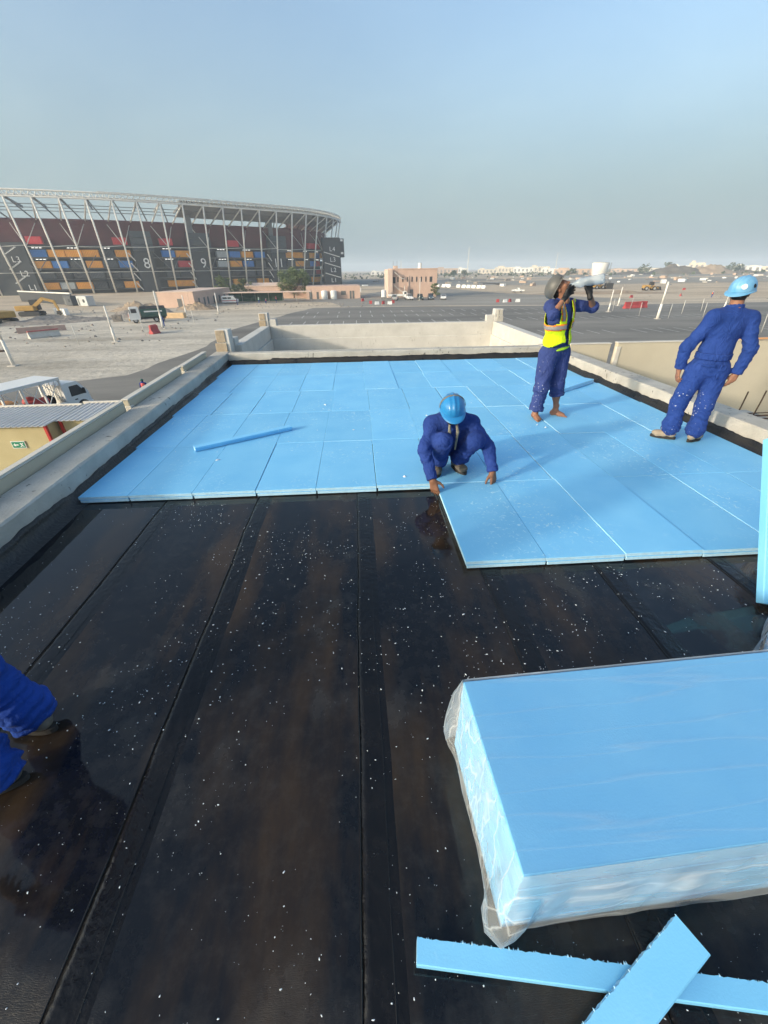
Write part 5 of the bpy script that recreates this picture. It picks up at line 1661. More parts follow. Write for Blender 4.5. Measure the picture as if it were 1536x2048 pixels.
def s_at(bear, inset):
    """arc position whose plan bearing x/y is bear, on the near side"""
    best = None
    for s in np.arange(20, 300, 0.25):
        p = rp(s) + rn(s) * inset
        e = abs(p[0] / p[1] - bear)
        if best is None or e < best[0]: best = (e, s)
    return best[1]
ORG = Vector((-95, 300, GZ))
stad = empty('stadium', ORG, 0, 'modular football stadium of coloured containers ringed by leaning white steel struts', 'stadium')
def SB(mb, name, m, parent=None, smooth=False):
    mb.v = [(p[0] - ORG.x, p[1] - ORG.y, p[2] - ORG.z) for p in mb.v] if parent is None else mb.v
    o = mb.build(name, m, stad if parent is None else parent, smooth)
    return o
ZT = 32.0
S0, S1 = 22.0, 292.0
BAY = 10.4
# bowl: charcoal wall behind the containers, red seating tier above, inner bowl
def strip(name, m, prof, s0, s1, step=3.0):
    mb = MB(); rows = []
    n = int((s1 - s0) / step)
    for i in range(n + 1):
        s = s0 + (s1 - s0) * i / n
        rows.append([tuple(st(s, a, z)) for a, z in prof])
    mb.grid(rows); return SB(mb, name, m)
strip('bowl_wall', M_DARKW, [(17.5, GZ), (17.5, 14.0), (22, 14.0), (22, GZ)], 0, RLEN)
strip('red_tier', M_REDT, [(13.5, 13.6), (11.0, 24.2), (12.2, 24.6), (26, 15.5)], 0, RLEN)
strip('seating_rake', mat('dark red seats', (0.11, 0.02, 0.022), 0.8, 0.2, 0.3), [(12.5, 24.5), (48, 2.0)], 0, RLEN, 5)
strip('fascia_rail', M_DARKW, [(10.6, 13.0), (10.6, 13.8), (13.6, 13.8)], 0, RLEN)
for k, z in enumerate((-5.2, -0.5, 4.1, 8.8)):
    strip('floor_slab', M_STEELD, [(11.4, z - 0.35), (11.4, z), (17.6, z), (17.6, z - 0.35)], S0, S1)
# roof skin over the right part and the far side
M_ROOF = mat('grey roof membrane', (0.24, 0.245, 0.25), 0.6, 0.1, 0.3)
sA = s_at(-0.335, 2)
strip('roof_skin', M_ROOF, [(1.5, ZT + 1.2), (6.5, ZT - 2.6), (13, 27.0), (40, 30.5)], sA, S1 + 60, 4)
strip('roof_skin', M_ROOF, [(2.0, ZT + 1.0), (40, 30.5)], S1 + 60, RLEN, 6)
# ring truss
nodes = []
s = S0
while s < S1: nodes.append(s); s += BAY
mb = MB(); 
for a, z, r_ in ((0.0, ZT + 1.8, 0.38), (2.2, ZT + 0.2, 0.34), (-0.2, ZT - 0.6, 0.34)):
    mb = MB(); mb.tube([st(q, a, z) for q in np.arange(S0, S1, 2.6)], r_, 6); SB(mb, 'ring_chord', M_STEELW, None, True)
mb = MB(); mb.tube([st(q, 1, ZT + 1) for q in np.arange(S1, S1 + RLEN - (S1 - S0), 6)], 0.6, 6); SB(mb, 'ring_chord', M_STEELW, None, True)
q = S0; k = 0; lac = MB()
while q < S1:
    a = st(q, 0, ZT + 1.8); b1 = st(q + 1.3, 2.2, ZT + 0.2); b2 = st(q + 1.3, -0.2, ZT - 0.6); c = st(q + 2.6, 0, ZT + 1.8)
    for u, w in ((a, b1), (b1, c), (a, b2), (b2, c), (b1, b2)): lac.tube([u, w], 0.13, 4, 0, False)
    q += 2.6
o = SB(lac, 'ring_lacing', M_STEELW); o['kind'] = 'stuff'
for q in np.arange(S0, S1, BAY / 2):       # white gutter plates on top of the ring
    if q > s_at(-0.50, 0) :
        mb = MB(); mb.bar(st(q + 0.2, 0.6, ZT + 2.25), st(q + BAY / 2 - 0.2, 0.6, ZT + 2.25), 1.9, 0.25); SB(mb, 'ring_plate', M_STEELW)
# purlins over the open bays
for a in (6, 11, 16):
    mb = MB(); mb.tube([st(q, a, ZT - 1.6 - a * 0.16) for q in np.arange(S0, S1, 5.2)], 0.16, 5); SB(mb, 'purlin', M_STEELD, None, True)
for i, s in enumerate(nodes):
    mb = MB(); mb.tube([st(s, -0.2, ZT - 0.3), st(s, 8.6, GZ)], [0.40, 0.42], 8); SB(mb, 'strut', M_STEELW, None, True)
    mb = MB(); mb.tube([st(s, 0, ZT - 0.4), st(s - BAY * 0.42, 11.8, 23.6)], 0.33, 7); SB(mb, 'inclined_brace', M_STEELW, None, True)
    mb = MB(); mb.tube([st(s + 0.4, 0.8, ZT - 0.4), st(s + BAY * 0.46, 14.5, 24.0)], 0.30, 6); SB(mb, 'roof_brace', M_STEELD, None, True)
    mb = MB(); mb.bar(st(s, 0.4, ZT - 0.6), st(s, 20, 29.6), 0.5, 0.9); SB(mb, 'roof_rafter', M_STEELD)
    mb = MB(); mb.tube([st(s, 4.4, 13.0), st(s + BAY, 4.4, 13.0 + 0.6 * (i % 2))], 0.16, 5); SB(mb, 'tie_tube', M_STEEL, None, True)
    mb = MB(); mb.tube([st(s, 6.8, 2.4), st(s + BAY, 6.8, 2.4)], 0.15, 5); SB(mb, 'tie_tube', M_STEEL, None, True)
    if i % 2 == 0:
        for u in (-1, 1):
            mb = MB(); mb.tube([st(s, 4.6, 13.2), st(s + u * BAY * 0.5, 11.0, 22.6)], 0.17, 5); SB(mb, 'cross_brace', M_STEEL, None, True)
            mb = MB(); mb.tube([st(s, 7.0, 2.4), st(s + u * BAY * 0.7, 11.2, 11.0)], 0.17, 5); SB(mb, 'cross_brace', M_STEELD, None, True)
# containers: corrugated boxes in five storeys
def container_mesh(key, L_=6.3, H=3.0, D=2.4):
    mb = MB(); n = 18; rows = [[], []]
    out = []
    for i in range(n + 1):
        x = -L_/2 + 0.15 + (L_ - 0.3) * i / n
        out.append((x, -D/2 + (0.0 if (i // 1) % 2 else 0.09)))
    rows = [[(x, y, 0.18) for x, y in out], [(x, y, H - 0.18) for x, y in out]]
    mb.grid(rows)
    mb.box(-L_/2, -D/2 + 0.1, 0, L_/2, D/2, H)
    for z in (0, H - 0.18): mb.box(-L_/2 - 0.002, -D/2 - 0.03, z - 0.002, L_/2 + 0.002, -D/2 + 0.098, z + 0.182)
    for x in (-L_/2, L_/2 - 0.15): mb.box(x - 0.003, -D/2 - 0.032, 0, x + 0.153, -D/2 + 0.097, H - 0.001)
    return mb.mesh('container_' + key, M_CONT[key])
CM = {k: container_mesh(k) for k in CCOL}
ZC_ = [-4.95, -0.35, 4.3, 9.0, 14.3]
towers = []
for b0, b1 in ((-0.4459, -0.4113), (-0.3327, -0.2963), (-0.1716, -0.1441)):
    towers.append((s_at(b0, 9.5), s_at(b1, 9.5)))
def in_tower(s):
    return any(a - 3.4 < s < b + 3.4 for a, b in towers)
rk_ = random.Random(9)
pat = {0: ['orange', 'grey', 'orange', 'dark', 'dark', 'orange', 'orange', 'dark', 'orange', 'orange', 'slate', 'slate', 'dark', 'orange', 'slate', 'orange'],
       1: ['slate', 'dark', 'dark', 'slate', 'dark', 'slate', 'red', 'dark', 'slate', 'dark', 'red', 'dark', 'slate', 'dark', 'slate', 'dark'],
       2: ['orange', 'blue', 'slate', 'orange', 'slate', 'blue', 'red', 'slate', 'slate', 'red', 'red', 'slate', 'grey', 'orange', 'blue', 'slate'],
       3: ['blue', 'orange', 'orange', 'orange', 'dark', 'orange', 'blue', 'orange', 'blue', 'orange', 'blue', 'orange', 'grey', 'blue', 'orange', 'blue'],
       4: ['red', None, None, None, None, 'red', 'red', None, 'red', None, 'red', None, None, 'red', None, None]}
sL = s_at(-0.632, 11)
for lv in range(5):
    s = sL; k = 0
    while s < S1 - 26:
        col = pat[lv][k % 16]
        if col and not in_tower(s):
            o = link('container', CM[col], stad)
            t = rt(s)
            p = st(s + 0.3 * rk_.random(), 11.6 - (0.8 if lv == 4 else 0.2 * rk_.random()), ZC_[lv])
            o.location = p - ORG; o.rotation_euler = (0, 0, math.atan2(t[1], t[0]))
            o.scale = (1.0 + (0.12 if col == 'orange' else 0.05 * rk_.random()), 1, 1)
        if lv in (2, 3) and k % 2 == 0 and not in_tower(s):     # lit strip lamps under the floor above
            for u in (-2.2, -0.6, 1.0):
                o2 = MB(); o2.bar(st(s + u, 10.6, ZC_[lv] + 3.75), st(s + u + 1.1, 10.6, ZC_[lv] + 3.75), 0.12, 0.16); SB(o2, 'strip_lamp', M_LAMP)
        s += 7.55; k += 1
# stair towers with their numbers
def text_on(parent, txt, size, M, name):
    if len(txt) > 1:
        for i, ch in enumerate(txt): text_on(parent, ch, size, M @ Matrix.Translation(((i - (len(txt) - 1) / 2) * size * 0.58, 0, 0)), name)
        return
    c = bpy.data.curves.new(name, 'FONT'); c.body = txt; c.size = size; c.align_x = 'CENTER'; c.align_y = 'CENTER'; c.extrude = 0.04
    c.materials.append(M_NUM)
    tmp = bpy.data.objects.new(name, c)
    me = bpy.data.meshes.new_from_object(tmp); bpy.data.objects.remove(tmp)
    o = link(name, me, parent)
    o.matrix_local = M
    return o
for (a, b_), num in zip(towers, ('8', '9', '11')):
    sm = (a + b_) / 2; w = (b_ - a); t = rt(sm)
    p = st(sm, 8.2, GZ)
    Mt = Matrix.Rotation(math.atan2(t[1], t[0]), 4, 'Z')
    tw_ = MB().box(-w/2, 0, 0, w/2, 10, 18.6).build('stair_tower', M_TOWER, stad); tw_.location = p - ORG; tw_.rotation_euler = (0, 0, math.atan2(t[1], t[0]))
    for j in range(3):
        MB().box(-w/2 + 0.2, -0.25, 18.7 + 0.0 + j * 2.9, w/2 + 1.2, 5.5, 18.6 + 2.8 + j * 2.9).build('stacked_container', M_CONT['slate'], tw_)
    if num != '8': MB().box(-w/2 + 1.6, 2.0, 27.4, -w/2 + 4.2, 5.5, 37.4).build('lift_shaft', M_STEELD, tw_)
    text_on(tw_, num, 6.6, Matrix.Translation((0.4 if num != '11' else -0.6, -0.06, 13.0)) @ Matrix.Rotation(math.pi/2, 4, 'X'), 'number')
    # stair flights drawn by white handrails up the left side
    for j in range(4):
        z0 = 1.0 + j * 4.4
        MB().bar((-w/2 - 2.6, -0.2, z0 + 3.6), (-w/2 - 0.2, -0.2, z0), 0.25, 0.45).build('stair_rail', M_STEELW, tw_)
def level_block(bear, inset, w, d, h, label_side, letters, flip):
    sm = s_at(bear, inset); t = rt(sm); ang = math.atan2(t[1], t[0])
    return sm, ang
# right end block with its level signs
pR = Vector((-13.0, 322.0, GZ)); 
blk = MB().box(-7.5, 0, 0, 4.2, 12, 27.5).build('end_block', M_TOWER, stad); blk.location = pR - ORG; blk.rotation_euler = (0, 0, R(8))
MB().box(4.21, 0.5, 16.5, 6.9, 8, 27.0).build('side_panel', M_DARKW, blk)
for j in range(4):
    z = 3.0 + j * 6.0
    text_on(blk, 'L%d' % (j + 1), 3.6, Matrix.Translation((-1.2, -0.08, z)) @ Matrix.Rotation(math.pi/2, 4, 'X'), 'level_sign')
    if j < 3: MB().bar((-6.8, -0.25, z + 4.4), (3.6, -0.25, z + 1.6), 0.3, 0.5).build('stair_rail', M_STEELW, blk)
for zz in (18.2, 25.4):
    MB().box(4.6, 0.42, zz, 6.2, 0.498, zz + 1.2).build('emblem', M_NUM, blk)
# left end block
sm = s_at(-0.700, 8); t = rt(sm)
blk = MB().box(-10, 0, 0, 9, 12, 22.0).build('end_block', M_TOWER, stad); blk.location = st(sm, 8.6, GZ) - ORG; blk.rotation_euler = (0, 0, math.atan2(t[1], t[0]))
for j in range(3):
    z = 3.2 + j * 5.9
    text_on(blk, 'L%d' % (j + 1), 3.4, Matrix.Translation((6.2 - j * 1.2, -0.08, z)) @ Matrix.Rotation(math.pi/2, 4, 'X'), 'level_sign')
    for i in range(8):
        MB().box(-0.4 + i * 0.75, -0.3, z + 1.9 + i * 0.42, 0.4 + i * 0.75, -0.05, z + 2.25 + i * 0.42).build('stair_tread', M_NUM, blk)
# ================================================================== things on the ground
M_POLE = mat('white painted pole', (0.70, 0.68, 0.63), 0.6, 0.06, 1)
M_PINK = mat('pink render', (0.52, 0.36, 0.285), 0.9, 0.08, 0.4, 0.2, 4, col2=(0.60, 0.43, 0.345))
M_PINKD = mat('pale pink trim', (0.60, 0.46, 0.38), 0.9, 0.06, 0.5)
M_GLASS = mat('dark window', (0.05, 0.055, 0.06), 0.2, 0.1, 1)
M_DOOR = mat('grey door', (0.12, 0.125, 0.125), 0.6, 0.1, 1)
M_WH = mat('white vehicle paint', (0.74, 0.74, 0.72), 0.3, 0.04, 0.5)
M_TYRE = mat('tyre', (0.02, 0.02, 0.02), 0.85, 0.1, 4)
M_RIM = mat('wheel rim', (0.35, 0.35, 0.35), 0.5, 0.1, 4)
M_YEL = mat('machine yellow', (0.42, 0.25, 0.065), 0.6, 0.15, 1.5)
M_MACH = mat('machine dark', (0.04, 0.04, 0.042), 0.7, 0.2, 2)
M_RED = mat('red plastic', (0.42, 0.06, 0.06), 0.6, 0.15, 2)
M_CONCB = mat('barrier concrete', (0.50, 0.47, 0.42), 0.9, 0.12, 1)
M_GREENT = mat('tank green', (0.03, 0.085, 0.075), 0.5, 0.1, 1)
M_LAMPR = mat('tail lamp red', (0.4, 0.02, 0.02), 0.4, 0.05, 2)
M_LAMPW = mat('head lamp', (0.75, 0.75, 0.72), 0.2, 0.05, 2)

# ---- light poles: thicker lower sleeve, thin upper shaft, foot plate
def pole(x, y, h, label, r_=0.13, sleeve=0.42, ln=(0, 0)):
    e = empty('lamp_pole', (x, y, GZ), 0, label, 'pole', 'white light poles')
    MB().tube([(0, 0, 0.02), (ln[0]*sleeve*h, ln[1]*sleeve*h, h * sleeve)], [r_ * 1.5, r_ * 1.25], 10).build('pole_sleeve', M_POLE, e, True)
    MB().tube([(ln[0]*sleeve*h, ln[1]*sleeve*h, h * sleeve), (ln[0]*h, ln[1]*h, h)], [r_, r_ * 0.85], 10).build('pole_shaft', M_POLE, e, True)
    MB().chbox(-0.45, -0.45, -0.02, 0.45, 0.45, 0.1, 0.02).build('foot_plate', M_CONCB, e)
pole(-39.4, 50.5, 6.6, 'white light pole at the left edge above the caged truck')
pole(-36.7, 68, 4.9, 'white light pole on the gravel left of the tipper truck')
pole(-36.1, 84.3, 6.2, 'white light pole standing in front of the tipper truck')
pole(-34.0, 112.8, 4.6, 'white light pole right of the low pink house', 0.11)
pole(-40.5, 109.0, 4.4, 'white light pole in front of the low pink house', 0.11)
pole(59.4, 83.9, 6.4, 'thick white light pole in the car park between the two standing men', 0.19)
pole(58.2, 99.6, 4.5, 'white light pole on a small kerb right of the drinking man')
pole(69.5, 115.1, 4.4, 'white light pole behind the red barriers right of the drinking man')
pole(81.9, 94.8, 5.0, 'white light pole just left of the man seen from the back')
pole(21.4, 150.5, 6.4, 'light pole among the parked cars at the pink building', 0.09, 0.2)
# thin fence posts in the car park
me_fp = MB().tube([(0, 0, 0), (0.02, 0, 2.6)], 0.045, 6).mesh('fence_post', M_STEEL, True)
for i, (x, y, lab) in enumerate(((60.5, 101.8, 'thin steel post beside the white pole on the small kerb'), (59.5, 90.0, 'thin steel post left of the thick white pole'),
        (62.0, 84.4, 'thin steel post just right of the thick white pole'), (70.5, 92.3, 'thin steel post second right of the thick white pole'),
        (70.3, 85.8, 'thin steel post left of the back-turned man, nearest his shoulder'), (78.5, 97.0, 'thin steel post behind the back-turned man on his left'),
        (66.5, 72.0, 'thin steel post right of the back-turned man, the farther one'), (62.4, 63.5, 'thin steel post right of the back-turned man, the nearer one'), (66, 104, 'thin steel post behind the thick white pole'),
        (-41, 66, 'thin steel rod near the left light pole on the gravel'), (-34.6, 73.5, 'thin steel rod left of the red barrier on the gravel'), (-33, 92, 'thin steel rod right of the tipper truck'))):
    o = link('fence_post', me_fp); o.location = (x, y, GZ); o.rotation_euler = (R(rnd.uniform(-3, 3)), R(rnd.uniform(-4, 4)), 0); tag(o, lab, 'post', 'thin steel posts')

# ---- wheels and vehicles
def wheel(e, x, y, r_, w=0.22):
    o = MB().tube([(0, -w/2, 0), (0, w/2, 0)], r_, 18).build('wheel', M_TYRE, e); o.location = (x, y, r_)
    for s_ in (-1, 1):
        MB().tube([(0, s_ * w/2 * 0.98, 0), (0, s_ * w/2 * 1.06, 0)], [r_ * 0.62, r_ * 0.55], 14).build('rim', M_RIM, o)
    return o
def car(x, y, rz, col, label, kind='suv', group='cars parked at the pink building'):
    e = empty('parked_car', (x, y, GZ + 0.012), rz, label, 'car', group)
    m = mat('car paint ' + kind + str(col), col, 0.25, 0.03, 1)
    prof = {'suv': [(-2.3, 0.45), (-2.32, 0.95), (-2.2, 1.05), (-2.05, 1.72), (-1.7, 1.80), (0.2, 1.78), (0.95, 1.15), (2.1, 1.0), (2.3, 0.85), (2.32, 0.45)],
            'sedan': [(-2.3, 0.4), (-2.32, 0.85), (-2.1, 1.0), (-1.6, 1.05), (-0.9, 1.45), (0.3, 1.45), (1.05, 1.02), (2.1, 0.85), (2.3, 0.7), (2.32, 0.4)],
            'pickup': [(-2.6, 0.5), (-2.62, 1.05), (-0.7, 1.05), (-0.55, 1.72), (0.5, 1.74), (1.2, 1.15), (2.3, 1.05), (2.5, 0.9), (2.5, 0.5)]}[kind]
    W = 0.9
    mb = MB(); n = len(prof); rows = []
    for yy, k in ((-W, 0.0), (-W * 0.98, 1.0), (W * 0.98, 1.0), (W, 0.0)):
        rows.append([(px * (1 if k else 0.995), yy * (1 if pz < 1.1 else 0.84), pz if k else pz * 0.995 + 0.003) for px, pz in prof])
    mb.grid(rows, 0); mb.add(rows[0], [tuple(range(n))]); mb.add(rows[-1], [tuple(range(n))])
    mb.add([rows[0][0], rows[-1][0], rows[-1][-1], rows[0][-1]], [(0, 1, 2, 3)])
    mb.build('body', m, e)
    # glass set 1 cm proud of the cabin
    def lerp(a, b_, t): return (a[0] + (b_[0] - a[0]) * t, a[1] + (b_[1] - a[1]) * t)
    top = [p for p in prof if p[1] > 1.3]
    i1 = prof.index(top[-1]); a, b_ = prof[i1], prof[i1 + 1]
    p0, p1 = lerp(a, b_, 0.08), lerp(a, b_, 0.85)
    MB().add([(p0[0] + 0.02, -0.70, p0[1] + 0.02), (p0[0] + 0.02, 0.70, p0[1] + 0.02), (p1[0] + 0.02, 0.76, p1[1] + 0.02), (p1[0] + 0.02, -0.76, p1[1] + 0.02)], [(0, 1, 2, 3)]).build('windscreen', M_GLASS, e)
    i0 = prof.index(top[0]); a, b_ = prof[i0], prof[i0 - 1]
    p0, p1 = lerp(a, b_, 0.08), lerp(a, b_, 0.85)
    MB().add([(p0[0] - 0.02, -0.68, p0[1] + 0.02), (p0[0] - 0.02, 0.68, p0[1] + 0.02), (p1[0] - 0.02, 0.74, p1[1] + 0.02), (p1[0] - 0.02, -0.74, p1[1] + 0.02)], [(0, 1, 2, 3)]).build('rear_window', M_GLASS, e)
    zt = max(p[1] for p in prof) - 0.12
    for s_ in (-1, 1):
        xa_ = top[0][0] + 0.05; xb_ = top[-1][0] + 0.05
        MB().add([(xa_ - 0.05, s_ * W * 0.93, 1.15 if kind != 'sedan' else 1.08), (xb_ + 0.45, s_ * W * 0.93, 1.15 if kind != 'sedan' else 1.08), (xb_, s_ * W * 0.855, zt), (xa_ + 0.1, s_ * W * 0.855, zt)], [(0, 1, 2, 3)]).build('side_window', M_GLASS, e)
        for xx in (-1.4, 1.42): wheel(e, xx, s_ * 0.80, 0.36)
        MB().chbox(2.22, s_ * 0.62 - 0.18, 0.66, 2.345, s_ * 0.62 + 0.18, 0.82, 0.02).build('headlight', M_LAMPW, e)
        MB().chbox(-2.36, s_ * 0.66 - 0.14, 0.72, -2.25, s_ * 0.66 + 0.14, 0.90, 0.02).build('tail_light', M_LAMPR, e)
    return e
car(13.3, 152.6, R(80), (0.35, 0.37, 0.38), 'silver hatchback showing its tail, leftmost of the cars at the pink building', 'suv')
car(18.2, 153.2, R(-82), (0.74, 0.74, 0.72), 'white four wheel drive parked nose out, second car from the left', 'suv')
car(21.9, 152.6, R(-92), (0.025, 0.05, 0.05), 'dark green four wheel drive parked in the middle of the row', 'suv')
car(25.7, 153.8, R(-94), (0.06, 0.10, 0.14), 'slate blue four wheel drive parked second from the right in the row', 'suv')
car(30.0, 153.4, R(-100), (0.70, 0.70, 0.69), 'white saloon parked at the right end of the row', 'sedan')
car(69.0, 190.2, R(170), (0.72, 0.72, 0.70), 'lone white pickup on the sandy field behind the drinking man', 'pickup', 'vehicles far out on the site')
car(-41.3, 152.8, R(4), (0.72, 0.72, 0.70), 'white car half hidden behind the white van', 'sedan', 'vehicles far out on the site')

# white van with dark stripe
e = empty('van', (-41.0, 151.2, GZ + 0.012), R(3), 'white van with a dark red side stripe near the green canopy', 'van')
MB().prism([(-2.5, 0.35), (-2.5, 2.05), (-2.35, 2.2), (1.2, 2.2), (1.9, 1.35), (2.5, 1.15), (2.55, 0.35)], 1, -0.95, 0.95).build('body', M_WH, e)
for s_ in (-1, 1):
    for x0, x1 in ((-2.2, -0.8), (-0.6, 0.5)): MB().box(x0, s_ * 0.956 - 0.004, 1.35, x1, s_ * 0.956 + 0.004, 1.85).build('side_window', M_GLASS, e)
    MB().box(-2.45, s_ * 0.957 - 0.004, 0.75, 2.4, s_ * 0.957 + 0.004, 0.95).build('side_stripe', M_RED, e)
    for xx in (-1.5, 1.6): wheel(e, xx, s_ * 0.82, 0.34)
MB().add([(1.24, -0.8, 2.18), (1.24, 0.8, 2.18), (1.92, 0.85, 1.4), (1.92, -0.85, 1.4)], [(0, 1, 2, 3)]).build('windscreen', M_GLASS, e)

# tipper truck with green body: cab, chassis, skip
def tipper():
    e = empty('tipper_truck', (-44.0, 96.4, GZ + 0.012), R(-152), 'white cab tipper truck with dark green body driving towards the camera', 'truck')
    MB().prism([(1.3, 0.7), (1.3, 2.85), (1.5, 2.95), (2.9, 2.9), (3.25, 1.9), (3.3, 0.6)], 1, -1.15, 1.15).build('cab', M_WH, e)
    MB().add([(2.93, -0.98, 2.78), (2.93, 0.98, 2.78), (3.27, 1.0, 1.92), (3.27, -1.0, 1.92)], [(0, 1, 2, 3)]).build('windscreen', M_GLASS, e)
    for s_ in (-1, 1):
        MB().box(1.75, s_ * 1.155 - 0.004, 1.9, 2.75, s_ * 1.155 + 0.004, 2.65).build('side_window', M_GLASS, e)
        MB().chbox(3.0, s_ * 1.42 - 0.12, 1.9, 3.1, s_ * 1.42 + 0.12, 2.5, 0.02).build('mirror', M_MACH, e)
        MB().chbox(3.28, s_ * 0.8 - 0.2, 0.85, 3.36, s_ * 0.8 + 0.2, 1.1, 0.02).build('headlight', M_LAMPW, e)
        for xx in (2.3, -1.6, -2.7): wheel(e, xx, s_ * 0.98, 0.5, 0.32)
    MB().box(3.305, -0.75, 1.15, 3.33, 0.75, 1.75).build('grille', mat('red grille', (0.45, 0.10, 0.05), 0.6, 0.4, 6), e)
    MB().chbox(3.25, -1.18, 0.42, 3.45, 1.18, 0.8, 0.05).build('bumper', M_YEL, e)
    MB().box(-3.6, -0.45, 0.65, 1.3, 0.45, 0.95).build('chassis', M_MACH, e)
    MB().prism([(-1.15, 1.35), (-0.95, 1.0), (0.95, 1.0), (1.15, 1.35), (1.22, 2.55), (-1.22, 2.55)], 0, -3.8, 1.05).build('skip', M_GREENT, e)
    MB().prism([(-1.2, 2.55), (1.2, 2.55), (0.6, 3.0), (-0.6, 3.0)], 0, -3.7, 0.95).build('tarpaulin', mat('dark tarpaulin', (0.03, 0.035, 0.04), 0.8, 0.2, 2), e)
    for s_ in (-1, 1): MB().box(-3.0, s_ * 1.215 - 0.006, 1.95, 0.4, s_ * 1.215 + 0.006, 2.2).build('body_stripe', M_WH, e)
tipper()

# excavators
def excavator(x, y, rz, label, arm=1.0, k=1.0):
    e = empty('excavator', (x, y, GZ), rz, label, 'excavator', 'yellow excavators at the left')
    e.scale = (k, k, k)
    for s_ in (-1, 1):
        MB().prism([(-2.0, 0.25), (-1.7, 0.0), (1.7, 0.0), (2.0, 0.25), (2.0, 0.7), (1.7, 0.9), (-1.7, 0.9), (-2.0, 0.7)], 1, s_ * 1.2 - 0.3, s_ * 1.2 + 0.3).build('track', M_MACH, e)
    MB().chbox(-1.0, -0.9, 0.6, 1.0, 0.9, 1.0, 0.05).build('undercarriage', M_MACH, e)
    MB().chbox(-2.4, -1.25, 1.02, 1.2, 1.25, 2.0, 0.12).build('engine_body', M_YEL, e)
    c = MB().prism([(0.0, 2.0), (0.0, 3.0), (0.2, 3.1), (1.3, 3.1), (1.6, 2.4), (1.6, 1.1), (0, 1.1)], 1, 0.25, 1.24).build('cab', M_MACH, e)
    MB().box(0.2, 1.245, 2.0, 1.3, 1.252, 2.95).build('cab_window', M_GLASS, c); MB().box(0.2, 0.238, 2.0, 1.3, 0.245, 2.95).build('cab_window', M_GLASS, c)
    b_ = MB(); b_.bar((1.0, -0.4, 1.8), (3.2, -0.4, 4.4 * arm), 0.45, 0.6); b_.build('boom', M_YEL, e)
    b_ = MB(); b_.bar((3.1, -0.4, 4.45 * arm), (5.2, -0.4, 3.6 * arm), 0.4, 0.5); b_.build('boom', M_YEL, e)
    b_ = MB(); b_.bar((5.1, -0.4, 3.8 * arm), (5.6, -0.4, 0.9), 0.35, 0.42); b_.build('dipper_arm', M_YEL, e)
    MB().prism([(5.2, 0.9), (6.0, 0.95), (6.2, 0.3), (5.7, 0.05), (5.1, 0.3)], 1, -0.95, 0.15).build('bucket', M_MACH, e)
excavator(-74.5, 98.0, R(150), 'large yellow excavator with dark cab at the left edge', 0.9, 1.25)
excavator(-81.0, 117.0, R(8), 'second yellow excavator digging behind the large one', 0.75, 1.15)

# wheel loaders far right
def loader(x, y, rz, label):
    e = empty('wheel_loader', (x, y, GZ), rz, label, 'loader', 'yellow wheel loaders on the sandy field')
    MB().chbox(-3.2, -1.1, 0.9, -0.6, 1.1, 2.1, 0.15).build('engine_body', M_YEL, e)
    MB().chbox(-0.6, -0.8, 0.8, 1.6, 0.8, 1.4, 0.08).build('front_frame', M_YEL, e)
    MB().prism([(-0.7, 2.0), (-0.6, 3.3), (0.7, 3.3), (0.9, 2.0)], 1, -0.75, 0.75).build('cab', M_MACH, e)
    for s_ in (-1, 1):
        b_ = MB(); b_.bar((0.6, s_ * 0.6, 1.8), (3.2, s_ * 0.6, 0.8), 0.22, 0.35); b_.build('lift_arm', M_YEL, e)
        for xx in (-2.1, 1.2): wheel(e, xx, s_ * 1.1, 0.8, 0.55)
    MB().prism([(3.0, 0.2), (4.1, 0.15), (4.0, 0.35), (3.5, 1.5), (3.1, 1.5)], 1, -1.4, 1.4).build('bucket', M_MACH, e)
loader(113.8, 207.5, R(10), 'yellow wheel loader beside the storage tank')
loader(126.5, 189.0, R(-8), 'yellow wheel loader alone in the middle of the sandy field')
b_ = empty('generator', (118.6, 208, GZ), 0, 'dark machine block next to the loader by the tank', 'machine')
MB().chbox(-1.6, -1.2, 0, 1.6, 1.2, 2.4, 0.1).build('housing', M_MACH, b_); MB().chbox(-1.2, -0.9, 2.41, 0.2, 0.9, 3.2, 0.1).build('exhaust_box', M_STEELD, b_)

# ---- barriers
def barrier_mesh(L_, top, base, nm, m):
    return MB().prism([(-0.3, 0), (-0.3, 0.12), (-0.12, 0.4), (-0.08, 0.85), (0.08, 0.85), (0.12, 0.4), (0.3, 0.12), (0.3, 0)], 0, -L_/2, L_/2).mesh(nm, m)
me_b = barrier_mesh(2.0, 0, 0, 'jersey_barrier', M_CONCB)
me_bw = barrier_mesh(2.6, 0, 0, 'white_barrier', M_WH); me_br = barrier_mesh(1.7, 0, 0, 'red_barrier', M_RED)
def barrier(me, name, x, y, rz, label, group, sc=1.0):
    o = link(name, me); o.location = (x, y, GZ + 0.01); o.rotation_euler = (0, 0, rz); o.scale = (1, sc, sc); tag(o, label, 'barrier', group); return o
bx = [(44.5, 266), (47.5, 262), (50.5, 259), (53.2, 262), (52.5, 254), (57, 250), (59, 246), (60.8, 242.5), (62.6, 239.0), (64.6, 236), (66.2, 233)]
for i, (x, y) in enumerate(bx):
    barrier(me_bw, 'concrete_barrier', x, y, R(-58 + 10 * rnd.random()), 'white barrier block, %s from left in the row beyond the pink building' % ordn[i], 'white barrier blocks in a row', 1.7)
e = empty('jersey_barrier', (-51.6, 75.2, GZ), R(52), 'grey concrete barrier with red top stripe lying on the left gravel', 'barrier')
MB().prism([(-0.5, 0), (-0.5, 0.2), (-0.2, 0.6), (-0.16, 0.95), (0.16, 0.95), (0.2, 0.6), (0.5, 0.2), (0.5, 0)], 0, -2.2, 2.2).build('barrier_body', M_CONCB, e)
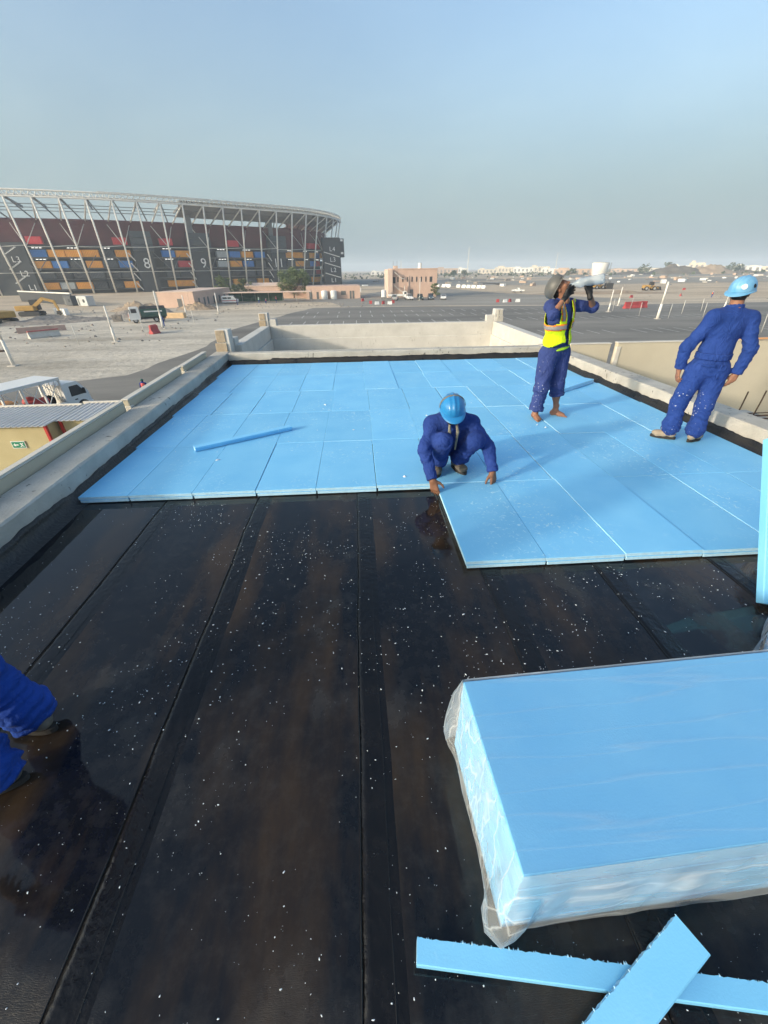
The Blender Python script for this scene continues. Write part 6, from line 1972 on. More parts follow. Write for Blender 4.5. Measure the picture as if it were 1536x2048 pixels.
MB().box(-2.19, -0.185, 0.955, 2.19, 0.185, 1.15).build('red_top', mat('faded red paint', (0.42, 0.13, 0.12), 0.8, 0.2, 2), e)
o = MB().prism([(-0.4, 0), (-0.15, 0.9), (0.15, 0.9), (0.4, 0)], 0, -3.6, 3.6).build('jersey_barrier', mat('faded pink barrier', (0.40, 0.28, 0.23), 0.9, 0.15, 1)); o.location = (-57.0, 83.0, GZ); o.rotation_euler = (0, 0, R(38)); tag(o, 'long faded pink barrier behind the grey one on the left gravel', 'barrier')
barrier(me_br, 'plastic_barrier', -35.2, 78.2, R(80), 'red plastic barrier standing on the gravel below the tipper truck', 'red plastic barriers', 1.5)
barrier(me_br, 'plastic_barrier', -34.6, 77.0, R(70), 'second red plastic barrier beside the one below the tipper truck', 'red plastic barriers', 1.5)
for i, (x, y) in enumerate(((67.4, 107.6), (69.2, 108.1), (71.0, 108.6), (72.6, 109.2))):
    barrier(me_br, 'plastic_barrier', x, y, R(10), 'red plastic barrier, %s of four in the car park right of the drinking man' % ordn[i], 'red plastic barriers', 1.7)
for i, (x, y) in enumerate(((141, 188), (92, 146), (112, 150))):
    barrier(me_br, 'plastic_barrier', x, y, R(20 * i), ['red barrier right of the lone yellow loader', 'small red barrier left on the tan bank', 'red barrier near white stones by the thick pole', 'red barrier in mid field', 'red barrier close to the back-turned man',
            'red barrier behind the lone pickup', 'second red barrier behind the lone pickup'][i], 'red plastic barriers', 0.9).scale.x = 0.7
for i, (x, y, m_, l_) in enumerate(((4.6, 138.5, M_RED, 'red and white barrier, leftmost in the yard before the pink building'), (6.4, 135, M_WH, 'white barrier second in the yard before the pink building'), (8.4, 137, M_RED, 'red barrier third in the yard before the pink building'),
        (10.2, 134.5, M_WH, 'white barrier fourth in the yard before the pink building'), (11.6, 139.5, M_RED, 'red barrier last in the yard before the pink building'), (2.4, 151, M_RED, 'red barrier by the roadside right of the long pink building'),
        (43.5, 136, M_RED, 'red barrier first of the cluster above the right terrace pillar'), (45.5, 135, M_WH, 'white barrier second of the cluster above the right terrace pillar'), (47.5, 136.5, M_RED, 'red barrier third of the cluster above the right terrace pillar'), (49.6, 135.5, M_WH, 'white barrier last of the cluster above the right terrace pillar'))):
    barrier(me_bw if m_ is M_WH else me_br, 'plastic_barrier', x, y, R(15 * (i % 3)), l_, 'barriers in the yard', 1.0).scale.x = 0.5

# ---- pink buildings
def windows(e, rects, y, m=M_GLASS, nm='window', fr=M_PINKD):
    for (x0, z0, x1, z1) in rects:
        w_ = MB().box(x0, y - 0.05, z0, x1, y + 0.12, z1).build(nm, m, e)
        MB().box(x0 - 0.12, y - 0.12, z0 - 0.16, x1 + 0.12, y - 0.052, z0 - 0.002).build('sill', fr, w_)
e = empty('pink_building', (21.2, 168.0, GZ), R(2), 'two storey pink building with outside stairs in the middle distance', 'building')
b_ = MB(); b_.box(-7.6, 0, 0, 9.0, 13, 8.9); b_.build('wall', M_PINK, e)
MB().box(-9.2, -1.2, 0, -7.601, 12, 9.0).build('side_wing', M_PINKD, e)
b_ = MB(); b_.box(-7.7, -0.15, 8.901, 9.1, 13.1, 9.25); b_.build('parapet', M_PINK, e)
windows(e, [(-7.3, 4.6, -6.4, 6.6), (-5.7, 5.0, -5.25, 6.6), (-3.9, 5.0, -3.45, 6.6), (-2.2, 5.0, -1.75, 6.6), (-0.5, 5.0, -0.05, 6.6), (1.2, 5.0, 1.65, 6.6), (2.9, 5.0, 3.35, 6.6), (4.6, 5.0, 5.05, 6.6), (6.2, 4.9, 7.2, 6.6)], 0)
windows(e, [(-1.0, 0, 0.2, 2.6)], 0, M_DOOR, 'door')
b_ = MB(); b_.box(-1.8, -0.25, 0, -1.5, -0.001, 7); b_.build('pilaster', M_PINKD, e)
for (a, c) in (((-7.0, -1.2, 8.2), (-4.4, -1.2, 6.2)), ((-4.4, -1.2, 6.1), (-3.2, -1.2, 6.1)), ((-7.0, -1.2, 4.0), (-3.2, -1.2, 1.2)), ((-3.2, -1.2, 3.9), (-3.2, -1.2, 0))):
    b_ = MB(); b_.bar(a, c, 1.0, 0.14); b_.build('stair_flight', M_STEEL, e)
MB().chbox(-6.6, 3, 9.26, -5.2, 5, 10.1, 0.05).build('roof_box', M_PINKD, e)
MB().tube([(3.2, 4, 9.26), (3.2, 4, 10.9)], 0.7, 12).build('water_tank', M_WH, e)
for x in (-7.0, -5.6): MB().tube([(x, 2, 9.2), (x, 2, 11.6)], 0.05, 5).build('antenna', M_STEELD, e)
e = empty('water_tank', (10.3, 164, GZ), 0, 'white water tank standing left of the two storey pink building', 'tank')
MB().tube([(0, 0, 0.5), (0, 0, 2.6), (0, 0, 2.8)], [0.95, 0.95, 0.5], 14).build('tank_shell', M_WH, e); MB().box(-0.9, -0.9, 0, 0.9, 0.9, 0.49).build('tank_stand', M_STEELD, e)
e = empty('flatbed_truck', (15.2, 159.6, GZ), R(0), 'white flatbed truck parked behind the cars at the pink building', 'truck')
MB().box(-3.6, -1.1, 0.95, 1.5, 1.1, 1.5).build('flat_bed', M_WH, e)
MB().prism([(1.6, 0.6), (1.6, 2.4), (2.7, 2.4), (3.2, 1.5), (3.2, 0.6)], 1, -1.05, 1.05).build('cab', M_WH, e)
MB().box(1.9, -1.06, 1.5, 2.7, -1.052, 2.2).build('side_window', M_GLASS, e)
for s_ in (-1, 1):
    for xx in (2.4, -2.2): wheel(e, xx, s_ * 0.9, 0.42)

e = empty('pink_house', (-52.6, 136.6, GZ), R(-4), 'low pink house with a single grey door left of the van', 'house')
b_ = MB(); b_.box(-5.4, 0, 0, 5.2, 32, 3.9); b_.build('wall', M_PINK, e)
b_ = MB(); b_.box(-5.5, -0.1, 3.901, 5.3, 32, 4.15); b_.build('parapet', M_PINKD, e)
windows(e, [(0.2, 0, 1.5, 2.3)], 0, M_DOOR, 'door')
for yy in (3, 7, 10, 15, 20, 25): MB().box(5.201, yy, 0.3, 5.26, yy + 1.1, 2.3).build('window', M_DOOR, e)
MB().box(3.4, -0.06, 0, 3.6, -0.001, 3.9).build('downpipe', M_PINKD, e)
e = empty('pink_annexe', (-32, 176, GZ), R(2), 'long low pink building behind the canopy and the big tree', 'building')
MB().box(-9.5, 0, 0, 14, 8, 4.0).build('wall', M_PINK, e)
MB().box(14.001, -10, 0, 33.5, 6, 4.1).build('wall', M_PINK, e)
MB().prism([(-0.2, 4.0), (8.2, 4.0), (8.2, 4.3), (4, 5.2), (-0.2, 4.3)], 0, -9.6, 9.0).build('roof', M_PINKD, e)
windows(e, [(15, 0, 16, 2.3), (17.6, 0, 18.4, 2.3), (26.5, 1.2, 28.2, 2.5), (29.6, 0, 30.3, 2.5), (30.6, 0, 31.3, 2.5)], -10, M_DOOR, 'window')
for x in (20.5, 23.8):
    MB().tube([(x, -11.2, 0), (x, -11.2, 2.6), (x, -11.2, 2.8)], [1.15, 1.15, 0.6], 14).build('water_tank', M_WH, e)
e = empty('canopy', (-30.0, 157.5, GZ), R(1.5), 'white roofed parking canopy with green netting below', 'canopy')
MB().chbox(-14, -2.4, 2.75, 15, 2.8, 2.98, 0.03).build('canopy_roof', M_PINKD, e)
M_NET = mat('green netting', (0.055, 0.13, 0.09), 0.9, 0.2, 1)
MB().box(-13.6, 2.3, 0.1, 5.0, 2.36, 2.6).build('netting', M_NET, e)
for x in (-13.5, -9, -4.5, 0, 4.8, 9.5, 14.5): MB().tube([(x, 2.1, 0), (x, 2.1, 2.74)], 0.08, 6).build('post', M_STEEL, e)
e = empty('green_truck', (-1.0, 201, GZ), R(8), 'white cab truck with dark load beyond the long pink building', 'truck')
MB().chbox(-7, -1.2, 1.0, 1.2, 1.2, 2.4, 0.1).build('load_bed', M_GREENT, e)
MB().prism([(1.4, 0.6), (1.4, 3.0), (3.0, 3.0), (3.5, 1.9), (3.5, 0.6)], 1, -1.2, 1.2).build('cab', M_WH, e); MB().box(2.0, -1.21, 1.8, 3.0, -1.203, 2.7).build('side_window', M_GLASS, e)
for s_ in (-1, 1):
    for xx in (2.6, -4, -5.4): wheel(e, xx, s_ * 1.0, 0.5)

# stadium forecourt: low dark wall and cabins
e = empty('site_wall', (-110, 168, GZ), R(-38.5), 'low dark site wall with white coping in front of the stadium', 'wall')
MB().box(-24, 0, 0, 22, 0.4, 3.3).build('wall_body', M_DARKW, e); MB().box(-24.1, -0.1, 3.301, 22.1, 0.5, 3.65).build('coping', M_STEELW, e)
for i, (x, y, w_, m_, lab) in enumerate(((-86, 150, 5.6, M_CONT['grey'], 'pale grey site cabin below the stadium struts'), (-92.5, 153.5, 4.6, M_CONT['slate'], 'dark grey site cabin left of the pale one'))):
    e = empty('site_cabin', (x, y, GZ), R(-33), lab, 'cabin', 'site cabins')
    MB().chbox(-w_/2, -1.2, 0.1, w_/2, 1.2, 2.9, 0.05).build('cabin_body', m_, e)
    MB().box(-w_/2 + 0.4, -1.22, 0.2, -w_/2 + 1.3, -1.202, 2.2).build('door', M_DOOR, e); MB().box(0.4, -1.22, 1.1, 1.6, -1.202, 2.0).build('window', M_GLASS, e)
for i in range(4):
    o = MB().chbox(-0.55, -0.5, 0, 0.55, 0.5, 1.5, 0.06).build('white_block', M_WH); o.location = (-76.5 + 1.25 * i, 119.5 - 0.9 * i, GZ); o.rotation_euler = (0, 0, R(-36))
    tag(o, 'white water cube, %s of four left of the rubble by the excavators' % ordn[i], 'tank', 'white water cubes')
e = empty('concrete_block', (-51.5, 99.0, GZ), R(20), 'grey concrete block left of the tipper truck', 'block')
MB().chbox(-0.9, -0.6, 0, 0.9, 0.6, 1.3, 0.04).build('block_body', M_RUB, e); MB().tube([(-0.3, 0, 1.29), (-0.2, 0, 1.5), (0.2, 0, 1.5), (0.3, 0, 1.29)], 0.03, 5).build('lifting_loop', M_RUST, e)
o = MB().chbox(-2.4, -0.7, 0, 2.4, 0.7, 1.1, 0.05).build('timber_crate', mat('pale timber', (0.62, 0.44, 0.26), 0.85, 0.15, 2)); o.location = (-41.5, 104.5, GZ); o.rotation_euler = (0, 0, R(-4)); tag(o, 'pale timber crate lying between the tipper truck and the pink house', 'crate')
e = empty('beam_scrap', (-48.3, 61.0, GZ), R(20), 'dark bent steel scrap sticking out of the left gravel', 'scrap')
b_ = MB(); b_.bar((0, 0, 0.1), (-1.1, 0.3, 1.3), 0.12, 0.12); b_.build('steel_arm', M_RUST, e); MB().chbox(-0.9, -0.3, 0, 0.3, 0.3, 0.22, 0.03).build('foot', M_RUST, e)

# ---- storage tank, masts, far skyline
e = empty('storage_tank', (186, 344, GZ), 0, 'big white storage tank with flared top on the right horizon', 'tank')
MB().tube([(0, 0, 0), (0, 0, 4.2), (0, 0, 5.0), (0, 0, 11.2), (0, 0, 11.6)], [4.9, 5.0, 5.3, 6.1, 5.8], 28).build('tank_shell', M_STEELW, e, True)
MB().tube([(0, 0, 11.65), (0, 0, 12.1)], [6.0, 1.0], 28).build('tank_lid', M_STEEL, e)
for s_ in (-0.3, 0.3): MB().tube([(5.0 + s_, -4.5, 0), (5.4 + s_, -4.7, 11.5)], 0.1, 5).build('ladder_rail', M_STEELD, e)
M_FARB = mat('far cream building', (0.60, 0.54, 0.44), 0.9, 0.08, 0.05)
M_FARW = mat('far white building', (0.72, 0.70, 0.66), 0.9, 0.05, 0.05)
M_FARP = mat('far brown building', (0.46, 0.34, 0.26), 0.9, 0.08, 0.05)
sky_list = [(0.289, 900, 46, 12, M_FARB, 'cream block'), (0.335, 980, 70, 17, M_FARB, 'long cream block'), (0.368, 960, 50, 15, M_FARW, 'white block'), (0.405, 1000, 52, 18, M_FARB, 'cream block'), (0.428, 900, 40, 12, M_FARW, 'low white hall'),
            (0.452, 760, 46, 9, M_FARW, 'low white hall'), (0.485, 640, 70, 11, M_FARP, 'brown hall'), (0.60, 820, 60, 8, M_FARP, 'low brown hall'), (0.725, 760, 34, 15, M_FARW, 'white block'), (0.762, 800, 30, 22, M_FARB, 'cream block with tower'),
            (0.80, 820, 46, 13, M_FARB, 'cream block'), (0.882, 640, 40, 13, M_FARW, 'white block'), (0.915, 720, 50, 11, M_FARB, 'cream hall'), (0.09, 1100, 60, 9, M_FARP, 'low brown hall'), (0.05, 900, 34, 10, M_FARW, 'low white house'), (0.20, 1000, 60, 16, M_FARP, 'brown hill block'),
            (0.235, 1050, 30, 16, M_FARW, 'white block'), (0.66, 900, 50, 9, M_FARB, 'cream hall')]
sky_list.sort()
for i, (bx_, d, w_, h, m_, nm) in enumerate(sky_list):
    h *= 0.6; w_ *= 0.8
    e = empty('far_building', (bx_ * d, d, GZ), math.atan2(-bx_, 1), 'distant %s on the skyline, %s building counted from the stadium' % (nm, ['first','second','third','fourth','fifth','sixth','seventh','eighth','ninth','tenth','eleventh','twelfth','thirteenth','fourteenth','fifteenth','sixteenth','seventeenth','eighteenth'][i]), 'building', 'distant skyline buildings')
    MB().box(-w_/2, 0, 0, w_/2, 14, h).build('wall', m_, e)
    MB().box(-w_/2 + w_ * 0.1, 2, h + 0.01, -w_/2 + w_ * 0.35, 10, h + h * 0.25).build('roof_house', m_, e)
    k = int(w_ / 7)
    for j in range(k):
        x = -w_/2 + (j + 0.3) * w_ / k
        MB().box(x, -0.2, h * 0.25, x + w_ / k * 0.4, -0.01, h * 0.75).build('window', M_STEELD, e)
for (bx_, d, h, lab) in ((0.245, 800, 40, 'tall lattice mast on the skyline left of the cream blocks'), (0.440, 900, 34, 'thin mast on the skyline right of the drinking man'), (0.10, 820, 22, 'short mast on the skyline left of the pink building')):
    o = MB().tube([(0, 0, 0), (0, 0, h)], [0.9, 0.4], 5).build('radio_mast', M_STEEL); o.location = (bx_ * d, d, GZ); tag(o, lab, 'mast', 'masts on the skyline')

# ---- trees
M_LEAF = mat('dusty green leaves', (0.075, 0.105, 0.035), 0.8, 0.3, 1.2, col2=(0.15, 0.19, 0.075))
M_LEAFD = mat('dark olive leaves', (0.045, 0.065, 0.030), 0.8, 0.3, 1.2, col2=(0.09, 0.115, 0.05))
M_BARK = mat('grey bark', (0.13, 0.10, 0.075), 0.9, 0.2, 4)
def tree(x, y, h, rx, label, leaves, m, seed, trunk_h=0.3, leaf=0.28, group='trees'):
    rt_ = random.Random(seed)
    e = empty('tree', (x, y, GZ), 0, label, 'tree', group)
    b_ = MB(); tips = []
    b_.tube([(0, 0, 0), (0.1, 0, h * trunk_h * 0.6), (0.0, 0.1, h * trunk_h)], [h * 0.035, h * 0.028, h * 0.022], 7)
    for i in range(11):
        a = 6.283 * i / 11 + rt_.random() * 0.5; el = 0.35 + 0.9 * rt_.random()
        ln = h * (0.35 + 0.25 * rt_.random())
        p1 = (math.cos(a) * rx * 0.35, math.sin(a) * rx * 0.35, h * trunk_h + ln * 0.45 * el)
        p2 = (math.cos(a) * rx * (0.5 + 0.35 * rt_.random()), math.sin(a) * rx * 0.7, min(h * 0.9, h * trunk_h + ln * el))
        b_.tube([(0, 0, h * trunk_h * (0.7 + 0.3 * rt_.random())), p1, p2], [h * 0.014, h * 0.009, h * 0.004], 5); tips.append(p2)
    b_.build('trunk', M_BARK, e, True)
    cl = []
    for i in range(34):
        a = 6.283 * rt_.random(); r_ = rx * math.sqrt(rt_.random()) * 0.86; zz = h * (trunk_h * 0.75 + (0.97 - trunk_h * 0.75) * rt_.random())
        k = 1 - max(0, (zz / h - 0.55) / 0.45) ** 1.6 * 0.75
        cl.append((math.cos(a) * r_ * k, math.sin(a) * r_ * k, zz, rx * (0.14 + 0.16 * rt_.random())))
    for t_ in tips: cl.append((*t_, rx * 0.22))
    b_ = MB()
    for i in range(leaves):
        c = cl[rt_.randrange(len(cl))]
        d = Vector((rt_.gauss(0, 1), rt_.gauss(0, 1), rt_.gauss(0, 1))).normalized() * c[3] * (rt_.random() ** 0.45)
        p = Vector(c[:3]) + Vector((d.x, d.y, d.z * 0.75))
        u = Vector((rt_.gauss(0, 1), rt_.gauss(0, 1), rt_.gauss(0, 0.6))).normalized() * leaf * (0.6 + 0.8 * rt_.random()); w_ = u.orthogonal().normalized() * leaf * 0.45
        b_.add([p - u, p + w_, p + u, p - w_], [(0, 1, 2, 3)])
    b_.build('crown', m, e, fix=False)
    return e
tree(-23.5, 176.5, 10.0, 7.2, 'big spreading green tree in front of the stadium', 6500, M_LEAF, 1, 0.22, 0.30)
tree(-50.0, 178, 7.6, 3.2, 'slim green tree between the pink house and the van', 1700, M_LEAF, 2, 0.3, 0.28)
tree(-42.5, 176, 6.4, 4.2, 'bushy dark tree behind the white van', 2200, M_LEAFD, 3, 0.15, 0.28)
tree(28.8, 163.5, 4.6, 1.9, 'small round tree at the right corner of the pink building', 1100, M_LEAF, 4, 0.3, 0.2)
for i, (bx_, d, h, lab) in enumerate(((0.643, 560, 11, 'dark round tree on the skyline right of the tank'), (0.697, 600, 13, 'dark tree on the skyline left of the earth mound'), (0.845, 620, 12, 'dark tree on the skyline above the blue helmet'), (0.862, 640, 11, 'wide dark tree on the skyline beside the one above the blue helmet'), (0.478, 560, 8, 'dark tree left of the storage tank'),
                                      (0.215, 620, 7, 'small dark tree on the skyline right of the pink building'), (0.238, 640, 7, 'second small dark tree right of the pink building'))):
    tree(bx_ * d, d, h, h * 0.75, lab, 500, M_LEAFD, 10 + i, 0.2, 0.9, 'dark trees on the skyline')
# low scrub far off
mb = MB(); rq = random.Random(31)
for i in range(900):
    d = 520 + 700 * rq.random(); b0 = -0.02 + 1.0 * rq.random()
    x, y = b0 * d, d; s_ = 0.8 + 1.6 * rq.random()
    for j in range(3):
        u = Vector((rq.gauss(0, 1), rq.gauss(0, 1), 0)).normalized() * s_; h = s_ * (0.6 + rq.random())
        mb.add([(x - u.x, y - u.y, GZ), (x + u.x, y + u.y, GZ), (x + u.x * 0.6, y + u.y * 0.6, GZ + h), (x - u.x * 0.5, y - u.y * 0.5, GZ + h * 0.8)], [(0, 1, 2, 3)])
tag(mb.build('far_scrub', M_LEAFD, fix=False), 'low scrub and clutter along the horizon', 'scrub', kind='stuff')
# far site clutter: pale blocks, containers
rq = random.Random(8)
mb = MB()
for i in range(170):
    d = 230 + 420 * rq.random(); b0 = 0.02 + 0.95 * rq.random(); x, y = b0 * d, d; s_ = 0.6 + 1.8 * rq.random()
    M_ = Matrix.Translation((x, y, GZ)) @ Matrix.Rotation(rq.random() * 3, 4, 'Z')
    mb.box(-s_, -s_ * 0.5, 0, s_, s_ * 0.5, s_ * (0.3 + 0.6 * rq.random()), rq.randrange(4), M_)
tag(mb.build('far_site_clutter', [M_CONCB, M_RUB, M_FARP, M_WH]), 'pallets and blocks strewn over the far site', 'clutter', kind='stuff')

# ---- kiosks by the building
M_KIOSK = mat('yellow kiosk wall', (0.44, 0.37, 0.20), 0.85, 0.06, 1.0, col2=(0.49, 0.42, 0.235))
M_KRED = mat('red corner post', (0.48, 0.035, 0.03), 0.6, 0.08, 1)
M_CORR = mat('ribbed grey roof', (0.52, 0.51, 0.50), 0.5, 0.08, 1, col2=(0.60, 0.59, 0.58))
M_SIGNG = mat('exit sign green', (0.02, 0.22, 0.12), 0.5, 0.05, 5)
def kiosk(x, y, w_, d, label, rz=0.0):
    """x,y: right front corner"""
    e = empty('kiosk', (x, y, GZ), rz, label, 'kiosk', 'yellow kiosks with ribbed roofs')
    MB().box(-w_, 0.02, 0, 0, d, 2.42).build('wall', M_KIOSK, e)
    for xx in (-w_, 0):
        for yy in (0, d): MB().chbox(xx - 0.07, yy - 0.07, 0, xx + 0.07, yy + 0.07, 2.44, 0.01).build('corner_post', M_KRED, e)
    # sloping ribbed roof
    r_ = MB(); n = int((w_ + 0.3) / 0.26); rows = [[], []]
    for i in range(n):
        x0 = -w_ - 0.15 + (w_ + 0.3) * i / n; st_ = (w_ + 0.3) / n
        for (a, z) in ((0, 0), (0.62, 0), (0.70, 0.055), (0.92, 0.055)):
            rows[0].append((x0 + a * st_, -0.22, 2.46 + z)); rows[1].append((x0 + a * st_, d + 0.1, 2.56 + z))
    rows[0].append((0.15, -0.22, 2.46)); rows[1].append((0.15, d + 0.1, 2.56))
    r_.grid(rows); ro = r_.build('roof', M_CORR, e); ro.modifiers.new('t', 'SOLIDIFY').thickness = 0.02
    MB().chbox(-w_ - 0.2, d + 0.101, 2.50, 0.2, d + 0.24, 2.68, 0.01).build('roof_flashing', M_CAP, ro)
    MB().prism([(-0.02, 2.40), (d, 2.40), (d, 2.54), (-0.02, 2.45)], 0, -0.02, 0.02).build('gable', M_KIOSK, e)
    return e
kk = kiosk(-15.95, 20.6, 6.0, 2.9, 'yellow kiosk with green exit sign left of the roof')
kiosk(-13.5, 21.4, 2.2, 2.5, 'smaller yellow kiosk next to the one with the exit sign')
# exit sign
sg = MB().box(-2.02, -0.03, 1.28, -1.34, -0.002, 1.66).build('exit_sign', M_WHITE, kk)
MB().box(-1.99, -0.036, 1.31, -1.37, -0.0305, 1.63).build('sign_field', M_SIGNG, sg)
def flat(outl, nm): MB().prism(outl, 1, -0.041, -0.0365).build(nm, M_WHITE, sg)
flat([(-1.93, 1.47), (-1.83, 1.56), (-1.83, 1.50), (-1.68, 1.50), (-1.68, 1.44), (-1.83, 1.44), (-1.83, 1.38)], 'arrow')
flat([(-1.60, 1.53), (-1.55, 1.57), (-1.50, 1.53), (-1.44, 1.58), (-1.42, 1.56), (-1.49, 1.49), (-1.47, 1.44), (-1.42, 1.37), (-1.45, 1.35), (-1.51, 1.42), (-1.56, 1.36), (-1.62, 1.36), (-1.62, 1.39), (-1.57, 1.39), (-1.54, 1.46), (-1.57, 1.50)], 'running_figure')

# ---- caged truck
def caged_truck():
    e = empty('caged_truck', (-22.0, 30.4, GZ + 0.012), R(71), 'white truck with roofed mesh cage on its bed, cab pointing right', 'truck')
    # local x forward, right side is -y; cab back wall at x = 0.2
    cab = MB().prism([(0.15, 0.55), (0.15, 2.18), (0.4, 2.28), (1.35, 2.25), (1.95, 1.45), (2.05, 0.55)], 1, -0.98, 0.98).build('cab', M_WH, e)
    for s_ in (-1, 1):
        MB().prism([(0.55, 1.32), (0.60, 2.02), (1.28, 2.02), (1.72, 1.42), (1.70, 1.32)], 1, s_ * 0.986 - 0.006, s_ * 0.986 + 0.006).build('side_window', M_GLASS, e)
        MB().chbox(1.50, s_ * 1.12 - 0.10, 1.35, 1.60, s_ * 1.12 + 0.10, 1.75, 0.02).build('mirror', M_MACH, e)
        MB().chbox(0.72, s_ * 0.99 - 0.012, 1.02, 0.95, s_ * 0.99 + 0.012, 1.10, 0.008).build('door_handle', M_MACH, e)
        MB().tube([(1.28, s_ * 0.99, 0.42), (1.28, s_ * 0.93, 0.42)], 0.52, 18).build('wheel_arch', M_MACH, e)
        for xx in (1.28, -2.9): wheel(e, xx, s_ * 0.85, 0.40, 0.24)
    MB().add([(1.40, -0.86, 2.16), (1.40, 0.86, 2.16), (1.93, 0.90, 1.52), (1.93, -0.90, 1.52)], [(0, 1, 2, 3)]).build('windscreen', M_GLASS, e)
    MB().chbox(1.95, -1.0, 0.4, 2.12, 1.0, 0.72, 0.03).build('bumper', M_WH, e)
    L0, L1 = -5.2, 0.05
    MB().box(L0, -1.05, 0.62, L1, 1.05, 0.80).build('bed_floor', M_MACH, e)
    for s_ in (-1, 1): MB().chbox(L0, s_ * 1.06 - 0.03, 0.62, L1, s_ * 1.06 + 0.03, 1.12, 0.01).build('bed_side', M_WH, e)
    roof_ = MB().chbox(L0 - 0.05, -1.12, 2.72, L1 + 0.05, 1.12, 2.80, 0.02).build('cage_roof', M_WH, e)
    xs = [L0 + 0.03, L0 + 1.32, L0 + 2.62, L0 + 3.92, L1 - 0.03]
    for s_ in (-1, 1):
        for x in xs: MB().bar((x, s_ * 1.05, 1.13), (x, s_ * 1.05, 2.71), 0.15, 0.08).build('cage_post', M_WH, e)
        for i in range(4):
            a, b_ = xs[i] + 0.04, xs[i + 1] - 0.04
            if s_ > 0: continue
            MB().bar((a, s_ * 1.06, 1.16), (b_, s_ * 1.06, 2.70), 0.035, 0.035).build('cage_brace', M_WH, e)
            MB().bar((b_, s_ * 1.08, 1.16), (a, s_ * 1.08, 2.70), 0.035, 0.035).build('cage_brace', M_WH, e)
        MB().bar((L0, s_ * 1.05, 2.66), (L1, s_ * 1.05, 2.66), 0.09, 0.12).build('cage_rail', M_WH, e)
    for y in (-0.5, 0, 0.5): MB().bar((L1, y, 1.13), (L1, y, 2.71), 0.05, 0.05).build('cage_post', M_WH, e)
    # load
    o = SDF(0.06); o.cone((-2.2, -0.4, 1.2), (-0.9, -0.3, 1.35), 0.36, 0.30); o.ell((-1.6, 0.1, 1.5), (0.45, 0.4, 0.3))
    ob = np_obj('red_tarpaulin', [o.mesh(0.05)], M_RED); ob.parent = None
    ob.matrix_world = Matrix.Translation(e.location) @ Matrix.Rotation(R(71), 4, 'Z'); tag(ob, 'crumpled red tarpaulin inside the truck cage', 'tarpaulin')
    ob = MB().chbox(-0.4, -0.45, 0, 0.4, 0.45, 1.1, 0.02).build('wooden_box', M_PLANK); ob.matrix_world = Matrix.Translation(e.location) @ Matrix.Rotation(R(71), 4, 'Z') @ Matrix.Translation((-3.3, -0.35, 0.81)); tag(ob, 'brown box standing inside the truck cage', 'box')
    ob = MB().tube([(0, -0.1, 0), (0, 0.1, 0)], 0.42, 16).build('spare_wheel', M_TYRE); ob.matrix_world = Matrix.Translation(e.location) @ Matrix.Rotation(R(71), 4, 'Z') @ Matrix.Translation((-0.55, -0.2, 1.23)); tag(ob, 'round spare tyre behind the truck cab inside the cage', 'tyre')
caged_truck()

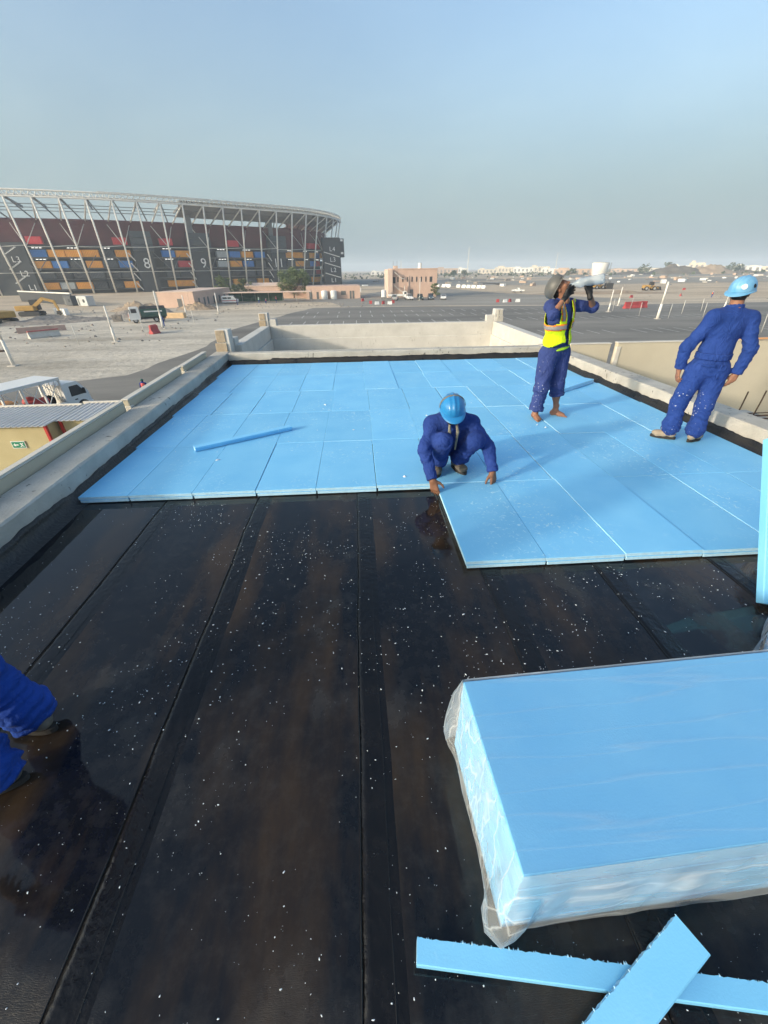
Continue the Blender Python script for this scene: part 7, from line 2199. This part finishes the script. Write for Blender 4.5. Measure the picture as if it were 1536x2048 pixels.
# ---- far people
def small_person(x, y, face, label, vest, helm, stoop=0.0, h=1.74):
    k = h / 1.75
    s = SDF(0.05)
    ca, sa = math.cos(face), math.sin(face)
    g = lambda f, l, z: V3((x + (f * ca - l * sa) * k, y + (f * sa + l * ca) * k, GZ + z * k))
    st_ = stoop
    hip = 0.92 - 0.1 * st_; sh = 1.42 - 0.45 * st_; fx = 0.45 * st_
    for q in (-1, 1):
        s.chain([g(0, q * 0.09, hip), g(0.03 + 0.08 * st_, q * 0.11, 0.48), g(0, q * 0.11, 0.06)], [0.10, 0.075, 0.06]); s.cone(g(0, q * 0.11, 0.05), g(0.14, q * 0.12, 0.04), 0.05, 0.04)
        s.chain([g(fx, q * 0.19, sh), g(fx + 0.05, q * 0.25, sh - 0.28), g(fx + 0.15, q * 0.22, sh - 0.52)], [0.065, 0.055, 0.045])
    s.chain([g(0, 0, hip), g(fx * 0.5, 0, (hip + sh) / 2), g(fx, 0, sh - 0.03)], [0.14, 0.145, 0.15])
    s.cone(g(fx, 0, sh), g(fx * 1.2, 0, sh + 0.12), 0.06, 0.05)
    s.ell(g(fx * 1.25, 0, sh + 0.2), (0.085, 0.085, 0.115))
    b_ = np_obj('person', [s.mesh(0.035)], M_COVER); tag(b_, label, 'person', 'people far down on the site')
    v_ = SDF(0.05); v_.chain([g(0, 0, hip + 0.1), g(fx * 0.5, 0, (hip + sh) / 2), g(fx, 0, sh - 0.06)], [0.165, 0.17, 0.165]); np_obj('safety_vest', [v_.mesh(0.035)], vest, b_)
    h_ = SDF(0.02); h_.ell(g(fx * 1.25, 0, sh + 0.25), (0.125, 0.125, 0.095)); np_obj('helmet', [h_.mesh(0.03)], helm, b_)
    return b_
M_DGREEN = mat('dark green cap', (0.02, 0.10, 0.07), 0.5, 0.1, 5); M_OV = mat('orange vest', (0.75, 0.16, 0.03), 0.8, 0.08, 5); M_PKV = mat('red pink vest', (0.75, 0.13, 0.12), 0.8, 0.1, 5)
small_person(-17.3, 33.9, R(100), 'person in green cap and red vest walking behind the left parapet', M_PKV, M_DGREEN)
small_person(-28.9, 147.5, R(-60), 'bending worker in orange on the tan strip before the canopy', M_OV, M_WH, 0.7)
small_person(-26.2, 151.5, R(180), 'worker in orange standing at the canopy edge', M_OV, M_OV)
small_person(-31.6, 150.2, R(90), 'worker in pale vest walking left of the orange workers', mat('pale green vest', (0.35, 0.55, 0.35), 0.8, 0.1, 5), M_WH)
small_person(-37.0, 143.5, R(0), 'person in dark clothes below the white van', mat('dark jacket', (0.03, 0.035, 0.05), 0.8, 0.1, 5), M_MACH)
small_person(-37.6, 88.5, R(40), 'person in dark clothes walking beside the tipper truck', mat('dark jacket', (0.03, 0.035, 0.05), 0.8, 0.1, 5), M_MACH)
small_person(116, 141, R(0), 'person in orange on the sandy field left of the back-turned man', M_OV, M_WH)
# ================================================================== air
hm = bpy.data.materials.new('desert haze'); hm.use_nodes = True
nt = hm.node_tree
for n_ in list(nt.nodes):
    if n_.type == 'BSDF_PRINCIPLED': nt.nodes.remove(n_)
pv = nt.nodes.new('ShaderNodeVolumePrincipled')
pv.inputs['Color'].default_value = (0.80, 0.90, 1.0, 1)
pv.inputs['Density'].default_value = HAZE_DENSITY = 0.00045
pv.inputs['Anisotropy'].default_value = 0.1
nt.links.new(pv.outputs[0], nt.nodes['Material Output'].inputs['Volume'])
hz = MB().box(-4300, -4300, GZ - 1.0, 4300, 4300, 46.0).build('haze', hm)
tag(hz, 'pale dusty air over the whole site', 'haze', kind='stuff')
